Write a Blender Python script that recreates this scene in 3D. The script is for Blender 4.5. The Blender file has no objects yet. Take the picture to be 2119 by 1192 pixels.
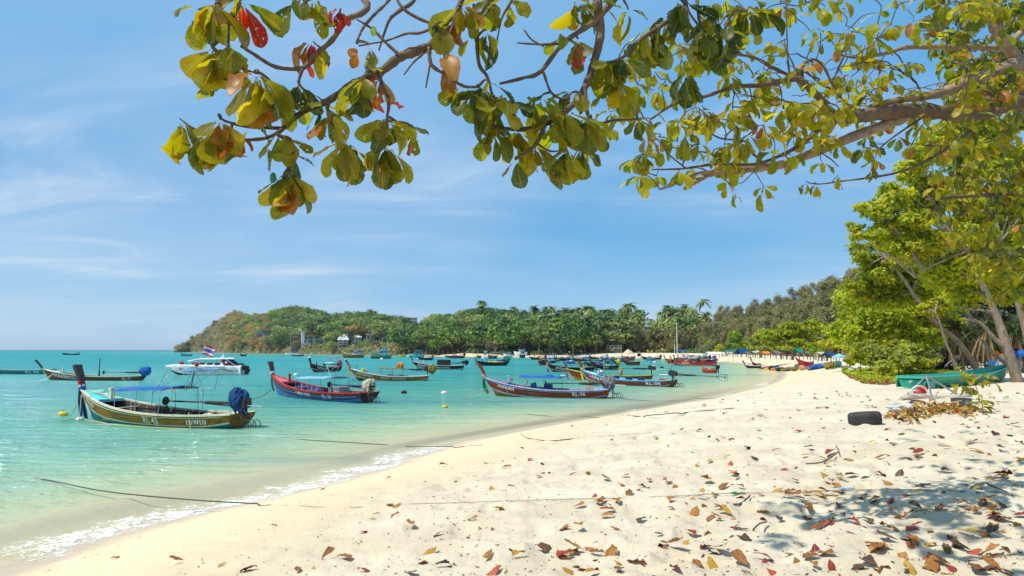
import bpy, bmesh, math, random
import numpy as np
from mathutils import Vector, Matrix, Euler
R = math.radians
PI = math.pi
random.seed(7)
rng = np.random.default_rng(11)
scene = bpy.context.scene
C = scene.collection
# ------------------------------------------------------------------ camera
EYE = 3.5
FPX = 1413.0
PITCH = math.atan(128.0 / FPX)
cam_data = bpy.data.cameras.new('camera')
cam_data.lens = 36.0 * FPX / 2119.0
cam_data.sensor_width = 36.0
cam_data.clip_start = 0.05
cam_data.clip_end = 60000
cam = bpy.data.objects.new('camera', cam_data)
C.objects.link(cam)
cam.location = (0, 0, EYE)
cam.rotation_euler = (R(90) + PITCH, 0, 0)
scene.camera = cam
# ------------------------------------------------------------------ sky and sun
SUN_EL, SUN_AZ = R(58), R(-114)
world = bpy.data.worlds.new('World')
scene.world = world
world.use_nodes = True
wn = world.node_tree
wn.nodes.clear()
def wnode(t, **k):
 n = wn.nodes.new(t)
 for a, b in k.items():
  setattr(n, a, b)
 return n
w_out = wnode('ShaderNodeOutputWorld')
w_bg = wnode('ShaderNodeBackground')
w_bg.inputs['Strength'].default_value = 0.12
sky = wnode('ShaderNodeTexSky', sky_type='NISHITA', sun_disc=False)
sky.sun_elevation = SUN_EL
sky.sun_rotation = SUN_AZ
sky.altitude = 0
sky.air_density = 1.35
sky.dust_density = 0.35
sky.ozone_density = 3.2
geo = wnode('ShaderNodeNewGeometry')
sep = wnode('ShaderNodeSeparateXYZ')
tc = wnode('ShaderNodeTexCoord')
wn.links.new(tc.outputs['Generated'], sep.inputs[0])
mx = wnode('ShaderNodeMath', operation='MAXIMUM'); mx.inputs[1].default_value = 0.0
wn.links.new(sep.outputs['Z'], mx.inputs[0])
ad = wnode('ShaderNodeMath', operation='ADD'); ad.inputs[1].default_value = 0.12
wn.links.new(mx.outputs[0], ad.inputs[0])
dv = wnode('ShaderNodeVectorMath', operation='DIVIDE')
cmb = wnode('ShaderNodeCombineXYZ')
for i in range(3):
 wn.links.new(ad.outputs[0], cmb.inputs[i])
wn.links.new(tc.outputs['Generated'], dv.inputs[0])
wn.links.new(cmb.outputs[0], dv.inputs[1])
mp = wnode('ShaderNodeMapping')
mp.inputs['Rotation'].default_value = (0, 0, R(-28))
mp.inputs['Scale'].default_value = (0.55, 1.25, 0)
mp.inputs['Location'].default_value = (3.1, 0.75, 0)
wn.links.new(dv.outputs[0], mp.inputs['Vector'])
n1 = wnode('ShaderNodeTexNoise'); n1.inputs['Scale'].default_value = 1.0; n1.inputs['Detail'].default_value = 7; n1.inputs['Roughness'].default_value = 0.62; n1.inputs['Distortion'].default_value = 1.3
wn.links.new(mp.outputs[0], n1.inputs['Vector'])
cr = wnode('ShaderNodeMapRange'); cr.inputs['From Min'].default_value = 0.42; cr.inputs['From Max'].default_value = 0.8; cr.interpolation_type = 'SMOOTHSTEP'
cr.inputs['To Max'].default_value = 0.45
wn.links.new(n1.outputs['Fac'], cr.inputs['Value'])
mp2 = wnode('ShaderNodeMapping'); mp2.inputs['Scale'].default_value = (0.35, 0.35, 0); mp2.inputs['Location'].default_value = (1.3, 4.6, 0)
wn.links.new(dv.outputs[0], mp2.inputs['Vector'])
n2 = wnode('ShaderNodeTexNoise'); n2.inputs['Scale'].default_value = 1.0; n2.inputs['Detail'].default_value = 3
wn.links.new(mp2.outputs[0], n2.inputs['Vector'])
cr2 = wnode('ShaderNodeMapRange'); cr2.inputs['From Min'].default_value = 0.36; cr2.inputs['From Max'].default_value = 0.62; cr2.interpolation_type = 'SMOOTHSTEP'
wn.links.new(n2.outputs['Fac'], cr2.inputs['Value'])
ml = wnode('ShaderNodeMath', operation='MULTIPLY')
wn.links.new(cr.outputs[0], ml.inputs[0]); wn.links.new(cr2.outputs[0], ml.inputs[1])
hz = wnode('ShaderNodeMath', operation='MULTIPLY_ADD'); hz.inputs[1].default_value = 0.21; hz.inputs[2].default_value = 0.0
wn.links.new(cr2.outputs[0], hz.inputs[0])
adc = wnode('ShaderNodeMath', operation='ADD', use_clamp=True)
wn.links.new(ml.outputs[0], adc.inputs[0]); wn.links.new(hz.outputs[0], adc.inputs[1])
mixc = wnode('ShaderNodeMix', data_type='RGBA')
mixc.inputs['B'].default_value = (6.9, 7.3, 7.7, 1)
hs = wnode('ShaderNodeHueSaturation'); hs.inputs['Saturation'].default_value = 1.12; hs.inputs['Value'].default_value = 1.0
wn.links.new(sky.outputs[0], hs.inputs['Color'])
wn.links.new(adc.outputs[0], mixc.inputs['Factor'])
skr = wnode('ShaderNodeValToRGB')
wn.links.new(mx.outputs[0], skr.inputs['Fac'])
_sk = [(0.0, (0.33, 0.585, 0.84)), (0.07, (0.25, 0.525, 0.83)), (0.20, (0.070, 0.36, 0.73)), (0.36, (0.09, 0.385, 0.75)), (0.60, (0.13, 0.41, 0.75)), (1.0, (0.13, 0.39, 0.71))]
while len(skr.color_ramp.elements) < len(_sk):
 skr.color_ramp.elements.new(0.5)
for i, (p_, c_) in enumerate(_sk):
 skr.color_ramp.elements[i].position = p_
 skr.color_ramp.elements[i].color = (*c_, 1)
skm = wnode('ShaderNodeVectorMath', operation='SCALE'); skm.inputs['Scale'].default_value = 1 / 0.12
wn.links.new(skr.outputs['Color'], skm.inputs[0])
skx = wnode('ShaderNodeMix', data_type='RGBA'); skx.inputs['Factor'].default_value = 0.86
wn.links.new(hs.outputs[0], skx.inputs['A'])
wn.links.new(skm.outputs[0], skx.inputs['B'])
wn.links.new(skx.outputs['Result'], mixc.inputs['A'])
wn.links.new(mixc.outputs['Result'], w_bg.inputs['Color'])
wn.links.new(w_bg.outputs[0], w_out.inputs['Surface'])
sun_data = bpy.data.lights.new('sun', 'SUN')
sun_data.energy = 5.0
sun_data.angle = R(0.53)
sun_data.color = (1.0, 0.955, 0.88)
sun = bpy.data.objects.new('sun', sun_data)
C.objects.link(sun)
sun_dir = Vector((math.sin(SUN_AZ) * math.cos(SUN_EL), math.cos(SUN_AZ) * math.cos(SUN_EL), math.sin(SUN_EL)))
sun.rotation_euler = sun_dir.to_track_quat('Z', 'Y').to_euler()
sun.location = (-20, -5, 40)
scene.view_settings.view_transform = 'Standard'
scene.view_settings.look = 'None'
scene.view_settings.exposure = 0.08
scene.view_settings.gamma = 1.0
scene.view_settings.use_curve_mapping = False
scene.render.engine = 'CYCLES'
scene.cycles.max_bounces = 8
scene.cycles.transparent_max_bounces = 16
scene.cycles.use_denoising = True
# ------------------------------------------------------------------ helpers
cp, sp = math.cos(PITCH), math.sin(PITCH)
def ray(px, py):
 u, v = (px - 1059.5) / FPX, (596.0 - py) / FPX
 return Vector((u, cp - v * sp, sp + v * cp))
def at_y(px, py, Y):
 d = ray(px, py)
 return Vector((0, 0, EYE)) + d * (Y / d.y)
def at_z(px, py, z=0.0):
 d = ray(px, py)
 return Vector((0, 0, EYE)) + d * ((z - EYE) / d.z)
def tag(o, label=None, cat=None, group=None, kind=None):
 if label: o['label'] = label
 if cat: o['category'] = cat
 if group: o['group'] = group
 if kind: o['kind'] = kind
 return o
def empty(name, loc=(0, 0, 0), rz=0.0):
 o = bpy.data.objects.new(name, None)
 o.empty_display_size = 0.2
 C.objects.link(o)
 o.location = loc
 o.rotation_euler = (0, 0, rz)
 return o
def link(name, me, parent=None, mats=None):
 o = bpy.data.objects.new(name, me)
 C.objects.link(o)
 if parent is not None:
  o.parent = parent
 if mats is not None:
  for m in (mats if isinstance(mats, (list, tuple)) else [mats]):
   me.materials.append(m)
 return o
def copy_tree(o, parent=None):
 c = o.copy(); C.objects.link(c); c.parent = parent
 for ch in o.children:
  copy_tree(ch, c)
 return c
def mesh_np(name, verts, faces, smooth=False, mat_idx=None, attrs=None):
 """verts (n,3); faces: list of index tuples or an (m,k) array"""
 me = bpy.data.meshes.new(name)
 if isinstance(faces, np.ndarray):
  m, k = faces.shape
  me.vertices.add(len(verts)); me.vertices.foreach_set('co', np.asarray(verts, np.float32).ravel())
  me.loops.add(m * k); me.loops.foreach_set('vertex_index', faces.astype(np.int32).ravel())
  me.polygons.add(m)
  me.polygons.foreach_set('loop_start', np.arange(0, m * k, k, dtype=np.int32))
  me.polygons.foreach_set('loop_total', np.full(m, k, np.int32))
 else:
  me.from_pydata([tuple(v) for v in verts], [], faces)
 me.update()
 me.validate()
 if smooth:
  me.polygons.foreach_set('use_smooth', np.ones(len(me.polygons), bool))
 if mat_idx is not None:
  me.polygons.foreach_set('material_index', np.asarray(mat_idx, np.int32))
 for an, (dom, vals) in (attrs or {}).items():
  a = me.attributes.new(an, 'FLOAT', dom)
  a.data.foreach_set('value', np.asarray(vals, np.float32))
 return me
class MB:
 """collects plain shapes; build() links them as ONE mesh object"""
 def __init__(s):
  s.v, s.f, s.m = [], [], []
 def add(s, v, f, m=0):
  b = len(s.v)
  s.v += [tuple(p) for p in v]
  s.f += [tuple(b + i for i in q) for q in f]
  s.m += [m] * len(f)
  return s
 def box(s, c, d, rot=None, m=0, taper=1.0):
  x, y, z = d[0] / 2, d[1] / 2, d[2] / 2
  pts = [Vector((sx * x * (taper if sz > 0 else 1), sy * y * (taper if sz > 0 else 1), sz * z)) for sz in (-1, 1) for sy in (-1, 1) for sx in (-1, 1)]
  if rot is not None:
   mt = rot if isinstance(rot, Matrix) else Euler(rot).to_matrix()
   pts = [mt @ p for p in pts]
  c = Vector(c)
  return s.add([p + c for p in pts], [(0, 2, 3, 1), (4, 5, 7, 6), (0, 1, 5, 4), (2, 6, 7, 3), (0, 4, 6, 2), (1, 3, 7, 5)], m)
 def tube(s, path, r, n=6, m=0, cap=True):
  path = [Vector(p) for p in path]
  k = len(path)
  rs = r if isinstance(r, (list, tuple)) else [r] * k
  t0 = (path[1] - path[0]).normalized()
  up = Vector((0, 0, 1)) if abs(t0.z) < 0.9 else Vector((1, 0, 0))
  a = t0.cross(up).normalized()
  V, F = [], []
  for i, p in enumerate(path):
   t = (path[min(i + 1, k - 1)] - path[max(i - 1, 0)]).normalized()
   a = (a - t * a.dot(t))
   a = a.normalized() if a.length > 1e-6 else t.orthogonal().normalized()
   b = t.cross(a)
   for j in range(n):
    th = 2 * PI * j / n
    V.append(p + (a * math.cos(th) + b * math.sin(th)) * rs[i])
  for i in range(k - 1):
   for j in range(n):
    F.append((i * n + j, i * n + (j + 1) % n, (i + 1) * n + (j + 1) % n, (i + 1) * n + j))
  if cap:
   F.append(tuple(range(n - 1, -1, -1)))
   F.append(tuple((k - 1) * n + j for j in range(n)))
  return s.add(V, F, m)
 def lathe(s, prof, n=12, m=0, mat=None):
  """prof: (r, z) list, about local z; mat: 4x4 placing it"""
  V, F = [], []
  for (r, z) in prof:
   for j in range(n):
    th = 2 * PI * j / n
    V.append(Vector((r * math.cos(th), r * math.sin(th), z)))
  k = len(prof)
  for i in range(k - 1):
   for j in range(n):
    F.append((i * n + j, i * n + (j + 1) % n, (i + 1) * n + (j + 1) % n, (i + 1) * n + j))
  F.append(tuple(range(n - 1, -1, -1)))
  F.append(tuple((k - 1) * n + j for j in range(n)))
  if mat is not None:
   V = [mat @ p for p in V]
  return s.add(V, F, m)
 def ball(s, c, r, n=10, k=6, m=0, sq=(1, 1, 1)):
  c = Vector(c)
  V = [c + Vector((0, 0, -r * sq[2]))]
  for i in range(1, k):
   ph = -PI / 2 + PI * i / k
   for j in range(n):
    th = 2 * PI * j / n
    V.append(c + Vector((r * sq[0] * math.cos(ph) * math.cos(th), r * sq[1] * math.cos(ph) * math.sin(th), r * sq[2] * math.sin(ph))))
  V.append(c + Vector((0, 0, r * sq[2])))
  F = [(0, 1 + (j + 1) % n, 1 + j) for j in range(n)]
  for i in range(k - 2):
   for j in range(n):
    a = 1 + i * n
    F.append((a + j, a + (j + 1) % n, a + n + (j + 1) % n, a + n + j))
  a = 1 + (k - 2) * n
  F += [(a + j, a + (j + 1) % n, len(V) - 1) for j in range(n)]
  return s.add(V, F, m)
 def mesh(s, name, smooth=False):
  return mesh_np(name, s.v, s.f, smooth, s.m)
 def build(s, name, mats, parent=None, smooth=False):
  return link(name, s.mesh(name, smooth), parent, mats)
def _hash(ix, iy, seed):
 h = (ix.astype(np.int64) * 374761393 + iy.astype(np.int64) * 668265263 + seed * 1442695041) & 0x7fffffff
 h = ((h ^ (h >> 13)) * 1274126177) & 0x7fffffff
 return ((h ^ (h >> 16)) & 0xffff) / 65535.0
def vnoise(x, y, seed=0):
 ix, iy = np.floor(x), np.floor(y)
 fx, fy = x - ix, y - iy
 fx, fy = fx * fx * (3 - 2 * fx), fy * fy * (3 - 2 * fy)
 a, b = _hash(ix, iy, seed), _hash(ix + 1, iy, seed)
 c, d = _hash(ix, iy + 1, seed), _hash(ix + 1, iy + 1, seed)
 return (a * (1 - fx) + b * fx) * (1 - fy) + (c * (1 - fx) + d * fx) * fy
def fbm(x, y, seed=0, oct=4, gain=0.5):
 s, a, t = 0, 1.0, 0
 for i in range(oct):
  s = s + a * vnoise(x * 2 ** i + 17.3 * i, y * 2 ** i - 9.1 * i, seed + i)
  t += a; a *= gain
 return s / t
# ------------------------------------------------------------------ materials
def srgb(r, g, b):
 f = lambda c: (c / 255 / 12.92) if c / 255 <= 0.04045 else ((c / 255 + 0.055) / 1.055) ** 2.4
 return (f(r), f(g), f(b), 1)
class NT:
 def __init__(s, name):
  s.mat = bpy.data.materials.new(name)
  s.mat.use_nodes = True
  s.t = s.mat.node_tree
  s.t.nodes.clear()
  s.out = s.n('ShaderNodeOutputMaterial')
 def n(s, ty, ins=None, **k):
  x = s.t.nodes.new(ty)
  for a, b in k.items():
   setattr(x, a, b)
  for a, b in (ins or {}).items():
   if isinstance(b, bpy.types.NodeSocket):
    s.t.links.new(b, x.inputs[a])
   else:
    x.inputs[a].default_value = b
  return x
 def l(s, a, b):
  s.t.links.new(a, b)
 def mix(s, fac, a, b):
  return s.n('ShaderNodeMix', {'Factor': fac, 'A': a, 'B': b}, data_type='RGBA').outputs['Result']
 def math(s, op, a, b=0.0, clamp=False):
  return s.n('ShaderNodeMath', {0: a, 1: b}, operation=op, use_clamp=clamp).outputs[0]
 def rng(s, v, a, b, c=0.0, d=1.0, smooth=True):
  return s.n('ShaderNodeMapRange', {'Value': v, 'From Min': a, 'From Max': b, 'To Min': c, 'To Max': d}, interpolation_type='SMOOTHSTEP' if smooth else 'LINEAR').outputs[0]
 def noise(s, vec, scale, detail=4, rough=0.55, dist=0.0):
  return s.n('ShaderNodeTexNoise', {'Vector': vec, 'Scale': scale, 'Detail': detail, 'Roughness': rough, 'Distortion': dist}).outputs['Fac']
 def coords(s, which='Object'):
  return s.n('ShaderNodeTexCoord').outputs[which]
 def scaled(s, vec, sc, rot=(0, 0, 0)):
  return s.n('ShaderNodeMapping', {'Vector': vec, 'Scale': sc, 'Rotation': rot}).outputs[0]
 def ramp(s, fac, stops):
  r = s.n('ShaderNodeValToRGB', {'Fac': fac})
  e = r.color_ramp.elements
  while len(e) < len(stops):
   e.new(0.5)
  for i, (p, c) in enumerate(stops):
   e[i].position = p; e[i].color = c if len(c) == 4 else (*c, 1)
  return r.outputs['Color']
 def bump(s, h, strength=0.3, dist=0.02, normal=None):
  ins = {'Height': h, 'Strength': strength, 'Distance': dist}
  if normal is not None:
   ins['Normal'] = normal
  return s.n('ShaderNodeBump', ins).outputs[0]
 def attr(s, name):
  return s.n('ShaderNodeAttribute', attribute_name=name)
 def done(s, sh):
  s.l(sh, s.out.inputs['Surface'])
  return s.mat
_mcache = {}
def M(name, col, rough=0.6, var=0.25, scale=3.0, bump=0.15, bscale=None, metal=0.0, stretch=(1, 1, 1), spec=0.4, wear=0.0, wearcol=(0.3, 0.27, 0.22, 1), objvar=0.0, seam=0.0):
 """a worn solid surface: colour broken up by two noises, slight relief"""
 if name in _mcache:
  return _mcache[name]
 t = NT(name)
 co = t.scaled(t.coords('Object'), stretch)
 a = t.noise(co, scale, 6, 0.6)
 b = t.noise(co, scale * 7.3, 3, 0.6)
 f = t.math('ADD', t.math('MULTIPLY', a, 0.65), t.math('MULTIPLY', b, 0.35))
 d = tuple(c * (1 - var) for c in col[:3]) + (1,)
 l = tuple(min(1, c * (1 + var * 0.7)) for c in col[:3]) + (1,)
 c = t.mix(t.rng(f, 0.34, 0.66), d, l)
 if wear > 0:
  w = t.noise(co, scale * 2.1, 7, 0.7)
  c = t.mix(t.rng(w, 0.62 - wear * 0.25, 0.70 - wear * 0.2), c, wearcol)
 if seam > 0:
  raw = t.n('ShaderNodeSeparateXYZ', {0: t.coords('Object')})
  zz = t.math('ADD', raw.outputs['Z'], t.math('MULTIPLY', t.math('MULTIPLY', raw.outputs['X'], raw.outputs['X']), -0.0035))
  ln = t.rng(t.math('SINE', t.math('MULTIPLY', zz, 2 * PI / seam)), 0.93, 0.995, 0, 0.65)
  bt = t.rng(t.math('SINE', t.math('ADD', t.math('MULTIPLY', raw.outputs['X'], 3.3), t.math('MULTIPLY', t.math('FLOOR', t.math('DIVIDE', zz, seam)), 2.1))), 0.993, 0.999, 0, 0.5)
  c = t.mix(t.math('MAXIMUM', ln, bt), c, tuple(0.22 * q for q in col[:3]) + (1,))
  sl = t.math('MULTIPLY', t.rng(raw.outputs['Z'], 0.02, 0.22, 1, 0), t.rng(a, 0.3, 0.6, 0.3, 0.9))
  c = t.mix(sl, c, (0.045, 0.05, 0.025, 1))
 if objvar > 0:
  oi = t.n('ShaderNodeObjectInfo').outputs['Random']
  c = t.n('ShaderNodeHueSaturation', {'Color': c, 'Value': t.rng(oi, 0, 1, 1 - objvar, 1 + objvar, False), 'Hue': t.rng(oi, 0, 1, 0.5 - objvar * 0.06, 0.5 + objvar * 0.06, False)}).outputs[0]
 ins = {'Base Color': c, 'Roughness': t.rng(a, 0.2, 0.8, max(0.05, rough - 0.1), min(1, rough + 0.12)), 'Metallic': metal, 'Specular IOR Level': spec}
 if bump > 0:
  ins['Normal'] = t.bump(t.noise(co, (bscale or scale * 5), 5, 0.65), bump, 0.02)
 _mcache[name] = t.done(t.n('ShaderNodeBsdfPrincipled', ins).outputs[0])
 return _mcache[name]
def leaf_mat(name, stops, trans=0.45, rough=0.5, tcol=1.35, objvar=0.0, blotch=None, holes=False, spec=0.35):
 """foliage: the face attribute 'tint' picks the colour of each leaf or clump; light passes through"""
 t = NT(name)
 tint = t.attr('tint').outputs['Fac']
 if objvar > 0:
  oi = t.n('ShaderNodeObjectInfo').outputs['Random']
  tint = t.math('ADD', tint, t.math('MULTIPLY', t.math('SUBTRACT', oi, 0.5), objvar), True)
 c = t.ramp(tint, stops)
 if blotch is not None:
  co = t.coords('Object')
  oi = t.n('ShaderNodeObjectInfo').outputs['Random']
  off = t.n('ShaderNodeVectorMath', {0: co, 1: t.n('ShaderNodeCombineXYZ', {0: t.math('MULTIPLY', oi, 37.0), 1: t.math('MULTIPLY', oi, 71.0), 2: 0.0}).outputs[0]}, operation='ADD').outputs[0]
  c = t.mix(t.math('MULTIPLY', t.rng(t.noise(off, 9, 4, 0.6), 0.5, 0.68), blotch[1]), c, blotch[0])
  c = t.mix(t.rng(t.noise(off, 60, 3, 0.6), 0.62, 0.72, 0, 0.7), c, (0.13, 0.06, 0.02, 1))
  uv = t.n('ShaderNodeUVMap').outputs[0]
  s3 = t.n('ShaderNodeSeparateXYZ', {0: uv})
  ax = t.math('ABSOLUTE', t.math('SUBTRACT', s3.outputs['X'], 0.5))
  mid = t.rng(ax, 0.004, 0.014, 0.8, 0.0)
  vein = t.math('SINE', t.math('MULTIPLY', t.math('SUBTRACT', s3.outputs['Y'], t.math('MULTIPLY', ax, 0.75)), 62.0))
  vn = t.rng(vein, 0.90, 1.0, 0, 0.35)
  c = t.mix(t.math('MULTIPLY', t.math('MAXIMUM', mid, vn), 0.5), c, (0.34, 0.27, 0.06, 1))
 d = t.n('ShaderNodeBsdfPrincipled', {'Base Color': c, 'Roughness': rough, 'Specular IOR Level': spec})
 hc = t.n('ShaderNodeHueSaturation', {'Color': c, 'Value': tcol, 'Saturation': 1.1, 'Hue': 0.488}).outputs[0]
 tr = t.n('ShaderNodeBsdfTranslucent', {'Color': hc})
 sh = t.n('ShaderNodeMixShader', {0: trans, 1: d.outputs[0], 2: tr.outputs[0]}).outputs[0]
 if holes:
  v = t.n('ShaderNodeTexVoronoi', {'Vector': off, 'Scale': 44.0, 'Randomness': 1.0})
  keep = t.math('MULTIPLY', t.rng(v.outputs['Distance'], 0.22, 0.25, 1, 0), t.rng(t.noise(off, 11, 2), 0.5, 0.56))
  sh = t.n('ShaderNodeMixShader', {0: keep, 1: sh, 2: t.n('ShaderNodeBsdfTransparent').outputs[0]}).outputs[0]
 return t.done(sh)
# ------------------------------------------------------------------ shoreline, sand and water
_sh_px = [(0, 1180), (300, 1078), (600, 1016), (800, 962), (900, 924), (1000, 904), (1200, 868), (1400, 838), (1530, 810), (1585, 797), (1612, 784), (1618, 771), (1596, 760), (1560, 753), (1500, 747.5), (1400, 743)]
shore = [at_z(*p).xy for p in _sh_px]
shore = [Vector((-14, -120)), Vector((-12.5, -40)), Vector((-10.5, -8)), Vector((-9.4, 4))] + shore
shore += [Vector(p) for p in ((52, 288), (10, 318), (-45, 372), (-105, 452), (-190, 560), (-300, 735), (-400, 900), (-500, 1060), (-548, 1108), (-566, 1170), (-540, 1300), (-300, 1700), (900, 2600), (2600, 2600), (2600, -120))]
SH = np.array([tuple(p) for p in shore])
def _chaikin(P, n=2):
 for _ in range(n):
  Q = np.empty((2 * len(P), 2))
  N = np.roll(P, -1, 0)
  Q[0::2] = 0.75 * P + 0.25 * N
  Q[1::2] = 0.25 * P + 0.75 * N
  P = Q
 return P
SHS = _chaikin(SH, 2)
def shore_dist(x, y):
 """signed distance from the waterline in metres, positive on land"""
 x = np.asarray(x, float); y = np.asarray(y, float)
 shp = x.shape
 x = x.ravel(); y = y.ravel()
 best = np.full(x.shape, 1e18)
 inside = np.zeros(x.shape, bool)
 A = SHS; B = np.roll(SHS, -1, 0)
 for (ax, ay), (bx, by) in zip(A, B):
  dx, dy = bx - ax, by - ay
  tt = np.clip(((x - ax) * dx + (y - ay) * dy) / (dx * dx + dy * dy + 1e-12), 0, 1)
  best = np.minimum(best, (x - ax - tt * dx) ** 2 + (y - ay - tt * dy) ** 2)
  if ay != by:
   c = (ay > y) != (by > y)
   inside ^= c & (x < (bx - ax) * (y - ay) / (by - ay) + ax)
 d = np.sqrt(best)
 return np.where(inside, d, -d).reshape(shp)
def sand_h(x, y, s=None, fine=True):
 x = np.asarray(x, float); y = np.asarray(y, float)
 if s is None:
  s = shore_dist(x, y)
 land = 2.0 * (1 - np.exp(-(np.maximum(s, 0) / 7.0) ** 1.4)) + 0.004 * np.clip(s - 20, 0, 200)
 sea = 0.16 * np.minimum(s, 0) - 0.0
 h = np.where(s > 0, land, np.maximum(sea, -6))
 r = np.hypot(x, y)
 h = h + 0.10 * (fbm(x * 0.22, y * 0.22, 3, 3) - 0.5) * np.clip(s / 4, 0, 1)
 if fine:
  k = np.clip((s - 3.0) / 5, 0, 1) * np.clip(1.25 - r / 45, 0.12, 1)
  lum = fbm(x * 1.9, y * 2.6, 21, 4, 0.6) - 0.5
  foot = vnoise(x * 3.4 + 4, y * 3.9, 41)
  foot = -np.clip(foot - 0.50, 0, 1) * 0.20 - 0.03 * np.clip(vnoise(x * 9, y * 9, 43) - 0.55, 0, 1)
  h = h + k * (0.14 * lum + foot * (0.35 + 1.2 * vnoise(x * 0.4, y * 0.4, 9)))
  h = h + 0.05 * np.clip((s - 1.25 - 0.5 * vnoise(x * 0.6, y * 0.6, 77)) / 0.12, 0, 1) * np.clip((14 - s) / 6, 0, 1) * (s > 0)
 return h
_gx, _gy = np.arange(-40, 75, 0.5), np.arange(0, 140, 0.5)
_GS = shore_dist(*np.meshgrid(_gx, _gy, indexing='ij'))
def shore_near(x, y):
 """the same distance, read from a grid (near part of the beach only)"""
 x = np.asarray(x, float); y = np.asarray(y, float)
 fx = np.clip((x + 40) / 0.5, 0, len(_gx) - 2); fy = np.clip(y / 0.5, 0, len(_gy) - 2)
 i, j = fx.astype(int), fy.astype(int); a, b = fx - i, fy - j
 return (_GS[i, j] * (1 - a) + _GS[i + 1, j] * a) * (1 - b) + (_GS[i, j + 1] * (1 - a) + _GS[i + 1, j + 1] * a) * b
def sand_z(x, y):
 if -39 < x < 74 and 0 < y < 138:
  return float(sand_h(np.array([x]), np.array([y]), shore_near(np.array([x]), np.array([y])))[0])
 return _sand_z_far(x, y)
def _sand_z_far(x, y):
 return float(sand_h(np.array([x]), np.array([y]))[0])
def on_sand(px, py, dz=0.0):
 """point where the line of sight of a photo pixel meets the beach"""
 z = 1.8
 for _ in range(14):
  p = at_z(px, py, z)
  z = 0.5 * z + 0.5 * sand_z(p.x, p.y)
 p = at_z(px, py, z)
 return Vector((p.x, p.y, sand_z(p.x, p.y) + dz))
def polar_sheet(name, az, rad, zf):
 A, Rr = np.meshgrid(az, rad, indexing='ij')
 x, y = Rr * np.sin(A), Rr * np.cos(A)
 z, at = zf(x, y)
 na, nr = A.shape
 i = np.arange(na - 1)[:, None] * nr + np.arange(nr - 1)[None, :]
 f = np.stack([i, i + nr, i + nr + 1, i + 1], -1).reshape(-1, 4)[:, ::-1]
 v = np.stack([x, y, z], -1).reshape(-1, 3)
 return mesh_np(name, v, f.copy(), True, None, {k: ('POINT', a.ravel()) for k, a in at.items()})
az = np.concatenate([np.linspace(-180, -48, 45)[:-1], np.linspace(-48, -38, 20)[:-1], np.linspace(-38, 38, 560), np.linspace(38, 48, 20)[1:], np.linspace(48, 180, 45)[1:]]) * PI / 180
rad = np.concatenate([np.geomspace(0.3, 3.5, 26)[:-1], np.geomspace(3.5, 60, 250)[:-1], np.geomspace(60, 420, 70)[:-1], np.geomspace(420, 1350, 60)[:-1], np.geomspace(1350, 3000, 8)])
def _ground(x, y):
 s = shore_dist(x, y)
 return sand_h(x, y, s), {'shore': s}
t = NT('beach_sand')
pos = t.n('ShaderNodeNewGeometry').outputs['Position']
s_ = t.attr('shore').outputs['Fac']
n_a = t.noise(pos, 0.9, 5, 0.6)
n_b = t.noise(pos, 14, 4, 0.65)
n_c = t.noise(pos, 160, 2, 0.6)
dry = t.mix(t.rng(n_a, 0.35, 0.7), (0.60, 0.51, 0.36, 1), (0.70, 0.615, 0.455, 1))
dry = t.mix(t.rng(n_b, 0.55, 0.75, 0, 0.35), dry, (0.55, 0.46, 0.33, 1))
far_rock = t.rng(t.n('ShaderNodeSeparateXYZ', {0: pos}).outputs['X'], -70.0, -58.0, 1.0, 0.0)
dry = t.mix(t.rng(n_c, 0.66, 0.72, 0, 0.6), dry, (0.28, 0.2, 0.12, 1))
dry = t.mix(t.rng(t.noise(pos, 95, 2, 0.6), 0.30, 0.36, 0.5, 0.0), dry, (0.85, 0.8, 0.7, 1))
sm = t.math('ADD', s_, t.math('MULTIPLY', t.math('SUBTRACT', t.noise(pos, 0.7, 4), 0.5), 1.6))
damp = t.mix(t.rng(n_b, 0.3, 0.7), (0.63, 0.495, 0.315, 1), (0.68, 0.55, 0.365, 1))
wet = t.mix(t.rng(n_b, 0.3, 0.7), (0.47, 0.365, 0.225, 1), (0.53, 0.42, 0.27, 1))
c = t.mix(t.rng(sm, 3.5, 8.5), damp, dry)
c = t.mix(t.rng(sm, 0.2, 1.3), wet, c)
c = t.mix(far_rock, c, t.mix(t.rng(n_a, 0.35, 0.65), (0.07, 0.065, 0.045, 1), (0.20, 0.165, 0.12, 1)))
bed = t.mix(t.rng(t.noise(pos, 0.5, 4), 0.35, 0.65), (0.62, 0.52, 0.32, 1), (0.72, 0.62, 0.40, 1))
c = t.mix(t.rng(s_, -0.8, 0.0), bed, c)
rough = t.rng(sm, 0.1, 1.3, 0.35, 0.9)
bh = t.math('ADD', t.math('MULTIPLY', t.noise(pos, 9, 6, 0.7), 1.0), t.math('MULTIPLY', n_c, 0.25))
bs = t.rng(sm, 1.0, 6.0, 0.03, 0.75)
nb = t.n('ShaderNodeBump', {'Height': bh, 'Strength': bs, 'Distance': 0.05}).outputs[0]
SAND = t.done(t.n('ShaderNodeBsdfPrincipled', {'Base Color': c, 'Roughness': rough, 'Specular IOR Level': t.rng(sm, 0.1, 1.3, 0.5, 0.12), 'Normal': nb}).outputs[0])
me = polar_sheet('beach', az, rad, _ground)
tag(link('beach', me, None, SAND), 'pale sand beach curving round the bay', None, None, 'structure')
az_w = np.concatenate([np.linspace(-180, -50, 30)[:-1], np.linspace(-50, 42, 420), np.linspace(42, 180, 30)[1:]]) * PI / 180
rad_w = np.concatenate([np.geomspace(4, 60, 190)[:-1], np.geomspace(60, 600, 110)[:-1], np.geomspace(600, 30000, 50)])
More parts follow.
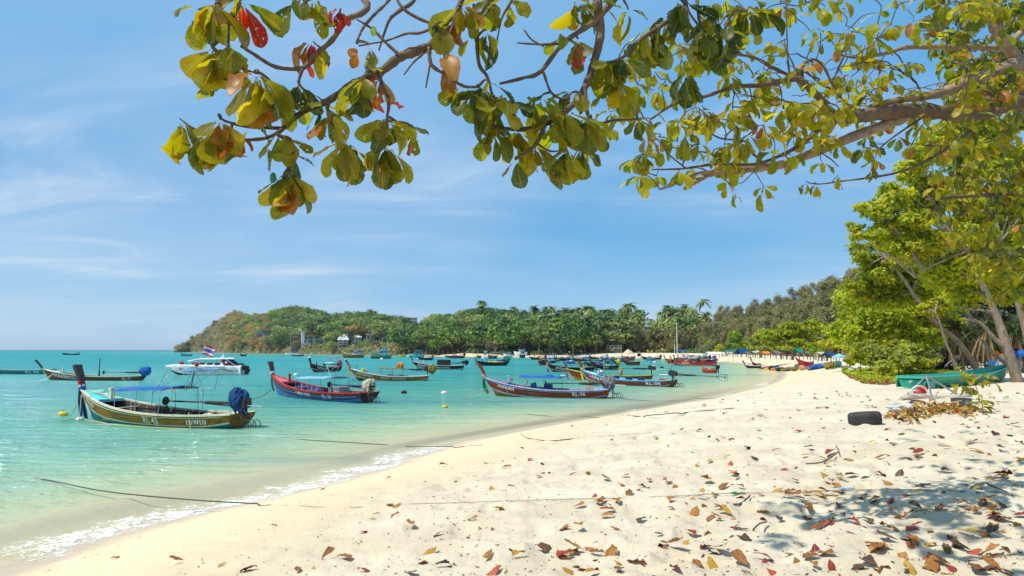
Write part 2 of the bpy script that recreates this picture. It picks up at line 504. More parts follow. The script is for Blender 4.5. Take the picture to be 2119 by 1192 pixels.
def _water(x, y):
 s = shore_dist(x, y)
 r = np.hypot(x, y)
 d = np.maximum(-s, -3)
 amp = np.clip(d / 6, 0.0, 1) * np.clip(1.4 - r / 60, 0, 1)
 u = x * 0.80 + y * 0.60; v = -x * 0.60 + y * 0.80
 z = 0.10 * amp * (fbm(u * 0.45, v * 1.3, 5, 3) - 0.5)
 k = np.exp(-((d - 1.5 - 0.5 * np.sin(u * 0.21 + 1)) / 0.45) ** 2) * np.clip(1.5 - r / 40, 0, 1)
 z = z + 0.10 * k
 return z, {'depth': d}
t = NT('sea_water')
pos = t.n('ShaderNodeNewGeometry').outputs['Position']
d_ = t.attr('depth').outputs['Fac']
lg = t.math('LOGARITHM', t.math('ADD', t.math('MAXIMUM', d_, 0.0), 1.0), 10.0)
patch = t.noise(t.scaled(pos, (0.006, 0.03, 0)), 1.0, 5, 0.6, 0.4)
ripple = t.noise(t.scaled(pos, (0.12, 0.5, 0), (0, 0, R(-20))), 1.0, 5, 0.65)
lgj = t.math('ADD', lg, t.math('MULTIPLY', t.math('SUBTRACT', ripple, 0.5), 0.12))
wc = t.ramp(t.math('MULTIPLY', lgj, 1 / 3.4), [
 (0.0, (0.80, 0.67, 0.42)), (0.13, (0.66, 0.60, 0.36)), (0.22, (0.38, 0.46, 0.27)), (0.31, (0.185, 0.38, 0.245)), (0.40, (0.075, 0.31, 0.23)), (0.48, (0.035, 0.285, 0.245)),
 (0.62, (0.010, 0.265, 0.258)), (0.76, (0.006, 0.245, 0.272)), (0.86, (0.004, 0.18, 0.25)), (1.0, (0.003, 0.10, 0.17))])
wc = t.mix(t.rng(patch, 0.50, 0.64, 0, 0.6), wc, (0.010, 0.16, 0.21, 1))
wc = t.mix(t.math('MULTIPLY', t.rng(ripple, 0.5, 0.7, 0, 0.55), t.rng(d_, 4, 25)), wc, (0.014, 0.16, 0.185, 1))
b1 = t.noise(t.scaled(pos, (0.55, 1.7, 1), (0, 0, R(-30))), 1.0, 4, 0.6, 0.5)
b2 = t.noise(t.scaled(pos, (2.2, 5.5, 1), (0, 0, R(-22))), 1.0, 3, 0.6, 0.4)
b3 = t.noise(t.scaled(pos, (0.05, 0.25, 1), (0, 0, R(-10))), 1.0, 3, 0.6)
hgt = t.math('ADD', t.math('ADD', t.math('MULTIPLY', b1, 1.0), t.math('MULTIPLY', b2, 0.38)), t.math('MULTIPLY', b3, 4.0))
calm = t.rng(d_, 0.2, 7.0, 0.14, 1.0)
nrm = t.n('ShaderNodeBump', {'Height': hgt, 'Strength': calm, 'Distance': 0.38}).outputs[0]
dif = t.n('ShaderNodeBsdfDiffuse', {'Color': wc, 'Normal': nrm})
trn = t.n('ShaderNodeBsdfTransparent', {'Color': t.mix(t.rng(d_, 0, 4), (1, 1, 1, 1), (0.80, 0.97, 0.90, 1))})
op = t.rng(lg, 0.0, 0.8, 0.12, 1.0, False)
body = t.n('ShaderNodeMixShader', {0: op, 1: trn.outputs[0], 2: dif.outputs[0]})
gl = t.n('ShaderNodeBsdfGlossy', {'Color': (1, 1, 1, 1), 'Roughness': t.rng(d_, 8, 120, 0.05, 0.30), 'Normal': nrm})
fr = t.math('MINIMUM', t.n('ShaderNodeFresnel', {'IOR': 1.33, 'Normal': nrm}).outputs[0], 0.24)
fr = t.math('MULTIPLY', fr, t.math('MULTIPLY', t.rng(d_, 20, 160, 1.0, 0.5), t.rng(d_, 0, 8, 0.45, 1.0)))
WATER = t.done(t.n('ShaderNodeMixShader', {0: fr, 1: body.outputs[0], 2: gl.outputs[0]}).outputs[0])
me = polar_sheet('sea_water', az_w, rad_w, _water)
tag(link('sea_water', me, None, WATER), 'turquoise sea in the sheltered bay', None, None, 'structure')
def foam_strip(px0, px1, w_out, w_in, seed, nu=260, thick=0.62):
 a, b = at_z(*px0).xy, at_z(*px1).xy
 ia = int(np.argmin(np.hypot(SHS[:, 0] - a.x, SHS[:, 1] - a.y))); ib = int(np.argmin(np.hypot(SHS[:, 0] - b.x, SHS[:, 1] - b.y)))
 P = SHS[min(ia, ib):max(ia, ib) + 1]
 L = np.concatenate([[0], np.cumsum(np.hypot(*np.diff(P, axis=0).T))])
 q = np.linspace(0, L[-1], nu)
 X, Y = np.interp(q, L, P[:, 0]), np.interp(q, L, P[:, 1])
 tx, ty = np.gradient(X), np.gradient(Y)
 l = np.hypot(tx, ty); tx, ty = tx / l, ty / l
 nx, ny = ty, -tx
 sgn = 1 if shore_dist(np.array([X[nu // 2] + nx[nu // 2]]), np.array([Y[nu // 2] + ny[nu // 2]]))[0] > 0 else -1
 nx, ny = nx * sgn, ny * sgn
 nv = 26
 vv = np.linspace(-w_out, w_in, nv)
 U, V = np.meshgrid(np.arange(nu), vv, indexing='ij')
 wob = (fbm(q * 0.9, q * 0 + seed, seed, 4) - 0.5)[:, None] * 1.1
 x = X[U] + nx[U] * (V + wob); y = Y[U] + ny[U] * (V + wob)
 s = shore_dist(x, y)
 z = np.maximum(sand_h(x, y, s), _water(x, y)[0]) + 0.010 + 0.035 * fbm(x * 7, y * 7, seed + 3, 3) * np.clip(1 - np.abs(V + 0.4) / 0.6, 0, 1)
 edge = np.clip(1 - ((V - 0.1) / np.where(V > 0.1, w_in, w_out)) ** 2, 0, 1) * np.clip(np.minimum(U, nu - 1 - U) / 25, 0, 1)
 i = np.arange(nu - 1)[:, None] * nv + np.arange(nv - 1)[None, :]
 f = np.stack([i, i + nv, i + nv + 1, i + 1], -1).reshape(-1, 4)
 return np.stack([x, y, z], -1).reshape(-1, 3), f, edge.ravel()
t = NT('sea_foam')
pos = t.n('ShaderNodeNewGeometry').outputs['Position']
e_ = t.attr('edge').outputs['Fac']
na = t.noise(t.scaled(pos, (1, 1, 0)), 4.5, 6, 0.72, 0.8)
vo = t.n('ShaderNodeTexVoronoi', {'Vector': t.scaled(pos, (1, 1, 0)), 'Scale': 9.0}, feature='DISTANCE_TO_EDGE').outputs['Distance']
lace = t.rng(vo, 0.02, 0.12, 0.16, 0.0)
big = t.noise(t.scaled(pos, (1, 1, 0)), 1.1, 4, 0.6)
m_ = t.math('ADD', t.math('ADD', na, lace), t.math('ADD', t.math('MULTIPLY', e_, 0.26), t.math('MULTIPLY', t.math('SUBTRACT', big, 0.5), 0.75)))
al = t.rng(m_, 0.70, 0.98, 0, 0.85)
al = t.math('MULTIPLY', al, t.rng(e_, 0.0, 0.25))
FOAM = t.done(t.n('ShaderNodeMixShader', {0: al, 1: t.n('ShaderNodeBsdfTransparent').outputs[0], 2: t.n('ShaderNodeBsdfDiffuse', {'Color': (0.86, 0.87, 0.85, 1)}).outputs[0]}).outputs[0])
V_, F_, E_ = [], [], []
for a, b, wo, wi, sd in (((60, 1160), (905, 920), 1.25, 0.65, 1), ((1270, 858), (1330, 848), 0.8, 0.4, 2), ((1540, 800), (1592, 793), 1.2, 0.5, 3), ((1480, 822), (1510, 815), 0.7, 0.3, 4)):
 v, f, e = foam_strip(a, b, wo, wi, sd, 420 if sd == 1 else 60)
 F_.append(f + sum(len(k) for k in V_)); V_.append(v); E_.append(e)
me = mesh_np('sea_foam', np.concatenate(V_), np.concatenate(F_), True, None, {'edge': ('POINT', np.concatenate(E_))})
tag(link('sea_foam', me, None, FOAM), 'white foam where the small wave breaks on the sand', None, None, 'stuff')
# ------------------------------------------------------------------ hills round the bay
_HT = np.array([
 (300, 1130, 1180, 729), (362, 1112, 1175, 722), (395, 1060, 1150, 700), (420, 1020, 1120, 686), (450, 960, 1080, 662), (480, 905, 1040, 652), (520, 840, 985, 657),
 (560, 775, 930, 652), (600, 705, 885, 640), (625, 665, 860, 639), (660, 620, 820, 652), (700, 575, 780, 663), (740, 530, 750, 657), (800, 492, 715, 664),
 (850, 460, 690, 668), (900, 436, 660, 664), (960, 410, 630, 660), (1000, 394, 610, 650), (1050, 372, 590, 657), (1100, 352, 570, 662), (1200, 338, 550, 662),
 (1300, 330, 530, 660), (1380, 322, 515, 659), (1450, 302, 495, 652), (1500, 278, 470, 640), (1560, 240, 420, 629), (1620, 205, 370, 612), (1700, 165, 320, 588),
 (1760, 152, 300, 566), (1850, 140, 280, 540), (2000, 125, 250, 530), (2119, 115, 230, 520), (2400, 100, 210, 510)])
for _r in _HT:
 if 362 <= _r[0] <= 1240:
  _a = math.atan((_r[0] - 1059.5) * cp / FPX); _d = np.linspace(250, 1300, 900)
  _s = shore_dist(_d * math.sin(_a), _d * math.cos(_a)); _r[1] = (_d[int(np.argmax(_s > 0))] if _s.max() > 0 else _r[1]) + (14 if 930 < _r[0] < 1005 else 5)
def col_of(x, y):
 """photo column on which a ground point is seen"""
 return 1059.5 + FPX * x / (y * cp)
def hill_h(x, y):
 x = np.asarray(x, float); y = np.asarray(y, float)
 px = np.clip(col_of(x, np.maximum(y, 1.0)), 300, 2400)
 d = np.hypot(x, y)
 f, c, sk = (np.interp(px, _HT[:, 0], _HT[:, i]) for i in (1, 2, 3))
 th = np.interp(px, (340, 450, 520, 620, 720, 1000, 1300, 1450, 1600, 1800, 2200), (4.0, 8, 11, 19, 13, 13, 12, 13, 14.5, 16, 16))
 top = np.maximum((724.0 - sk) / FPX * c + EYE - th, 1.0)
 u = np.clip((d - f) / (c - f), 0, 1.6)
 rise = np.where(u < 1, np.sin(np.minimum(u, 1) * PI / 2) ** 0.85, 1 - 0.25 * (u - 1))
 n = 0.16 * (fbm(x * 0.018, y * 0.018, 61, 4) - 0.5) * np.clip(u * 3, 0, 1) * np.clip((1.02 - u) * 6, 0.3, 1)
 return 1.2 + top * (rise + n)
NU, NV = 330, 60
pxs = np.linspace(361, 2400, NU)
uu = np.concatenate([np.linspace(-0.06, 1.0, 46)[:-1], np.linspace(1.0, 1.5, 15)])
f_ = np.interp(pxs, _HT[:, 0], _HT[:, 1])[:, None]; c_ = np.interp(pxs, _HT[:, 0], _HT[:, 2])[:, None]
dd = f_ + (c_ - f_) * uu[None, :]
an = np.arctan((pxs - 1059.5) * cp / FPX)[:, None]
hx, hy = dd * np.sin(an), dd * np.cos(an)
hz = hill_h(hx, hy)
hz[:, :3] = -1.5
hz = np.where(uu[None, :] < 0.0, -1.5, hz)
i = np.arange(NU - 1)[:, None] * NV + np.arange(NV - 1)[None, :]
f = np.stack([i, i + NV, i + NV + 1, i + 1], -1).reshape(-1, 4)[:, ::-1]
t = NT('hill_earth')
pos = t.n('ShaderNodeNewGeometry').outputs['Position']
na = t.noise(pos, 0.035, 5, 0.6); nb_ = t.noise(pos, 0.35, 5, 0.65)
c = t.mix(t.rng(nb_, 0.35, 0.65), (0.05, 0.07, 0.022, 1), (0.12, 0.12, 0.045, 1))
c = t.mix(t.rng(na, 0.5, 0.62), c, (0.21, 0.13, 0.055, 1))
HILL = t.done(t.n('ShaderNodeBsdfPrincipled', {'Base Color': c, 'Roughness': 0.95, 'Specular IOR Level': 0.1, 'Normal': t.bump(nb_, 0.8, 1.0)}).outputs[0])
me = mesh_np('hill', np.stack([hx, hy, hz], -1).reshape(-1, 3), f.copy(), True)
tag(link('hill', me, None, HILL), 'wooded hills closing the bay', None, None, 'structure')
# ------------------------------------------------------------------ tree makers
def cards(P, N, size, rs, aspect=1.0, bend=0.25, jitter=0.9):
 """bent leaf-clump faces at P with rough facing N -> verts, quads (two per card)"""
 n = len(P)
 N = N + rs.normal(0, jitter, (n, 3))
 N /= np.linalg.norm(N, axis=1)[:, None] + 1e-9
 A = np.cross(N, rs.normal(0, 1, (n, 3))); A /= np.linalg.norm(A, axis=1)[:, None] + 1e-9
 B = np.cross(N, A)
 s = (size * rs.uniform(0.6, 1.35, n))[:, None] if np.ndim(size) == 0 else (size * rs.uniform(0.7, 1.3, n))[:, None]
 a, b = A * s * 0.5, B * s * 0.5 * aspect
 k = N * s * bend
 r1 = rs.uniform(0.5, 1.0, (n, 1)); r2 = rs.uniform(0.5, 1.0, (n, 1))
 V = np.stack([P - a * r1 - b * r2 - k * 0.4, P + a * r2 - b * 0.8 - k * 0.4, P + a * 1.1 + k * 0.0, P + a * 0.5 * r1 + b - k * 0.6, P - a * 0.8 + b * r1 - k * 0.5, P - a * 1.05 * r2 + k * 0.25], 1).reshape(-1, 3)
 i = np.arange(n)[:, None] * 6
 F = np.concatenate([i + np.array([0, 1, 2, 5]), i + np.array([5, 2, 3, 4])], 1).reshape(-1, 4)
 return V, F
def lobes_points(lobes, n, rs, fill=0.35, under=0.35):
 """points near the surface of a set of ellipsoids (c, r), outward normals"""
 w = np.array([r[0] * r[1] + r[1] * r[2] + r[0] * r[2] for _, r in lobes]); w = w / w.sum()
 k = rs.choice(len(lobes), n, p=w)
 Cn = np.array([c for c, _ in lobes])[k]; Rn = np.array([r for _, r in lobes])[k]
 D = rs.normal(0, 1, (n, 3)); D /= np.linalg.norm(D, axis=1)[:, None]
 flip = (D[:, 2] < -0.1) & (rs.random(n) > under)
 D[flip, 2] *= -1
 rad = 1 - fill * rs.random(n) ** 1.5
 return Cn + D * Rn * rad[:, None], D, k
def crown_mesh(name, lobes, n, size, seed, fill=0.35, aspect=1.0, under=0.35, jitter=0.55, upbias=0.35):
 rs = np.random.default_rng(seed)
 P, D, k = lobes_points(lobes, n, rs, fill, under)
 D = D + np.array([0, 0, upbias])
 V, F = cards(P, D, size, rs, aspect, 0.25, jitter)
 lob = rs.uniform(-0.24, 0.24, len(lobes))[k]
 tint = np.clip(rs.normal(0.5, 0.13, n) + lob, 0, 1)
 return mesh_np(name, V, F, False, None, {'tint': ('FACE', np.repeat(tint, 2))})
def round_lobes(seed, h, w, k=9, base=0.35, flat=0.75):
 rs = np.random.default_rng(seed)
 L = [((0, 0, h * (base + (1 - base) * 0.55)), (w * 0.36, w * 0.36, h * (1 - base) * 0.42))]
 for i in range(k):
  a = 2 * PI * i / k * 1.0 + rs.uniform(0, 0.8); z = rs.uniform(base + 0.12, 0.86)
  rr = w * 0.5 * rs.uniform(0.45, 0.78) * math.sqrt(max(0.1, 1 - ((z - 0.6) / 0.55) ** 2))
  q = w * rs.uniform(0.16, 0.27)
  L.append(((rr * math.cos(a), rr * math.sin(a), z * h), (q, q, q * flat)))
 return L
def limbs(mb, base, tips, r0, rs, wob=0.06, n=5, seg=4):
 for tp in tips:
  b, e = Vector(base), Vector(tp)
  L = (e - b).length
  pts = []
  for i in range(seg + 1):
   q = i / seg
   p = b.lerp(e, q) + Vector((0, 0, L * 0.10 * math.sin(q * PI))) * (1 if e.z > b.z else -1)
   if 0 < i < seg:
    p += Vector(rs.normal(0, L * wob, 3))
   pts.append(p)
  mb.tube(pts, [r0 * (1 - 0.8 * i / seg) for i in range(seg + 1)], n, 0, False)
BARK = M('bark_grey', (0.20, 0.165, 0.13), 0.9, 0.35, 1.5, 0.5, 9, stretch=(1, 1, 0.25))
BARK_D = M('bark_dark', (0.10, 0.075, 0.058), 0.9, 0.4, 1.5, 0.5, 9, stretch=(1, 1, 0.3))
BARK_P = M('bark_palm', (0.235, 0.20, 0.165), 0.9, 0.3, 2, 0.4, 8, stretch=(0.3, 0.3, 2))
G = lambda *c: c
LEAF = {
 'dark': leaf_mat('foliage_dark_green', [(0.0, (0.025, 0.056, 0.013)), (0.5, (0.055, 0.121, 0.020)), (1.0, (0.117, 0.203, 0.034))], 0.25, 0.55, 1.2, 0.7),
 'olive': leaf_mat('foliage_olive', [(0.0, (0.075, 0.108, 0.025)), (0.5, (0.158, 0.205, 0.043)), (1.0, (0.265, 0.312, 0.076))], 0.25, 0.6, 1.2, 0.7),
 'bright': leaf_mat('foliage_bright_green', [(0.0, (0.072, 0.144, 0.015)), (0.5, (0.151, 0.270, 0.024)), (1.0, (0.273, 0.397, 0.042))], 0.35, 0.5, 1.3, 0.6),
 'dry': leaf_mat('foliage_dry_grey', [(0.0, (0.111, 0.089, 0.063)), (0.5, (0.216, 0.171, 0.116)), (1.0, (0.327, 0.260, 0.178))], 0.2, 0.8, 1.1, 0.3),
 'ochre': leaf_mat('foliage_ochre', [(0.0, (0.210, 0.128, 0.033)), (0.5, (0.352, 0.225, 0.062)), (1.0, (0.495, 0.352, 0.128))], 0.25, 0.7, 1.2, 0.3),
 'palm': leaf_mat('foliage_palm', [(0.0, (0.045, 0.079, 0.015)), (0.5, (0.104, 0.166, 0.031)), (1.0, (0.216, 0.263, 0.062))], 0.3, 0.4, 1.2, 0.3),
 'casuarina': leaf_mat('foliage_casuarina', [(0.0, (0.095, 0.105, 0.038)), (0.5, (0.205, 0.20, 0.072)), (1.0, (0.33, 0.30, 0.12))], 0.35, 0.8, 1.1, 0.8),
 'yellow': leaf_mat('foliage_yellow_green', [(0.0, (0.07, 0.085, 0.008)), (0.45, (0.175, 0.19, 0.018)), (1.0, (0.31, 0.29, 0.04))], 0.42, 0.45, 1.35, 0.25),
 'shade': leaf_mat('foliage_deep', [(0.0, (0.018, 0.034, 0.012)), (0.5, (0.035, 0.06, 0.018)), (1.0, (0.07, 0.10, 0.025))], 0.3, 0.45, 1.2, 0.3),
}
PROTO = {}
def broad_proto(key, leaf, h, w, n, size, seed, base=0.3, fill=0.4, aspect=1.0, bark=None):
 rs = np.random.default_rng(seed)
 L = round_lobes(seed, h, w, int(rs.integers(8, 13)), base)
 cr = crown_mesh('crown', L, int(n * 1.35), size * 0.82, seed, fill, aspect)
 cr.materials.append(LEAF[leaf])
 mb = MB()
 mb.tube([(0, 0, -1.5), (0.02 * h * rs.normal(), 0.02 * h * rs.normal(), h * base * 0.8), (0, 0, h * 0.6)], [h * 0.035, h * 0.028, h * 0.012], 6, 0, False)
 limbs(mb, (0, 0, h * base * 0.8), [c for c, _ in L[1:6]], h * 0.014, rs)
 tr = mb.mesh('trunk'); tr.materials.append(bark or BARK)
 PROTO.setdefault(key, []).append((tr, cr))
for sd in range(4):
 broad_proto('dark', 'dark', 10, 10 + sd, 620, 0.85, 100 + sd)
 broad_proto('olive', 'olive', 9.5, 9 + sd, 620, 0.8, 200 + sd)
 broad_proto('bright', 'bright', 8.5, 9 + sd, 620, 0.8, 300 + sd)
for sd in range(3):
 broad_proto('dry', 'dry', 8.5, 8 + sd, 520, 0.55, 400 + sd, 0.22, 0.75, 0.35)
 broad_proto('ochre', 'ochre', 8, 8.5 + sd, 560, 0.75, 500 + sd)
def palm_proto(seed, h):
 rs = np.random.default_rng(seed)
 lean = rs.normal(0, 0.07, 2) * h
 mb = MB()
 path = [(lean[0] * q ** 1.6, lean[1] * q ** 1.6, -1.5 + (h + 1.5) * q) for q in np.linspace(0, 1, 7)]
 mb.tube(path, [0.22 - 0.10 * q for q in np.linspace(0, 1, 7)], 6, 0, False)
 tr = mb.mesh('trunk'); tr.materials.append(BARK_P)
 top = np.array(path[-1]); V, F, T = [], [], []
 for k in range(22):
  a = 2 * PI * k / 22 + rs.uniform(-0.15, 0.15); el = rs.uniform(-0.35, 1.1); L = rs.uniform(2.6, 3.4)
  d = np.array([math.cos(a), math.sin(a), 0]); sd_ = np.array([-math.sin(a), math.cos(a), 0])
  prev = None
  tn = np.clip(rs.normal(0.45, 0.2) - (0.25 if el > 0.6 else 0), 0, 1)
  for i in range(6):
   q = i / 5
   p = top + d * L * q * math.cos(el * (1 - q * 0.5)) + np.array([0, 0, L * (q * math.sin(el) - q * q * (0.55 + 0.35 * math.cos(el)))])
   w = 0.46 * math.sin(PI * (0.12 + 0.86 * q)) ** 0.7
   row = (p - sd_ * w - np.array([0, 0, 0.30 * w * 1.6]), p, p + sd_ * w - np.array([0, 0, 0.30 * w * 1.6]))
   if prev is not None:
    b = len(V); V += list(prev) + list(row)
    F += [(b, b + 1, b + 4, b + 3), (b + 1, b + 2, b + 5, b + 4)]; T += [tn, tn]
   prev = row
 cr = mesh_np('crown', np.array(V), np.array(F), False, None, {'tint': ('FACE', T)})
 cr.materials.append(LEAF['palm'])
 return tr, cr
for sd in range(5):
 PROTO.setdefault('palm', []).append(palm_proto(600 + sd, 9 + sd * 1.1))
def casuarina_proto(seed, h=16):
 rs = np.random.default_rng(seed)
 L = []
 for i in range(24):
  z = rs.uniform(0.22, 0.97); a = rs.uniform(0, 2 * PI); rr = h * 0.30 * (1.05 - z) ** 0.6 * rs.uniform(0.3, 1.2)
  q = h * rs.uniform(0.06, 0.115)
  L.append(((rr * math.cos(a), rr * math.sin(a), z * h), (q, q, q * 1.5)))
 P, D, k = lobes_points(L, 2100, rs, 0.8, 0.8)
 V, F = cards(P, D + np.array([0, 0, 0.6]), 0.80, rs, 0.30, 0.3, 0.9)
 tint = np.clip(rs.normal(0.5, 0.2, len(P)) + rs.uniform(-0.15, 0.15, len(L))[k], 0, 1)
 cr = mesh_np('crown', V, F, False, None, {'tint': ('FACE', np.repeat(tint, 2))}); cr.materials.append(LEAF['casuarina'])
 mb = MB(); mb.tube([(0, 0, -1.5), (0.2, 0, h * 0.3), (0, 0.1, h * 0.6), (0, 0, h * 0.97)], [0.3, 0.24, 0.15, 0.03], 6, 0, False)
 limbs(mb, (0, 0, h * 0.3), [c for c, _ in L[:8]], 0.08, rs)
 tr = mb.mesh('trunk'); tr.materials.append(BARK_D)
 return tr, cr
for sd in range(4):
 PROTO.setdefault('casuarina', []).append(casuarina_proto(700 + sd))
TREE_NAME = {'dark': 'broadleaf_tree', 'olive': 'broadleaf_tree', 'bright': 'broadleaf_tree', 'dry': 'bare_tree', 'ochre': 'dry_tree', 'palm': 'coconut_palm', 'casuarina': 'casuarina_tree'}
def plant(kind, x, y, z, sc, rz, label, group, var=None, sz=None):
 pr = PROTO[kind]
 tr, cr = pr[(int(rng.integers(len(pr))) if var is None else var) % len(pr)]
 root = empty(TREE_NAME[kind], (x, y, z), rz)
 root.scale = (sc, sc, sc * (sz or 1))
 link('trunk', tr, root); link('crown', cr, root)
 return tag(root, label, 'palm tree' if kind == 'palm' else 'tree', group)
ZONES = [
 (362, 470, 'on the rocky headland tip', dict(dry=7, olive=0.8, ochre=2.5, bright=0.2)),
 (470, 560, 'on the ochre slope of the headland', dict(ochre=5, dry=3, olive=2, bright=1)),
 (560, 690, 'round the highest hump of the headland', dict(dark=3, olive=3, dry=1.2, bright=1)),
 (690, 860, 'on the slope above the white villa row', dict(dark=3, olive=3, bright=1.2, ochre=0.5, dry=0.8, palm=0.6)),
 (860, 1060, 'on the slope behind the middle shore', dict(olive=3, dark=2.5, bright=1.6, dry=1.6, palm=0.6, ochre=0.2)),
 (1060, 1300, 'in the palm wood behind the far sand pile', dict(palm=5, dark=2.5, olive=2, bright=0.7, dry=0.6)),
 (1300, 1460, 'behind the tall white flagpoles', dict(casuarina=2.5, olive=1.5, dark=1.0, palm=1.5, dry=0.6)),
 (1460, 2390, 'on the steep slope above the beach stalls', dict(casuarina=10, olive=0.6, dry=0.7)),
]
DESC = {'dark': 'dark green round-crowned tree', 'olive': 'olive green spreading tree', 'bright': 'bright green leafy tree', 'dry': 'grey brown bare tree', 'ochre': 'ochre dry-leaved tree', 'palm': 'ragged coconut palm', 'casuarina': 'feathery casuarina'}
def polar_xy(px, d):
 a = math.atan((px - 1059.5) * cp / FPX)
 return d * math.sin(a), d * math.cos(a)
def foot_crest(px):
 return np.interp(px, _HT[:, 0], _HT[:, 1]), np.interp(px, _HT[:, 0], _HT[:, 2])
HOUSES_PX = [(622, 676, 685, 711), (526, 562, 677, 700), (699, 720, 692, 719), (729, 747, 692, 706), (757, 775, 691, 705), (833, 863, 657, 671), (790, 812, 695, 708), (950, 972, 698, 710), (1254, 1288, 706, 727), (1331, 1360, 671, 685), (870, 887, 663, 670)]
def hides_house(x, y, z, hgt, rad):
 """would a tree standing here cover a house front? (houses stand in clearings)"""
 px = col_of(x, y); k = FPX / y
 top = 724 - (z + hgt - EYE) * k
 for a, b, t0, t1 in HOUSES_PX:
  if a - rad * k * 0.6 < px < b + rad * k * 0.6 and top < t1 - 0.28 * (t1 - t0) and y < house_y.get((a, b), 1e9):
   return True
 return False
house_y = {}
def house_spot(a, b, base_row, u):
 f, c = foot_crest((a + b) / 2)
 d = f + (c - f) * u
 x, y = polar_xy((a + b) / 2, d)
 z = EYE + (724 - base_row) / FPX * y
 return x, y, z
HOUSE_U = []
for (a, b, t0, t1) in HOUSES_PX:
 for u in np.linspace(0.0, 0.97, 80):
  x, y, z = house_spot(a, b, t1, u)
  if float(hill_h(np.array([x]), np.array([y]))[0]) > z - 0.5: break
 HOUSE_U.append(float(u))
 house_y[(a, b)] = house_spot(a, b, t1, u)[1]
LANDMARKS = [(380, 'the headland rocks'), (440, 'the striped flag'), (500, 'the ochre slope'), (545, 'the green-roofed house'), (600, 'the sailing boat'), (650, 'the orange-awning villa'), (705, 'the pale tall house'),
    (735, 'the wooden trawler'), (790, 'the green trawler'), (845, 'the hilltop villa'), (910, 'the small beach'), (965, 'the white tin roof'), (1020, 'the dead hill top'), (1075, 'the white motorboats'), (1130, 'the palm wood'),
    (1200, 'the yellow pennant'), (1270, 'the grey-roofed restaurant'), (1310, 'the sand pile'), (1345, 'the blue roof'), (1400, 'the flagpoles'), (1460, 'the white pavilion'), (1530, 'the green awning'), (1600, 'the kayaks'), (1680, 'the red beached boat'), (1760, 'the blue parasol')]
forest = {}
n_ind = 0
cand = []
for c0, c1, zn, wts in ZONES:
 ks = list(wts); w = np.array([wts[k] for k in ks], float); w /= w.sum()
 f0, cr0 = foot_crest((c0 + c1) / 2)
 width = (c1 - c0) / FPX * (f0 + cr0) / 2
 depth = cr0 - f0
 cnt = int(width * depth / (46 if c1 > 1300 else 44))
 for _ in range(cnt):
  px = rng.uniform(c0, c1); u = rng.uniform(0.0, 1.06)
  if c0 < 470: u = rng.uniform(0.0, 1.0)
  k = ks[int(rng.choice(len(ks), p=w))]
  cand.append((px, u, k, zn))
LOWK = [(362, 470, dict(dry=4, olive=2)), (470, 600, dict(dry=4, olive=3, ochre=1)), (600, 700, dict(dark=2, dry=4, olive=1, bright=1)), (700, 860, dict(bright=4, dark=3, olive=1.5)), (860, 920, dict(olive=4, dry=2)), (920, 1060, dict(bright=5, dark=1)),
  (1060, 1160, dict(bright=2, olive=2, dark=1)), (1160, 1250, dict(bright=3, olive=2)), (1250, 1330, dict(dry=2, olive=4)), (1330, 1460, dict(casuarina=4, olive=2)), (1460, 1900, dict(casuarina=5, olive=1))]
for px in np.arange(368, 1880, 8):
 wts = [q for a, b, q in LOWK if a <= px < b][0]
 zn = [z for a, b, z, q in ZONES if a <= px < b][0]
 ks = list(wts); w = np.array([wts[k] for k in ks], float); w /= w.sum()
 cand.append((px + rng.uniform(-5, 5), rng.uniform(0.0, 0.13), ks[int(rng.choice(len(ks), p=w))], zn))
for px in np.arange(370, 1900, 9):
 zn, wts = [(z, q) for a, b, z, q in ZONES if a <= px < b][0]
 ks = list(wts); w = np.array([wts[k] for k in ks], float); w /= w.sum()
 kk = ks[int(rng.choice(len(ks), p=w))]
 if 690 < px < 1420 and rng.random() < (0.32 if px > 1040 else 0.22): kk = 'palm'
 cand.append((px + rng.uniform(-4, 4), rng.uniform(0.94, 1.03), kk, zn))
rng.shuffle(cand)
cand = [(float(a), float(b), str(c), str(d)) for a, b, c, d in cand]
cand.sort(key=lambda q: -abs(q[1] - 0.5) + rng.uniform(0, 0.15))
for px, u, k, zn in cand:
 f0, cr0 = foot_crest(px)
 d = f0 + (cr0 - f0) * u
 x, y = polar_xy(px, d)
 z = float(hill_h(np.array([x]), np.array([y]))[0]) - 0.4
 sc = float(rng.uniform(0.9, 1.75)) if k not in ('palm', 'casuarina') else float(rng.uniform(0.85, 1.2))
 if px < 470: sc *= 0.55
 elif px < 560: sc *= 0.75
 hgt = {'palm': 11, 'casuarina': 16}.get(k, 9.5)
 if u > 0.85: sc *= float(np.interp(px, (340, 600, 1300, 1500, 1800), (0.7, 0.85, 0.8, 0.62, 0.7)))
 if k == 'casuarina': sc *= 0.62
 if k == 'palm' and u > 0.9: sc *= 1.25
 if px > 1430 and k not in ('casuarina', 'palm'): sc *= 0.6
 if 1060 < px < 1300 and u > 0.3 and k != 'palm': sc *= 0.72
 if k == 'palm' and u < 0.9: sc *= float(rng.uniform(1.0, 1.35))
 if hides_house(x, y, z, hgt * sc, 4.5 * sc):
  continue
 rz = float(rng.uniform(0, 2 * PI))
 if n_ind < 300 and (u > 0.92 or u < 0.13) and px < 1880:
  place = ' on the skyline ' if u > 0.5 else ' low by the shore '
  mark = min(LANDMARKS, key=lambda q: abs(q[0] - px))[1]
  lab = DESC[k] + place + ('above ' if u > 0.5 else 'near ') + mark
  plant(k, x, y, z, sc, rz, lab, ('skyline ' if u > 0.5 else 'shore ') + TREE_NAME[k].replace('_', ' ') + 's round the bay')
  n_ind += 1
 else:
  forest.setdefault(k, []).append((x, y, z, sc, rz))
VV, FF, TT, MM, base = [], [], [], [], 0
mats_f = []
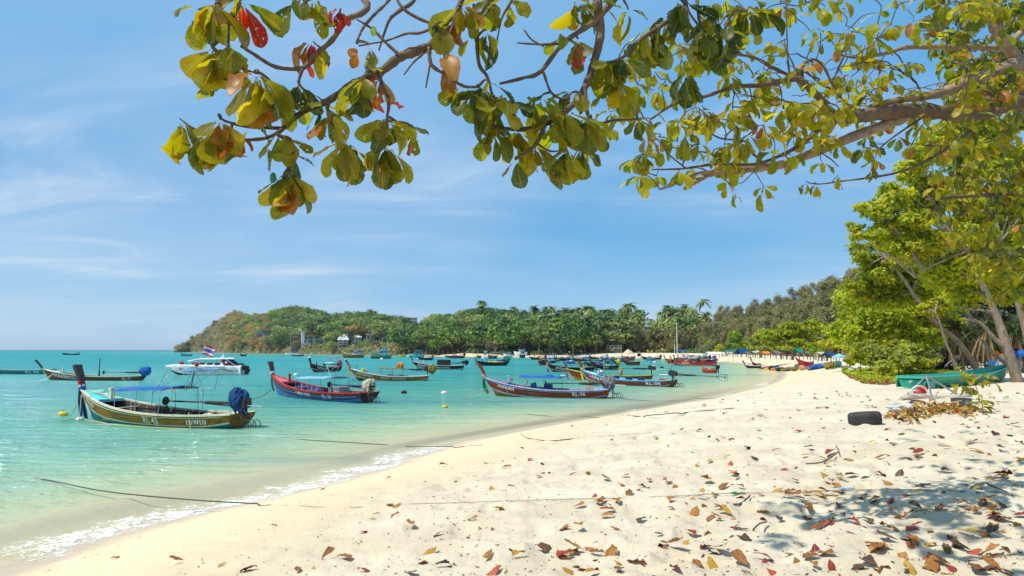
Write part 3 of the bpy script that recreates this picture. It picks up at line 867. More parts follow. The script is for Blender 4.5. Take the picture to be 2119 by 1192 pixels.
for k, spots in forest.items():
 tabs = []
 for tr, cr in PROTO[k]:
  nv = len(cr.vertices); v = np.empty(nv * 3, np.float32); cr.vertices.foreach_get('co', v); v = v.reshape(-1, 3)
  fi = np.empty(len(cr.polygons) * 4, np.int32); cr.loops.foreach_get('vertex_index', fi); fi = fi.reshape(-1, 4)
  tt = np.empty(len(cr.polygons), np.float32); cr.attributes['tint'].data.foreach_get('value', tt)
  tabs.append((v, fi, tt))
 mats_f.append(PROTO[k][0][1].materials[0])
 for x, y, z, sc, rz in spots:
  v, fi, tt = tabs[int(rng.integers(len(tabs)))]
  keep = np.repeat(rng.random(len(fi) // 2) < (0.6 if k != 'palm' else 1.0), 2) if k != 'palm' else np.ones(len(fi), bool)
  c_r, s_r = math.cos(rz), math.sin(rz)
  w = np.stack([v[:, 0] * c_r - v[:, 1] * s_r, v[:, 0] * s_r + v[:, 1] * c_r, v[:, 2]], 1) * sc * np.array([1.12, 1.12, 1]) + np.array([x, y, z])
  ff = fi[keep]
  used, inv = np.unique(ff, return_inverse=True)
  VV.append(w[used]); FF.append(inv.reshape(-1, 4) + base); base += len(used)
  TT.append(np.clip(tt[keep] + rng.uniform(-0.4, 0.4), 0, 1)); MM.append(np.full(keep.sum(), len(mats_f) - 1))
me = mesh_np('forest', np.concatenate(VV), np.concatenate(FF), False, np.concatenate(MM), {'tint': ('FACE', np.concatenate(TT))})
tag(link('forest', me, None, mats_f), 'mixed wood covering the hillsides round the bay', None, None, 'stuff')
n = 34000
q_px = np.concatenate([rng.uniform(366, 2119, n - 9000), rng.uniform(1400, 2395, 9000)]); q_u = rng.uniform(0.0, 1.05, n)
q_d = np.interp(q_px, _HT[:, 0], _HT[:, 1]) * (1 - q_u) + np.interp(q_px, _HT[:, 0], _HT[:, 2]) * q_u
q_a = np.arctan((q_px - 1059.5) * cp / FPX)
P = np.stack([q_d * np.sin(q_a), q_d * np.cos(q_a)], 1)
P = np.column_stack([P, hill_h(P[:, 0], P[:, 1]) + rng.uniform(0.2, 1.6, n)])
V, F = cards(P, np.tile([-0.2, -0.5, 0.8], (n, 1)), np.clip(q_d * 0.0042, 0.5, 2.0), rng, 0.8, 0.3, 0.7)
kind_n = fbm(P[:, 0] * 0.03, P[:, 1] * 0.03, 88, 3) + rng.normal(0, 0.07, n)
ochre_bias = np.interp(q_px, (380, 420, 470, 560, 600, 700), (0.02, 0.12, 0.2, 0.13, 0.03, 0.0))
mi = np.where(kind_n + ochre_bias > 0.62, 0, np.where(kind_n > 0.50, 1, np.where(kind_n > 0.42, 2, 3)))
me = mesh_np('undergrowth', V, F, False, np.repeat(mi, 2), {'tint': ('FACE', np.repeat(np.clip(rng.normal(0.5, 0.2, n), 0, 1), 2))})
tag(link('undergrowth', me, None, [LEAF['ochre'], LEAF['olive'], LEAF['dry'], LEAF['dark']]), 'scrub between the trees on the hillsides', None, None, 'stuff')
print('hill trees', n_ind, 'forest', sum(len(v) for v in forest.values()), 'faces', len(me.polygons))
# ------------------------------------------------------------------ houses on the hillsides
WHITE = M('white_render', (0.78, 0.77, 0.74), 0.75, 0.12, 0.4, 0.1)
CREAM = M('cream_render', (0.62, 0.58, 0.50), 0.8, 0.15, 0.4, 0.1)
GREYW = M('grey_render', (0.42, 0.43, 0.43), 0.8, 0.2, 0.4, 0.1)
ROOFG = M('green_roof_tiles', (0.06, 0.22, 0.15), 0.6, 0.25, 1.0, 0.3)
ROOFW = M('pale_roof_sheet', (0.66, 0.66, 0.66), 0.5, 0.2, 0.8, 0.2)
ROOFD = M('dark_grey_roof', (0.15, 0.155, 0.165), 0.6, 0.25, 1.0, 0.3)
ROOFB = M('blue_roof_sheet', (0.10, 0.27, 0.40), 0.5, 0.2, 1.0, 0.2)
AWN = M('orange_awning', (0.80, 0.30, 0.03), 0.7, 0.15, 0.6, 0.1)
GLASSD = M('dark_window_glass', (0.02, 0.03, 0.04), 0.12, 0.2, 1, 0, spec=0.7)
STEEL = M('grey_metal', (0.35, 0.36, 0.37), 0.4, 0.2, 3, 0.1, metal=0.6)
WOODB = M('brown_wood', (0.16, 0.095, 0.05), 0.7, 0.35, 3, 0.3, stretch=(0.4, 3, 3))
def house(i, name, label, wall, roof_m, kind, storeys=2, balc=True, rz=0.0, deep=8.0, win=3):
 a, b, t0, t1 = HOUSES_PX[i]
 u = HOUSE_U[i]
 x, y, z = house_spot(a, b, t1, u)
 W = (b - a) / FPX * y / 1.08; H = (t1 - t0) / FPX * y
 root = empty(name, (x, y, z), rz + math.atan2(-x, y) * 0.8)
 rh = H * (0.5 if kind == 'gable' else 0.42 if kind == 'hip' else 0.06)
 wh = H - rh
 mb = MB(); mb.box((0, deep / 2, wh / 2 - 2), (W, deep, wh + 4)); mb.build('wall', wall, root)
 mb = MB()
 if kind == 'gable':
  e = 0.7
  mb.add([(-W / 2 - e, -e, wh - 0.3), (W / 2 + e, -e, wh - 0.3), (W / 2 + e, deep + e, wh - 0.3), (-W / 2 - e, deep + e, wh - 0.3), (0, -e, H), (0, deep + e, H)],
    [(0, 4, 5, 3), (4, 1, 2, 5), (0, 1, 4), (3, 5, 2), (0, 3, 2, 1)])
 elif kind == 'hip':
  e = 0.9
  mb.add([(-W / 2 - e, -e, wh), (W / 2 + e, -e, wh), (W / 2 + e, deep + e, wh), (-W / 2 - e, deep + e, wh), (-W * 0.28, deep / 2, H), (W * 0.28, deep / 2, H)],
    [(0, 1, 5, 4), (1, 2, 5), (2, 3, 4, 5), (3, 0, 4), (0, 3, 2, 1)])
 else:
  mb.box((0, deep / 2 - 0.6, wh + rh / 2), (W + 1.0, deep + 1.6, max(0.35, rh)))
 mb.build('roof', roof_m, root)
 sh = wh / storeys
 for s_ in range(storeys):
  for k in range(win):
   cx = -W / 2 + W * (k + 0.5) / win
   mb = MB(); mb.box((cx, -0.03, s_ * sh + sh * 0.5), (W / win * 0.62, 0.12, sh * 0.62)); wn_ = mb.build('window', GLASSD, root)
   mb = MB(); mb.box((cx, -0.11, s_ * sh + sh * 0.5), (0.09, 0.06, sh * 0.62)); mb.box((cx, -0.08, s_ * sh + sh * 0.17), (W / win * 0.7, 0.2, 0.12)); mb.build('frame', WHITE, wn_)
  if balc and s_ > 0:
   mb = MB(); mb.box((0, -0.9, s_ * sh + 0.02), (W * 0.96, 1.7, 0.2)); bl = mb.build('balcony', wall, root)
   mb = MB(); mb.box((0, -1.7, s_ * sh + 1.05), (W * 0.96, 0.06, 0.08))
   for k in range(9):
    mb.box((-W * 0.47 + W * 0.94 * k / 8, -1.7, s_ * sh + 0.56), (0.06, 0.05, 0.92))
   mb.build('railing', STEEL, bl)
 tag(root, label, 'house', 'houses on the hillside')
 return root, W, H, wh, deep
r_, W, H, wh, dp = house(0, 'hillside_villa', 'white modern villa with an orange awning above dark balconies', WHITE, WHITE, 'flat', 3, True, 0.12, 6, 4)
mb = MB(); mb.add([(-W * 0.36, -0.2, wh - 0.4), (W * 0.30, -0.2, wh - 0.4), (W * 0.30, -1.9, wh - H * 0.34), (-W * 0.36, -1.9, wh - H * 0.34)], [(0, 1, 2, 3)])
mb.add([(-W * 0.36, -0.2, wh - 0.52), (W * 0.30, -0.2, wh - 0.52), (W * 0.30, -1.9, wh - H * 0.27 - 0.1), (-W * 0.36, -1.9, wh - H * 0.27 - 0.1)], [(0, 3, 2, 1)]); mb.build('awning', AWN, r_)
mb = MB(); mb.box((-W * 0.44, -1.2, wh / 2), (W * 0.12, 2.8, wh)); mb.build('side_wall', WHITE, r_)
mb = MB(); mb.box((W * 0.43, -1.2, wh / 2), (W * 0.16, 2.8, wh)); mb.build('side_wall', WHITE, r_)
house(1, 'hillside_house', 'house with a steep green gable roof among the headland trees', GREYW, ROOFG, 'gable', 1, True, -0.25, 9, 2)
house(2, 'hillside_house', 'tall pale narrow house with balconies right of the orange-awning villa', CREAM, ROOFW, 'hip', 3, True, 0.1, 8, 2)
house(3, 'hillside_house', 'low white hip-roofed house left of the pair on the slope', WHITE, ROOFW, 'hip', 1, False, 0.0, 8, 3)
house(4, 'hillside_house', 'low cream house with a bare tree before its front', CREAM, ROOFW, 'flat', 1, False, 0.0, 8, 2)
house(5, 'hilltop_villa', 'white villa with columns on the crest below the palms', WHITE, WHITE, 'flat', 2, True, 0.0, 10, 5)
house(6, 'hillside_house', 'small white house half hidden in the middle of the slope', WHITE, ROOFW, 'hip', 1, False, 0.1, 7, 2)
house(7, 'shore_house', 'white tin-roofed house behind the bright green shore trees', WHITE, ROOFW, 'gable', 1, False, 0.6, 8, 2)
house(8, 'beach_restaurant', 'two-storey restaurant with grey hip roof behind the sand pile', WHITE, ROOFD, 'hip', 2, True, 0.0, 9, 4)
house(9, 'hillside_house', 'house with a light blue roof below the casuarinas', GREYW, ROOFB, 'hip', 1, False, 0.2, 9, 3)
house(10, 'hilltop_house', 'low white flat building right of the hilltop villa', WHITE, ROOFW, 'flat', 1, False, 0.0, 7, 3)
ROCK = M('shore_rock', (0.36, 0.31, 0.26), 0.9, 0.4, 0.6, 0.6, 3, objvar=0.25)
def rock_mesh(seed, n=10, k=7):
 rs = np.random.default_rng(seed)
 mb = MB(); mb.ball((0, 0, 0), 1, n, k)
 v = np.array(mb.v); pl = rs.normal(0, 1, (9, 3)); pl /= np.linalg.norm(pl, axis=1)[:, None]
 for p in pl:
  d = v @ p; c = rs.uniform(0.55, 0.85)
  v -= np.where(d > c, d - c, 0)[:, None] * p
 v *= rs.uniform(0.75, 1.2, 3) * np.array([1.2, 1, 0.75]); v += rs.normal(0, 0.025, v.shape)
 me = mesh_np('rock', v, mb.f); me.materials.append(ROCK)
 return me
ROCKS = [rock_mesh(900 + i) for i in range(6)]
def rock(x, y, z, s, lab, grp):
 o = link('rock', ROCKS[int(rng.integers(6))])
 o.location = (x, y, z); o.scale = (s, s, s); o.rotation_euler = (rng.uniform(-0.3, 0.3), rng.uniform(-0.3, 0.3), rng.uniform(0, 6.28))
 return tag(o, lab, 'rock', grp)
def waterline(px, off=0.0):
 lo, hi = 120.0, 1250.0
 f0, _ = foot_crest(px)
 ds = np.linspace(f0 * 0.55, f0 * 1.1, 200)
 a = math.atan((px - 1059.5) * cp / FPX)
 s = shore_dist(ds * math.sin(a), ds * math.cos(a))
 if s.max() <= off: return None
 k = int(np.argmax(s > off))
 return ds[k] * math.sin(a), ds[k] * math.cos(a)
for px in np.concatenate([np.arange(364, 560, 4.2), np.arange(560, 690, 8.5), np.arange(760, 860, 9.0)]):
 px = px + rng.uniform(-2, 2)
 w_ = waterline(px, rng.uniform(0.5, 5))
 if w_ is None: continue
 x, y = w_
 if y < 0.9 * foot_crest(px)[0] * math.cos(math.atan((px - 1059.5) * cp / FPX)): continue
 s = float(rng.uniform(1.2, 3.0) if px < 560 else rng.uniform(0.8, 1.8))
 rock(x, y, 0.25 * s, s, ('pale angular boulder at the foot of the headland tip' if px < 460 else 'pale boulder under the ochre slope' if px < 560 else 'grey rock on the shore below the villas' if px < 690 else 'small rock on the shore behind the trawlers'), 'boulders along the headland waterline')
# ------------------------------------------------------------------ boats
def paint(name, c, rough=0.45, wear=0.25):
 return M('paint_' + name, c, rough, 0.18, 1.3, 0.08, 14, wear=wear, wearcol=tuple(0.45 * q + 0.03 for q in c[:3]) + (1,), spec=0.25)
PT = {
 'brown': M('varnished_planks', (0.17, 0.062, 0.018), 0.5, 0.5, 1.6, 0.15, 10, stretch=(0.25, 2, 3), wear=0.2, wearcol=(0.07, 0.04, 0.022, 1), spec=0.2, seam=0.15),
 'olive': M('weathered_ochre_planks', (0.27, 0.15, 0.022), 0.6, 0.5, 1.3, 0.2, 10, stretch=(0.35, 2, 2.4), wear=0.35, wearcol=(0.11, 0.07, 0.02, 1), spec=0.15, seam=0.15),
 'redbrown': M('red_brown_planks', (0.22, 0.042, 0.012), 0.5, 0.4, 1.6, 0.15, 10, stretch=(0.25, 2, 3), wear=0.2, wearcol=(0.07, 0.025, 0.014, 1), spec=0.2, seam=0.15),
 'darkbrown': M('dark_planks', (0.045, 0.022, 0.015), 0.45, 0.4, 1.6, 0.15, 10, stretch=(0.25, 2, 3), seam=0.15),
 'black': paint('black', (0.010, 0.009, 0.010), 0.55), 'white': paint('white', (0.72, 0.72, 0.69)), 'cream': paint('cream', (0.62, 0.60, 0.42)), 'red': paint('red', (0.42, 0.028, 0.022)),
 'blue': paint('blue', (0.025, 0.16, 0.46)), 'deepblue': paint('deep_blue', (0.012, 0.04, 0.19)), 'skyblue': paint('sky_blue', (0.13, 0.42, 0.62)), 'teal': paint('teal', (0.015, 0.17, 0.22)),
 'mint': paint('mint', (0.36, 0.66, 0.55)), 'turq': paint('turquoise', (0.10, 0.55, 0.60)), 'green': paint('green', (0.02, 0.16, 0.055)), 'lime': paint('lime', (0.36, 0.50, 0.06)), 'yellow': paint('yellow', (0.68, 0.46, 0.03)), 'orange': paint('orange', (0.62, 0.16, 0.02)),
 'lilac': paint('lilac_blue', (0.34, 0.43, 0.66)), 'grey': paint('grey', (0.28, 0.28, 0.28)), 'pink': paint('pink', (0.6, 0.12, 0.16)), 'seagreen': paint('sea_green', (0.06, 0.25, 0.16)),
}
def cloth(name, c, rough=0.8):
 t = NT('cloth_' + name)
 co = t.coords('Object')
 f = t.noise(co, 2.5, 5, 0.6)
 cc = t.mix(t.rng(f, 0.3, 0.7), tuple(q * 0.78 for q in c[:3]) + (1,), tuple(min(1, q * 1.12) for q in c[:3]) + (1,))
 nb = t.bump(t.noise(co, 7, 4, 0.6), 0.35, 0.05)
 d = t.n('ShaderNodeBsdfPrincipled', {'Base Color': cc, 'Roughness': rough, 'Specular IOR Level': 0.2, 'Normal': nb})
 tr = t.n('ShaderNodeBsdfTranslucent', {'Color': cc, 'Normal': nb})
 return t.done(t.n('ShaderNodeMixShader', {0: 0.22, 1: d.outputs[0], 2: tr.outputs[0]}).outputs[0])
CL = {'blue': cloth('tarp_blue', (0.02, 0.15, 0.50)), 'navy': cloth('tarp_navy', (0.012, 0.065, 0.20)), 'pale': cloth('tarp_pale_blue', (0.30, 0.55, 0.80)), 'white': cloth('white', (0.68, 0.68, 0.66)), 'grey': cloth('grey', (0.20, 0.20, 0.21)),
  'cream': cloth('cream', (0.52, 0.49, 0.36)), 'ochre': cloth('ochre', (0.28, 0.20, 0.04)), 'red': cloth('red', (0.55, 0.03, 0.03)), 'pink': cloth('pink', (0.60, 0.14, 0.20)), 'yellow': cloth('yellow', (0.72, 0.60, 0.05)), 'orange': cloth('orange', (0.75, 0.27, 0.05)),
  'green': cloth('green', (0.03, 0.30, 0.10)), 'violet': cloth('violet', (0.20, 0.10, 0.36)), 'lilac': cloth('lilac', (0.30, 0.38, 0.62)), 'peach': cloth('peach', (0.68, 0.40, 0.26)), 'teal': cloth('teal', (0.02, 0.22, 0.18)), 'black': cloth('black', (0.02, 0.02, 0.022))}
WOOD = M('grey_deck_wood', (0.27, 0.22, 0.17), 0.8, 0.35, 2, 0.3, 12, stretch=(0.4, 4, 3))
WOODW = M('bare_boat_wood', (0.44, 0.35, 0.27), 0.8, 0.3, 2, 0.2, 12, stretch=(0.4, 4, 3))
WOODD = M('dark_hull_inside', (0.055, 0.035, 0.026), 0.7, 0.4, 2, 0.3, 12, stretch=(0.4, 4, 3))
PROWW = M('prow_timber', (0.052, 0.026, 0.024), 0.45, 0.4, 2.5, 0.25, 12, stretch=(2.5, 2.5, 0.3), wear=0.15, wearcol=(0.10, 0.06, 0.05, 1))
IRON = M('engine_iron', (0.035, 0.035, 0.038), 0.5, 0.4, 6, 0.2, metal=0.3, wear=0.25, wearcol=(0.09, 0.045, 0.025, 1))
PIPE = M('galvanised_pipe', (0.36, 0.37, 0.38), 0.4, 0.2, 5, 0.1, metal=0.7)
ROPE = M('rope_fibre', (0.36, 0.33, 0.24), 0.9, 0.3, 20, 0.4, 60)
ROPED = M('rope_dark', (0.06, 0.065, 0.05), 0.9, 0.3, 20, 0.4, 60)
ROPEY = M('rope_yellow', (0.48, 0.42, 0.15), 0.9, 0.3, 20, 0.4, 60)
LETTER = M('lettering_white', (0.74, 0.73, 0.68), 0.6, 0.15, 3, 0.0)
LETTERB = M('lettering_dark', (0.02, 0.02, 0.03), 0.5, 0.1, 3, 0.0)
def text_mesh(s, size, bold=0.0, shear=0.0):
 cu = bpy.data.curves.new('lettering', 'FONT')
 cu.body = s; cu.size = size; cu.offset = bold * size; cu.shear = shear; cu.resolution_u = 2
 o = bpy.data.objects.new('lettering_tmp', cu); C.objects.link(o)
 dg = bpy.context.evaluated_depsgraph_get()
 dg.update()
 me = bpy.data.meshes.new_from_object(o.evaluated_get(dg))
 bpy.data.objects.remove(o); bpy.data.curves.remove(cu)
 return me
class Hull:
 """long-tail hull: x from the transom (0) to the stem head (L), bow at +x, waterline z = 0"""
 def __init__(s, L, B, free=0.62, bow=1.35, stern=0.12, rake=0.9):
  s.L, s.B, s.free, s.bow, s.stern, s.rake = L, B, free, bow, stern, rake
 def sheer(s, u):
  return s.free + s.stern * max(0, 1 - u / 0.30) ** 2 + (s.bow - s.free) * max(0, (u - 0.32) / 0.68) ** 2.1
 def beam(s, u):
  w = (0.62 + 0.38 * math.sin(min(1, u / 0.42) * PI / 2)) if u < 0.42 else max(0.0, 1 - ((u - 0.42) / 0.585) ** 2.2)
  return max(0.05, s.B / 2 * w)
 def keel(s, u):
  return -0.38 + 0.30 * max(0, 1 - u / 0.14) + (0.40 + s.sheer(1) * 0.0) * max(0, (u - 0.70) / 0.30) ** 2 * 1.2
 def xs(s, u, v):
  """raked stem: below the sheer the ends lie further aft"""
  return s.L * u - s.rake * v * max(0, (u - 0.55) / 0.45) ** 1.6 + 0.10 * s.L * 0.3 * v * max(0, 1 - u / 0.1)
 def sec(s, v):
  return (1 - v ** 2.6) ** 0.62 * (1 - 0.10 * v) if v < 1 else 0.0
 def pt(s, u, v, side):
  g, k = s.sheer(u), s.keel(u)
  return Vector((s.xs(u, v), side * max(0.02, s.beam(u) * s.sec(v)), g + (k - g) * v))
 def on_side(s, x, drop, side, out=0.012):
  """point on the planking at x, `drop` metres below the rail"""
  u = min(1, max(0, x / s.L))
  for _ in range(6):
   v = drop / (s.sheer(u) - s.keel(u))
   u = min(1, max(0, u + (x - s.xs(u, v)) / s.L))
  v = min(0.98, max(0, drop / (s.sheer(u) - s.keel(u))))
  p = s.pt(u, v, side)
  return p + Vector((0, side * out, 0))
def hull_letters(root, H, s, x_left, drop, size, side=1, mat=None, bold=0.015, width=None, shear=0.0):
 """lettering painted on the planking; reads from bow to stern on the port side (side=+1)"""
 me = text_mesh(s, size, bold, shear)
 if not me.vertices:
  return
 xs = [v.co.x for v in me.vertices]; w = max(xs) - min(xs); k = (width / w) if width else 1.0
 for v in me.vertices:
  xx = x_left - v.co.x * k if side > 0 else x_left + v.co.x * k
  v.co = H.on_side(xx, drop - v.co.y, side, 0.014)
 me.materials.append(mat or LETTER)
 return link('lettering', me, root)
def tarp_lump(c, d, seed, drape=0.5, tilt=0.0):
 """a crumpled cover thrown over something"""
 rs = np.random.default_rng(seed)
 mb = MB(); mb.ball((0, 0, 0), 1, 20, 12)
 v = np.array(mb.v)
 n = fbm(v[:, 0] * 2.2 + seed, v[:, 1] * 2.2 + v[:, 2] * 1.7, seed, 4) - 0.5
 n2 = np.abs(fbm(v[:, 0] * 3.1 + v[:, 2] * 2 + seed, v[:, 1] * 3.1 - v[:, 2], seed + 5, 3) - 0.5)
 v = v * (1.06 + 0.75 * n - 0.8 * n2)[:, None]
 f2 = np.abs(np.sin(np.arctan2(v[:, 1], v[:, 0]) * 5 + seed + v[:, 2])) * 0.16
 v[:, :2] *= (1 - f2 * np.clip(0.6 - v[:, 2], 0, 1.5))[:, None]
 v[:, 2] = np.where(v[:, 2] < 0, v[:, 2] * (0.7 + drape * rs.random(len(v))), v[:, 2] * 0.9)
 v *= np.array(d) / 2
 ca, sa = math.cos(tilt), math.sin(tilt)
 v = np.stack([v[:, 0] * ca + v[:, 2] * sa, v[:, 1], -v[:, 0] * sa + v[:, 2] * ca], 1)
 return v + np.array(c), mb.f
def ribbon_mesh(p, L, w, seed, sway=(0.1, 0.05)):
 """a hanging cloth ribbon, gathered at the top"""
 n, m = 7, 5
 rs = np.random.default_rng(seed)
 V = []
 for i in range(n):
  q = i / (n - 1)
  for j in range(m):
   a = (j / (m - 1) - 0.5)
   ww = w * (0.35 + 0.65 * math.sin(min(1, q * 1.6) * PI / 2))
   V.append(Vector(p) + Vector((a * ww + sway[0] * L * q * q, 0.35 * ww * math.sin(a * 9 + seed + q * 2), -L * q * (0.94 + 0.12 * rs.random()) + sway[1] * 0)))
 F = [(i * m + j, i * m + j + 1, (i + 1) * m + j + 1, (i + 1) * m + j) for i in range(n - 1) for j in range(m - 1)]
 return V, F
def longtail(label, L=9.0, B=1.7, free=0.62, bow=1.35, prow=1.35, prow_lean=0.42, prow_w=0.34, hull='brown', low='blue', stripe=None, rail='red', prowc=None, tip=None, inside=None, deck='turq',
    texts=(), canopy=None, upper=None, engine='in', cover=None, shaft_up=0.10, ribbons=(), lod=0, bow_post=True, thwarts=5, ribs=13, pile=None, extra=None, planks=6, group='longtail boats moored in the bay', stern_gear=True, seed=1, mat_prow=None, low_v=0.62, cat='longtail boat', wrap=None, eng_h=0.0):
 root = empty('longtail_boat')
 tag(root, label, cat, group)
 H = Hull(L, B, free, bow)
 PTg = lambda k: PT[k]
 nu = 26 if lod == 0 else 16 if lod == 1 else 10
 vs = [0, 0.10, 0.24, 0.40, low_v - 0.07, low_v, 0.76, 0.88, 1.0] if lod < 2 else [0, 0.15, low_v - 0.08, low_v, 1.0]
 us = [i / (nu - 1) for i in range(nu)]
 V, F, MI = [], [], []
 nv = len(vs)
 for side in (1, -1):
  b = len(V)
  for u in us:
   for v in vs:
    V.append(H.pt(u, v, side))
  for i in range(nu - 1):
   for j in range(nv - 1):
    q = (b + i * nv + j, b + i * nv + j + 1, b + (i + 1) * nv + j + 1, b + (i + 1) * nv + j)
    F.append(q if side > 0 else q[::-1])
    MI.append(1 if vs[j + 1] > low_v + 0.001 else (2 if stripe and abs(vs[j + 1] - low_v) < 1e-3 else 0))
 b0 = nu * nv
 F.append(tuple(range(nv)) + tuple(b0 + j for j in range(nv - 1, -1, -1))); MI.append(0)
 me = mesh_np('hull', V, F, True, MI)
 link('hull', me, root, [PT[hull], PT[low], PT[stripe or low]])
 V, F = [], []
 for u in us:
  g = H.sheer(u); bm_ = max(0.03, H.beam(u) - 0.05)
  fl = max(0.06, H.keel(u) + 0.42)
  V += [Vector((H.xs(u, 0), bm_, g)), Vector((H.xs(u, 0.4), bm_ * 0.90, (g + fl) / 2)), Vector((H.xs(u, 0.7), bm_ * 0.72, fl)), Vector((H.xs(u, 0.7), -bm_ * 0.72, fl)), Vector((H.xs(u, 0.4), -bm_ * 0.90, (g + fl) / 2)), Vector((H.xs(u, 0), -bm_, g))]
 for i in range(nu - 1):
  for j in range(5):
   F.append((i * 6 + j, (i + 1) * 6 + j, (i + 1) * 6 + j + 1, i * 6 + j + 1))
 link('hull_inside', mesh_np('hull_inside', V, F, False), root, PT[inside] if inside else WOODD)
 for side in (1, -1):
  mb = MB(); V, F = [], []
  for u in us:
   p = H.pt(u, 0, side); o = 0.055
   V += [p + Vector((0, side * o, -0.045)), p + Vector((0, side * o, 0.035)), p + Vector((0, -side * 0.07, 0.035)), p + Vector((0, -side * 0.07, -0.045))]
  for i in range(nu - 1):
   for j in range(4):
    q = (i * 4 + j, (i + 1) * 4 + j, (i + 1) * 4 + (j + 1) % 4, i * 4 + (j + 1) % 4)
    F.append(q if side < 0 else q[::-1])
  F += [(0, 1, 2, 3), tuple((nu - 1) * 4 + j for j in (3, 2, 1, 0))]
  mb.add(V, F); mb.build('rail', PT[rail], root)
  if lod == 0:
   mb = MB(); mb.tube([H.pt(u, 0.12, side) + Vector((0, side * 0.012, 0)) for u in us[1:]], 0.022, 4); mb.build('rub_strake', PT[rail] if hull != 'black' else PT['grey'], root)
 top = Vector((L, 0, H.sheer(1.0)))
 pb = top + Vector((-0.12, 0, -0.15)); pt_ = top + Vector((prow_lean * prow, 0, prow))
 d = (pt_ - pb).normalized(); nrm = Vector((d.z, 0, -d.x))
 mb = MB()
 seg = 5; V, F = [], []
 for i in range(seg + 1):
  q = i / seg
  c = pb.lerp(pt_, q) + nrm * (-0.06 * math.sin(q * PI))
  w = prow_w * (0.50 + 0.55 * q) * 0.5; th = 0.085
  V += [c + nrm * th + Vector((0, w, 0)), c + nrm * th - Vector((0, w, 0)), c - nrm * th - Vector((0, w * 0.92, 0)), c - nrm * th + Vector((0, w * 0.92, 0))]
 for i in range(seg):
  for j in range(4):
   F.append((i * 4 + j, i * 4 + (j + 1) % 4, (i + 1) * 4 + (j + 1) % 4, (i + 1) * 4 + j))
 F += [(3, 2, 1, 0), tuple(seg * 4 + j for j in range(4))]
 mb.add(V, F); mb.build('prow', PT[prowc] if prowc else (mat_prow or PROWW), root)
 mb = MB(); mb.tube([H.pt(1.0, v, 0) + Vector((0.03, 0, 0)) for v in (0, 0.3, 0.6, 0.9)], [0.07, 0.065, 0.06, 0.05], 5); mb.build('stem', PT[rail] if lod < 2 else PT[hull], root)
 if tip:
  mb = MB(); mb.box(pt_ + d * 0.03, (prow_w * 0.55, prow_w * 1.12, 0.10), Matrix.Rotation(math.atan2(d.x, d.z), 3, 'Y')); mb.build('prow_tip', PT[tip], root)
 uf = 0.80
 fd = [u for u in [uf, 0.84, 0.88, 0.92, 0.96, 0.985]]
 V = []
 for u in fd:
  g = H.sheer(u) - 0.03; b_ = H.beam(u) - 0.06
  V += [Vector((H.xs(u, 0), b_, g)), Vector((H.xs(u, 0), 0, g + 0.06)), Vector((H.xs(u, 0), -b_, g))]
 F = []
 for i in range(len(fd) - 1):
  for j in range(2):
   F.append((i * 3 + j, i * 3 + j + 1, (i + 1) * 3 + j + 1, (i + 1) * 3 + j))
 link('fore_deck', mesh_np('fore_deck', V, [q[::-1] for q in F]), root, PT[deck])
 if bow_post and lod < 2:
  g = H.sheer(uf) - 0.02; x = H.xs(uf, 0)
  mb = MB(); mb.box((x, 0, g + 0.02), (0.10, H.beam(uf) * 2 - 0.16, 0.14)); mb.build('breast_beam', PT[deck], root)
  mb = MB(); mb.box((x - 0.02, 0.0, g + 0.28), (0.13, 0.13, 0.52)); mb.box((x - 0.02, 0, g + 0.58), (0.18, 0.18, 0.12)); mb.build('bow_post', PT[rail], root)
 if lod == 0:
  for i in range(ribs):
   u = 0.14 + 0.62 * i / (ribs - 1)
   for side in (1, -1):
    g = H.sheer(u) - 0.04; b_ = H.beam(u) - 0.075; fl = max(0.07, H.keel(u) + 0.43)
    mb = MB(); mb.tube([(H.xs(u, 0), side * b_, g), (H.xs(u, 0.3), side * b_ * 0.93, (g + fl) / 2), (H.xs(u, 0.6), side * b_ * 0.74, fl)], 0.045, 4); mb.build('rib', WOODW, root)
  for i in range(planks):
   y_ = (i - (planks - 1) / 2) * (B * 0.62 / planks)
   mb = MB(); mb.box((L * 0.47, y_, 0.16 + 0.004 * (i % 2)), (L * 0.56, B * 0.58 / planks, 0.03)); mb.build('floor_board', WOOD, root)
 for i in range(thwarts):
  u = 0.22 + 0.50 * i / max(1, thwarts - 1)
  mb = MB(); mb.box((L * u, 0, H.sheer(u) - 0.20), (0.22 if lod == 0 else 0.3, H.beam(u) * 1.86, 0.04)); mb.build('thwart', WOOD if lod else WOODW, root)
 us_ = [0.0, 0.05, 0.10, 0.14]
 V = []
 for u in us_:
  g = H.sheer(u) - 0.015; b_ = H.beam(u) - 0.05
  V += [Vector((H.xs(u, 0), b_, g)), Vector((H.xs(u, 0), -b_, g))]
 link('stern_deck', mesh_np('stern_deck', V, [(i * 2, i * 2 + 1, i * 2 + 3, i * 2 + 2) for i in range(3)]), root, PT[rail] if lod == 0 else WOOD)
 if canopy:
  u0, u1, hh, ck, wv = canopy[:5]
  w = B * 0.44 * wv
  nx = 6; V, F = [], []
  for i in range(nx):
   x = L * (u0 + (u1 - u0) * i / (nx - 1))
   for j in range(5):
    a = j / 4 * 2 - 1
    z = H.sheer(0.45) + hh + 0.10 * (1 - a * a) + 0.02 * math.sin(i * 2.3 + j) + (canopy[5] if len(canopy) > 5 else 0.0) * (i / (nx - 1) - 0.5)
    V.append(Vector((x, a * w, z)))
  top_i = len(V)
  for p in list(V):
   V.append(p - Vector((0, 0, 0.035)))
  for i in range(nx - 1):
   for j in range(4):
    q = (i * 5 + j, (i + 1) * 5 + j, (i + 1) * 5 + j + 1, i * 5 + j + 1)
    F += [q, tuple(top_i + k for k in q[::-1])]
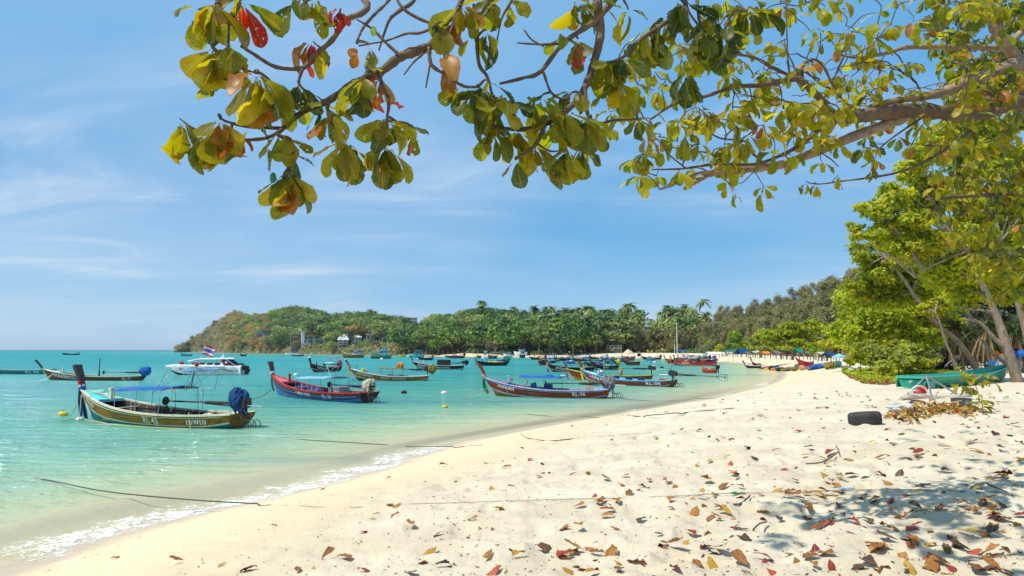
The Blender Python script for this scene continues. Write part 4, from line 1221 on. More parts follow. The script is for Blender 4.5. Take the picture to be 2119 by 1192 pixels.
  rim = [j for j in range(5)] + [i * 5 + 4 for i in range(1, nx)] + [(nx - 1) * 5 + j for j in range(3, -1, -1)] + [i * 5 for i in range(nx - 2, 0, -1)]
  for a, b in zip(rim, rim[1:] + rim[:1]):
   F.append((a, b, top_i + b, top_i + a))
  link('canopy', mesh_np('canopy', V, F, False), root, CL[ck])
  zt = H.sheer(0.45) + hh - 0.04
  npost = 3 if lod < 2 else 2
  for i in range(npost):
   x = L * (u0 + 0.01 + (u1 - u0 - 0.02) * i / (npost - 1)); uu_ = x / L
   zo = (canopy[5] if len(canopy) > 5 else 0.0) * (i / (npost - 1) - 0.5)
   for side in (1, -1):
    mb = MB(); mb.tube([(x, side * (H.beam(uu_) - 0.08), H.sheer(uu_) - 0.25), (x, side * w * 0.97, zt + zo)], 0.02 if lod == 0 else 0.028, 5); mb.build('canopy_post', PIPE, root)
  if lod == 0:
   mb = MB()
   for side in (1, -1):
    mb.tube([(L * u0, side * w, zt - (canopy[5] if len(canopy) > 5 else 0) / 2), (L * u1, side * w, zt + (canopy[5] if len(canopy) > 5 else 0) / 2)], 0.018, 5)
   for q in (u0, (u0 + u1) / 2, u1):
    zz = zt + (canopy[5] if len(canopy) > 5 else 0) * ((q - u0) / (u1 - u0) - 0.5)
    mb.tube([(L * q, -w, zz), (L * q, w, zz)], 0.016, 5)
   mb.build('canopy_frame', PIPE, root)
 if upper:
  u0, u1, hh, ck = upper
  w = B * 0.36; z0 = H.sheer(0.45) + (canopy[2] if canopy else 0.9); z1 = z0 + hh
  mb = MB()
  for side in (1, -1):
   mb.tube([(L * (u0 + 0.09), side * w, z0), (L * (u0 + 0.06), side * w * 0.9, z1)], 0.018, 5)
   mb.tube([(L * (u0 + 0.26), side * w, z0 - 0.02), (L * (u0 + 0.06), side * w * 0.9, z1)], 0.015, 5)
   mb.tube([(L * (u1 + 0.10), side * w, z0 - 0.1), (L * (u1 + 0.04), side * w * 0.9, z1)], 0.018, 5)
   mb.tube([(L * (u1 - 0.0), side * w, z0 - 0.95), (L * (u1 - 0.0), side * w, z0), (L * (u1 + 0.05), side * w * 0.9, z1)], 0.02, 5)
   mb.tube([(L * (u0 + 0.30), side * w, z0), (L * (u1 - 0.05), side * w, z0 + 0.02)], 0.016, 5)
  mb.tube([(L * (u0 + 0.06), -w * 0.9, z1), (L * (u0 + 0.06), w * 0.9, z1)], 0.016, 5)
  mb.build('upper_frame', PIPE, root)
  if ck:
   mb = MB(); V = []
   xa, xb = L * (u0 + 0.09), L * (u1 - 0.08)
   V = [Vector((xa, -w * 1.2, z1 + 0.02)), Vector((xb, -w * 1.2, z1 - 0.08)), Vector((xb, w * 1.2, z1 - 0.08)), Vector((xa, w * 1.2, z1 + 0.02))]
   V += [p + Vector((0, 0, 0.04)) for p in V]
   mb.add(V, [(0, 3, 2, 1), (4, 5, 6, 7), (0, 1, 5, 4), (1, 2, 6, 5), (2, 3, 7, 6), (3, 0, 4, 7)]); mb.build('upper_canopy', CL[ck], root)
 if engine:
  zs = H.sheer(0.02)
  eng = empty('engine'); eng.parent = root; eng.location = (0.18, 0.0, zs + 0.38 + eng_h)
  mb = MB()
  mb.box((0.0, 0, 0.02), (0.75, 0.36, 0.34)); mb.box((0.1, 0, 0.25), (0.5, 0.24, 0.16)); mb.box((-0.36, 0, 0.03), (0.12, 0.42, 0.42))
  mb.lathe([(0.17, -0.03), (0.19, 0), (0.17, 0.03)], 12, 0, Matrix.Translation((-0.45, 0, 0.0)) @ Matrix.Rotation(PI / 2, 4, 'Y'))
  mb.tube([(0.1, 0.12, 0.3), (0.1, 0.14, 0.55), (0.05, 0.14, 0.72)], 0.03, 6)
  mb.build('engine_block', IRON, eng)
  mb = MB(); mb.tube([(0, 0, -0.43 - eng_h), (0, 0, -0.1)], 0.06, 6); mb.box((0, 0, -0.2), (0.16, 0.42, 0.07)); mb.build('pivot', IRON, eng)
  ls = 4.6 if engine == 'in' else 5.2
  sg = 1 if engine == 'in' else -1
  mb = MB()
  p0 = Vector((0.35 * sg, 0.0, 0.0)); p1 = Vector((ls * sg, 0.0, -0.12 + (0.0 if engine == 'in' else -0.10) + shaft_up))
  mb.tube([p0, p0.lerp(p1, 0.4)], 0.075, 7); mb.tube([p0.lerp(p1, 0.4), p1], 0.04, 6)
  mb.tube([p0.lerp(p1, 0.05) - Vector((0, 0, 0.14)), p0.lerp(p1, 0.42) - Vector((0, 0, 0.05))], 0.03, 5)
  mb.build('shaft', IRON if engine == 'in' else IRON, eng)
  mb = MB()
  dd = (p1 - p0).normalized()
  if engine == 'in':
   mb.lathe([(0.02, -0.03), (0.20, -0.012), (0.21, 0.012), (0.05, 0.05)], 14, 0, Matrix.Translation(p1) @ Matrix.Rotation(PI / 2, 4, 'Y'))
  else:
   for k in range(3):
    a = 2 * PI * k / 3
    mb.box(p1 + Vector((0, 0.11 * math.cos(a), 0.11 * math.sin(a))), (0.03, 0.16, 0.10), Euler((a, 0.5, 0)).to_matrix())
   mb.tube([p1 - dd * 0.9, p1 - dd * 0.5 + Vector((0, 0, -0.28)), p1 + dd * 0.15 + Vector((0, 0, -0.34)), p1 + dd * 0.28], 0.022, 5)
   mb.tube([p1 - dd * 0.9, p1 - dd * 0.4 + Vector((0, 0, 0.2)), p1 + dd * 0.2 + Vector((0, 0, 0.24)), p1 + dd * 0.28], 0.022, 5)
  mb.build('propeller', IRON, eng)
  mb = MB(); mb.tube([(-0.3 * sg, 0.1, -0.08), (-1.35 * sg, 0.16, -0.10)], 0.026, 6); mb.build('tiller', PIPE, eng)
  if cover:
   ck, cw, ch = cover[:3]
   v, f = tarp_lump((0.0 if len(cover) < 4 else cover[3], 0, 0.04 + ch * 0.10), (cw, 0.75, ch), seed + 40, 0.8, 0.25)
   link('engine_cover', mesh_np('engine_cover', v, f, False), eng, CL[ck])
  if stern_gear and lod == 0:
   mb = MB()
   for k in range(3):
    c = Vector((-0.42 - 0.14 * k, 0.22 - 0.2 * k, 0.16))
    mb.tube([c + Vector((0.22 * math.cos(a), 0.05 * k, 0.24 * math.sin(a))) for a in np.linspace(-0.4, PI + 0.4, 8)], 0.022, 5)
   mb.tube([(0.0, 0.25, zs - 0.05), (-0.22, 0.3, 0.45), (-0.3, 0.25, 0.05)], 0.02, 5)
   mb.build('stern_fender', ROPED, root)
   mb = MB(); mb.tube([(0.10, 0.1, zs + 0.35), (-0.28, 0.12, zs + 0.0), (-0.38, 0.1, zs - 0.42)], 0.03, 5); mb.tube([(0.1, -0.1, zs + 0.3), (-0.16, -0.12, zs - 0.05), (-0.24, -0.1, zs - 0.4)], 0.03, 5); mb.build('cooling_pipe', IRON, root)
 for k, (ck, ln) in enumerate(ribbons):
  mb = MB()
  V, F = ribbon_mesh(top + Vector((0.07, (k - (len(ribbons) - 1) / 2) * 0.14 + 0.02, 0.06)), ln, 0.26, seed * 7 + k, (-0.28 + 0.05 * k, 0))
  mb.add(V, F); mb.build('ribbon', CL[ck], root)
 if ribbons or wrap:
  for k, ck in enumerate(wrap or [ribbons[0][0]]):
   c = pb.lerp(pt_, 0.16 + 0.075 * k)
   mb = MB(); rot = Matrix.Rotation(math.atan2(d.x, d.z), 4, 'Y')
   mb.lathe([(0.150, -0.06), (0.165, -0.03), (0.160, 0.02), (0.145, 0.055)], 9, 0, Matrix.Translation(c) @ rot @ Matrix.Diagonal((0.95, prow_w * 2.6, 1, 1)))
   mb.build('stem_wrap', CL[ck], root)
 for tx in texts:
  hull_letters(root, H, tx[0], L * tx[1], tx[2], tx[3], 1, tx[5] if len(tx) > 5 else None, 0.012, tx[4] if len(tx) > 4 else None)
 if pile:
  for k, (ck, u, dz, dim) in enumerate(pile):
   v, f = tarp_lump((L * u, 0, H.sheer(u) - 0.15 + dz), dim, seed + 70 + k, 0.3)
   link('covered_load', mesh_np('covered_load', v, f, False), root, CL[ck])
 if extra:
  extra(root, H)
 return root, H
def place_boat(root, H, bow, stern, dz=0.0):
 """bow / stern: photo pixels where the hull meets the water"""
 a, b = at_z(*bow), at_z(*stern)
 yaw = math.atan2(a.y - b.y, a.x - b.x)
 root.rotation_euler = (0, 0, yaw)
 root.location = (b.x, b.y, dz)
 return (a - b).length
def span(bow, stern):
 return (at_z(*bow) - at_z(*stern)).length
# ---- the boats near the beach, each from its own photo span
def moor(wa, wb, k=0.93, **kw):
 Lw = span(wa, wb)
 root, H = longtail(L=Lw / k, **kw)
 place_boat(root, H, wa, wb)
 return root, H
def ex43(root, H):
 L = H.L
 mb = MB(); v, f = tarp_lump((L * 0.755, 0.0, 0.33), (1.2, 1.1, 0.35), 3, 0.2); mb.add(v, f); mb.build('net_heap', M('fishing_net', (0.02, 0.03, 0.02), 0.9, 0.4, 9, 0.8, 30), root)
 for k in range(3):
  mb = MB(); mb.box((L * 0.44 + k * 0.35, 0.12 * k - 0.1, 0.62 + 0.03 * k), (1.9, 0.20, 0.05), (0, -0.05 + 0.03 * k, 0.12 - 0.1 * k)); mb.build('loose_plank', WOODD, root)
 mb = MB(); mb.box((L * 0.475, -0.3, 0.55), (0.12, 0.08, 0.62), (0.4, 0.5, 0)); mb.build('prop_stick', PT['olive'], root)
 mb = MB(); mb.tube([(L * 0.30, -0.35, 1.72), (L * 0.41, -0.32, 1.74)], 0.05, 6); mb.tube([(L * 0.335, -0.33, 1.76), (L * 0.32, -0.33, 2.5)], 0.028, 5); mb.build('folded_oar', IRON, root)
 mb = MB(); mb.lathe([(0.01, 0), (0.10, 0.02), (0.09, 0.16), (0.03, 0.22)], 9, 0, Matrix.Translation((L * 0.255, 0.2, 2.73))); mb.build('beacon', PT['red'], root)
 v, f = tarp_lump((L * 0.17, 0.3, H.sheer(0.17) - 0.05), (0.5, 0.4, 0.22), 9, 0.2); link('rag', mesh_np('rag', v, f), root, CL['white'])
 mb = MB(); mb.box((L * 0.885, 0.0, H.sheer(0.885) + 0.25), (0.95, 0.10, 0.09), (0, 0.10, 0)); mb.build('bow_rail', PT['mint'], root)
rb43, H43 = moor((196, 869), (503, 886), 0.90, label='nearest longtail boat in worn ochre planks with blue canopy', B=2.5, free=0.56, bow=1.5, prow=1.22, prow_lean=0.36, prow_w=0.42, hull='olive', low='teal', stripe='cream', rail='cream', deck='turq', inside=None,
  texts=[('RL 43', 0.455, 0.42, 0.40, None, None), ('เจพเจ', 0.22, 0.40, 0.36, 1.05, None), ('ศรีสมุทร', 0.93, 0.46, 0.34, 1.0, None)],
  canopy=(0.36, 0.66, 1.05, 'blue', 1.0, -0.12), upper=(0.16, 0.32, 0.95, 'pale'), cover=('navy', 0.95, 1.15, 0.1), engine='in', ribbons=(('navy', 1.5), ('deepblue', 1.35)) if False else (('navy', 1.5), ('navy', 1.35)), wrap=['blue', 'white', 'red', 'red'], extra=ex43, ribs=15, seed=43, low_v=0.56, eng_h=0.05)
def ex15(root, H):
 L = H.L
 mb = MB(); mb.box((L * 0.27, 0, 0.62), (0.95, 0.9, 0.55)); mb.box((L * 0.27, 0, 0.92), (1.0, 0.95, 0.06)); mb.build('engine_box', PT['grey'], root)
 mb = MB(); mb.box((L * 0.335, 0.1, 0.62), (0.25, 0.5, 0.5)); mb.build('water_tank', PT['white'], root)
 v, f = tarp_lump((L * 0.40, 0, 0.45), (0.9, 0.8, 0.4), 5, 0.2); link('red_cloth_heap', mesh_np('red_cloth_heap', v, f), root, CL['red'])
 mb = MB(); mb.tube([H.pt(u, 0.30, 1) + Vector((0, 0.02, 0)) for u in np.linspace(0.03, 0.97, 14)], 0.02, 4); mb.build('side_line', PT['blue'], root)
moor((580, 818), (766, 834), 0.90, label='red-railed longtail boat with crumpled white engine cover', B=2.4, free=0.58, bow=1.55, prow=1.0, prow_lean=0.40, prow_w=0.40, hull='darkbrown', low='blue', stripe='deepblue', rail='red', deck='pink', inside='deepblue',
  texts=[('CHAISIT TOUR', 0.585, 0.36, 0.36, 2.05, None), ('RL-15', 0.315, 0.40, 0.42, None, None)], canopy=(0.30, 0.60, 0.88, 'pale', 1.0, -0.10), upper=(0.14, 0.26, 0.95, None), cover=('cream', 1.15, 0.95, 0.0), ribbons=(('teal', 1.35),), wrap=['red', 'white', 'white'], extra=ex15, ribs=15, seed=15, low_v=0.50)
def ex96(root, H):
 L = H.L
 mb = MB(); mb.box((L * 0.585, 0.25, 0.78), (0.42, 0.06, 0.55), (0, 0.25, 0.3)); mb.box((L * 0.57, 0.25, 0.62), (0.4, 0.4, 0.05)); mb.build('blue_seat', PT['blue'], root)
 mb = MB(); mb.box((L * 0.47, 0.25, 0.66), (0.55, 0.5, 0.62)); mb.build('blue_box', PT['deepblue'], root)
 mb = MB(); mb.box((L * 0.15, 0.15, H.sheer(0.15) + 0.10), (0.55, 0.45, 0.35), (0, 0, 0.15)); mb.build('wooden_crate', WOODW, root)
 v, f = tarp_lump((L * 0.47, 0, H.sheer(0.45) + 0.94), (0.75, 0.55, 0.32), 6, 0.2); link('roof_bundle', mesh_np('roof_bundle', v, f), root, CL['blue'])
 v, f = tarp_lump((L * 0.36, 0, H.sheer(0.45) + 0.96), (0.6, 0.5, 0.22), 7, 0.2); link('roof_bundle', mesh_np('roof_bundle', v, f), root, CL['pale'])
 for u, c in ((0.665, 'white'), (0.79, 'red')):
  mb = MB(); mb.ball((L * u, -0.55, H.sheer(u) + 0.30), 0.10, 9, 6); mb.build('float', PT[c], root)
moor((1027, 819.5), (1262, 824), 0.90, label='red-brown longtail boat with lilac rail, blue canopy and orange bow ribbons', B=2.3, free=0.56, bow=1.38, prow=1.02, prow_lean=0.42, prow_w=0.36, hull='redbrown', low='olive', stripe='lilac', rail='lilac', deck='red', inside='red', mat_prow=PT['redbrown'],
  texts=[('HONGKIT', 0.875, 0.40, 0.34, 1.40, None), ('1', 0.80, 0.72, 0.26, None, None), ('LEK-JANE', 0.60, 0.40, 0.15, 0.9, M('lettering_faded', (0.30, 0.16, 0.09), 0.7, 0.2, 3, 0)), ('RL-96', 0.27, 0.40, 0.40, None, None)], canopy=(0.38, 0.69, 0.88, 'blue', 0.95, 0.06), upper=None, cover=('grey', 1.0, 1.0, -0.1),
  ribbons=(('orange', 1.25), ('green', 1.15)), wrap=['peach', 'pink', 'peach'], extra=ex96, ribs=14, seed=96)
def exck(root, H):
 L = H.L
 for u in (0.33, 0.46, 0.60):
  mb = MB(); mb.box((L * u, 0.1, H.sheer(u) - 0.02), (0.42, 0.6, 0.5)); mb.build('seat_box', PT['deepblue'], root)
 mb = MB(); mb.box((L * 0.10, 0, H.sheer(0.1) + 0.05), (1.0, 0.35, 0.12), (0, -0.12, 0)); mb.build('engine_bed', PT['red'], root)
moor((1220, 794), (1396, 801), 0.91, label='brown longtail boat with its propeller shaft stretched out behind over the water', B=2.2, free=0.54, bow=1.42, prow=0.92, prow_lean=0.45, prow_w=0.38, hull='redbrown', low='olive', stripe='lilac', rail='skyblue', deck='white', inside='skyblue', mat_prow=PT['redbrown'],
  texts=[('Chang Kit', 0.885, 0.42, 0.42, 2.3, None), ('RL-05', 0.24, 0.40, 0.36, 1.5, None)], engine='out', shaft_up=0.05, ribbons=(('yellow', 1.5),), wrap=['peach', 'white', 'orange'], extra=exck, ribs=12, seed=5, eng_h=0.2)
def exyr(root, H):
 L = H.L
 mb = MB()
 for k in range(3):
  mb.tube([(L * 0.36 + 0.03 * k, (0.48 - 0.10 * k) * math.cos(a), H.sheer(0.4) + 0.36 + (0.48 - 0.10 * k) * math.sin(a)) for a in np.linspace(0, 2 * PI, 17)], 0.07, 6)
 mb.build('rope_coil', PT['orange'], root)
 v, f = tarp_lump((L * 0.60, 0, H.sheer(0.6) + 0.25), (0.9, 0.7, 0.55), 8, 0.2); link('white_bundle', mesh_np('white_bundle', v, f), root, CL['white'])
 mb = MB(); mb.tube([(L * 0.56, 0, 0.5), (L * 0.56, 0, 2.6)], 0.03, 5); mb.build('pole', PT['lilac'], root)
 v, f = tarp_lump((L * 0.56, 0, 1.9), (0.3, 0.4, 0.9), 9, 0.3); link('hung_cloth', mesh_np('hung_cloth', v, f), root, CL['lilac'])
moor((1189, 786), (1352, 788), 0.91, label='dark longtail boat with yellow rail and an orange rope coil, behind the skyblue-railed one', B=1.9, free=0.56, bow=1.25, prow=0.9, prow_lean=0.45, hull='redbrown', low='orange', rail='lime', deck='yellow', mat_prow=PT['redbrown'],
  cover=None, canopy=None, ribbons=(('pink', 1.7),), wrap=['peach', 'peach'], extra=exyr, lod=1, seed=6, eng_h=0.35)
def expk(root, H):
 mb = MB(); mb.tube([(H.L * 0.44, 0, 0.4), (H.L * 0.44, 0, 2.5)], 0.06, 6); mb.tube([(H.L * 0.44, 0, 0.4), (H.L * 0.44, 0, 1.1)], 0.10, 6); mb.build('green_post', PT['teal'], root)
moor((103, 787), (298, 787.3), 0.92, label='long brown boat with white PHUKET&YOU lettering and blue engine cover', B=1.9, free=0.46, bow=1.32, prow=1.0, prow_lean=0.85, prow_w=0.26, hull='brown', low='redbrown', rail='cream', deck='white', texts=[('PHUKET&YOU', 0.885, 0.52, 0.55, 3.2, None), ('RL 71', 0.175, 0.42, 0.42, None, None)],
  cover=('blue', 1.55, 1.0, -0.3), ribbons=(), wrap=['green'], extra=expk, lod=1, seed=71, low_v=0.8, planks=3)
moor((-60, 774), (112, 774), 0.92, label='long dark green boat cut by the picture edge behind the PHUKET&YOU boat', B=1.9, free=0.6, bow=1.4, prow=0.9, hull='teal', low='black', rail='mint', deck='teal', texts=[('RL 46', 0.28, 0.46, 0.50, 1.9, None), ('B C A N D A L', 0.78, 0.46, 0.42, 5.2, M('lettering_faint', (0.16, 0.22, 0.22), 0.7, 0.2, 3, 0))], engine=None, lod=1, seed=46, thwarts=6)
moor((647, 770.5), (702, 767.3), 0.92, label='black longtail boat with white canopy and a red and white engine cover', B=1.8, free=0.62, bow=1.38, prow=0.92, prow_w=0.36, hull='black', low='redbrown', stripe='cream', rail='red', deck='darkbrown', texts=[('ไข่มุก', 0.86, 0.50, 0.62, 2.6, None)], canopy=(0.33, 0.60, 0.75, 'white', 1.0), upper=(0.10, 0.2, 0.9, 'white'),
  cover=('pink', 1.3, 1.2, -0.2), tip='white', ribbons=(('red', 0.8),), lod=1, seed=64)
def exbs(root, H):
 mb = MB(); mb.ball((H.L * 0.83, 0.1, H.sheer(0.83) + 0.2), 0.22, 10, 7); mb.build('float', PT['lime'], root)
 v, f = tarp_lump((H.L * 0.80, -0.1, H.sheer(0.8) + 0.15), (0.4, 0.4, 0.5), 8, 0.2); link('white_bundle', mesh_np('white_bundle', v, f), root, CL['white'])
 v, f = tarp_lump((H.L * 0.37, 0, H.sheer(0.45) + 1.15), (0.95, 0.8, 0.9), 18, 0.3); link('roof_bundle', mesh_np('roof_bundle', v, f), root, CL['orange'])
 for u in (0.35, 0.49):
  mb = MB(); mb.box((H.L * u, 0.2, H.sheer(u) + 0.02), (0.42, 0.5, 0.3)); mb.build('red_box', PT['red'], root)
moor((738, 788), (888, 787.6), 0.91, label='tan longtail boat lettered BOAT SERVICE with an ochre engine cover', B=1.9, free=0.5, bow=1.42, prow=0.95, prow_lean=0.52, prow_w=0.38, hull='olive', low='black', stripe='white', rail='white', deck='white', mat_prow=PT['olive'], tip='white',
  texts=[('โชคอนันต์', 0.90, 0.36, 0.50, 1.8, PT['cream']), ('BOAT  SERVICE', 0.60, 0.40, 0.36, 2.75, PT['cream']), ('RL110', 0.27, 0.40, 0.34, 0.9, PT['olive'])], canopy=(0.33, 0.62, 0.85, 'ochre', 1.0, 0.08), cover=('ochre', 1.2, 1.0, -0.45), ribbons=(('yellow', 1.0),), wrap=['red', 'pink'], extra=exbs, lod=1, seed=110, eng_h=0.25, shaft_up=0.25)
def exvi(root, H):
 mb = MB(); mb.box((H.L * 0.40, 0, H.sheer(0.4) + 0.45), (H.L * 0.26, 1.5, 1.05)); cb = mb.build('cabin', PT['darkbrown'], root)
 mb = MB(); mb.box((H.L * 0.40, 0, H.sheer(0.4) + 1.02), (H.L * 0.285, 1.75, 0.09)); mb.build('cabin_roof', PT['teal'], root)
 for k in range(4):
  mb = MB(); mb.box((H.L * (0.30 + 0.065 * k), 0.757, H.sheer(0.4) + 0.5), (0.38, 0.02, 0.4)); mb.build('window', GLASSD, cb)
moor((862, 765), (961, 764.6), 0.92, label='black longtail boat with dark cabin on deck and wavy white script', B=1.9, free=0.7, bow=1.5, prow=1.0, prow_lean=0.45, hull='black', low='seagreen', stripe='white', rail='white', deck='teal', texts=[('โชควิไล', 0.90, 0.62, 0.62, 2.4, None), ('Boat Service', 0.56, 0.50, 0.46, 2.5, None)], cover=('black', 0.9, 0.8, -0.5), ribbons=(('cream', 0.8),), extra=exvi, lod=1, seed=84, thwarts=2)
moor((990, 757), (1050, 756.7), 0.92, label='dark longtail boat with a yellow tarp over its load, behind the red-brown one', B=1.7, free=0.7, bow=1.15, prow=0.8, hull='black', low='redbrown', rail='darkbrown', deck='darkbrown', pile=(('yellow', 0.48, 0.15, (2.4, 1.4, 0.7)), ('pink', 0.22, 0.1, (1.6, 1.2, 0.6))), cover=('teal', 1.9, 1.4, 0.1), ribbons=(('red', 0.9), ('pink', 1.1)), lod=1, seed=22)
moor((1140, 770), (1229, 769.3), 0.92, label='black longtail boat with white Thai script and a tall dark prow', B=1.8, free=0.72, bow=1.35, prow=1.2, prow_lean=0.30, prow_w=0.5, hull='black', low='redbrown', stripe='cream', rail='grey', deck='teal', inside='turq', texts=[('นำโชค', 0.84, 0.55, 0.55, 1.7, None)], cover=None, ribbons=(('white', 1.1), ('violet', 1.5), ('peach', 1.0)), lod=1, seed=23, eng_h=0.1)
moor((1227, 766), (1278, 765.4), 0.92, label='black and green longtail boat with violet tarp and round yellow engine cover', B=1.7, free=0.72, bow=1.25, prow=1.15, prow_lean=0.2, hull='black', low='redbrown', stripe='cream', rail='seagreen', deck='teal', pile=(('violet', 0.74, 0.30, (1.1, 1.1, 0.9)), ('yellow', 0.42, 0.05, (0.9, 1.2, 0.5))), texts=[('โชคดี', 0.62, 0.45, 0.40, 1.0, None)], cover=('yellow', 1.1, 1.15, -0.3), ribbons=(), lod=1, seed=24)
moor((1212, 759), (1250, 758.6), 0.92, label='maroon longtail boat with a thin black prow behind the black and green one', B=1.7, free=0.8, bow=1.1, prow=0.8, prow_w=0.22, hull='redbrown', low='black', rail='turq', deck='redbrown', cover=None, tip='white', lod=1, seed=25, ribbons=(('pink', 1.1),))
moor((1116, 756), (1136, 755), 0.92, label='small black boat with an orange ribbon on its short prow', B=1.5, free=0.65, bow=1.15, prow=0.8, hull='black', low='redbrown', stripe='cream', rail='grey', deck='black', engine=None, ribbons=(('orange', 1.2), ('orange', 0.9)), lod=2, seed=26)
moor((1291, 755.5), (1324, 755.4), 0.92, label='brown double-ended boat with upswept stern, clear of the others', B=1.4, free=0.7, bow=1.15, prow=0.3, hull='redbrown', low='brown', rail='brown', deck='brown', inside='white', engine=None, lod=1, seed=27, cat='boat', thwarts=3)
moor((1402, 757), (1483, 758), 0.93, label='long red boat in front of the cluster at the far beach', B=1.9, free=0.85, bow=1.2, prow=0.5, prow_w=0.3, hull='red', low='darkbrown', stripe='white', rail='red', deck='red', texts=[('อันดามัน', 0.80, 0.48, 0.5, 1.6, None)], cover=('violet', 1.1, 1.0, 0.2), canopy=(0.42, 0.64, 0.9, 'white', 0.9), pile=(('red', 0.33, 0.15, (0.9, 0.9, 0.8)), ('white', 0.52, 0.1, (0.9, 1.0, 0.6)), ('orange', 0.72, 0.1, (0.8, 0.8, 0.7))), ribbons=(('orange', 0.8),), lod=1, seed=30)
moor((1380, 752), (1432, 751.5), 0.93, label='orange-prowed longtail boat, leftmost of the cluster at the far beach', B=1.9, free=0.9, bow=1.3, prow=0.95, prow_w=0.34, hull='orange', low='olive', rail='white', deck='white', cover=('black', 1.0, 0.9, 0), mat_prow=PT['orange'], lod=1, seed=31, ribbons=(('orange', 1.2),))
moor((1393, 755.5), (1446, 755.2), 0.93, label='black longtail boat with yellow bow cloth wedged beside the long red boat', B=1.9, free=0.85, bow=1.25, prow=0.85, hull='black', low='black', stripe='yellow', rail='black', deck='redbrown', cover=('black', 1.0, 0.9, 0), lod=1, seed=32, ribbons=(('yellow', 1.2), ('red', 0.9)), canopy=(0.3, 0.6, 1.1, 'lilac', 0.9))
for q, (bw, st, hl, cn, cv, lb) in enumerate((((1399, 749.5), (1449, 749.0), 'redbrown', 'red', 'grey', 'maroon longtail boat with a red canopy inside the far cluster'),
  ((1408, 748), (1462, 747.6), 'teal', 'teal', 'blue', 'teal longtail boat under a teal canopy inside the far cluster'),
  ((1420, 750.5), (1470, 750.4), 'deepblue', 'pale', 'navy', 'blue longtail boat with pale canopy inside the far cluster'),
  ((1432, 752.5), (1480, 752.6), 'darkbrown', 'grey', 'black', 'dark brown longtail boat at the beach end of the far cluster'))):
 moor(bw, st, 0.93, label=lb, B=1.8, free=0.9, bow=1.25, prow=0.9, prow_w=0.36, hull=hl, low='redbrown', rail='cream', deck='orange', canopy=(0.3, 0.62, 0.9, cn, 0.95), cover=(cv, 1.0, 1.0, 0), lod=2, seed=33 + q, ribbons=((('orange', 'yellow', 'pink', 'red')[q], 1.1),))
for q, (a, b, row, hl, cn, lb) in enumerate(((1150, 1186, 746.8, 'black', None, 'black longtail boat left of the tall dark prow'), (1186, 1222, 747.8, 'darkbrown', 'white', 'dark longtail boat under a white canopy behind the black prows'), (1222, 1256, 743.6, 'redbrown', None, 'low brown longtail boat near the shore left of the sand pile'),
  (1262, 1300, 749.5, 'teal', 'grey', 'teal longtail boat behind the double-ended boat'), (1098, 1130, 744.5, 'darkbrown', None, 'dark longtail boat right of the white speedboat cluster'), (1120, 1150, 751.5, 'black', 'pale', 'black longtail boat with pale canopy behind the orange-ribboned prow'), (1330, 1368, 744.0, 'redbrown', None, 'brown longtail boat close to the shore right of the black bin'))):
 moor((a, row), (b, row - 0.1), 0.93, label=lb, B=1.8, free=0.7, bow=1.25, prow=1.0, prow_w=0.34, hull=hl, low='black', rail=('grey', 'cream', 'white')[q % 3], deck='grey', canopy=(0.3, 0.6, 0.9, cn, 0.95) if cn else None, pile=(('white', 0.45, 0.1, (1.6, 1.1, 0.6)),) if q % 2 else None, cover=(('grey', 'blue', 'black', 'red')[q % 4], 1.0, 0.9, 0), lod=2, seed=140 + q, ribbons=((('orange', 'white', 'yellow')[q % 3], 0.8),))
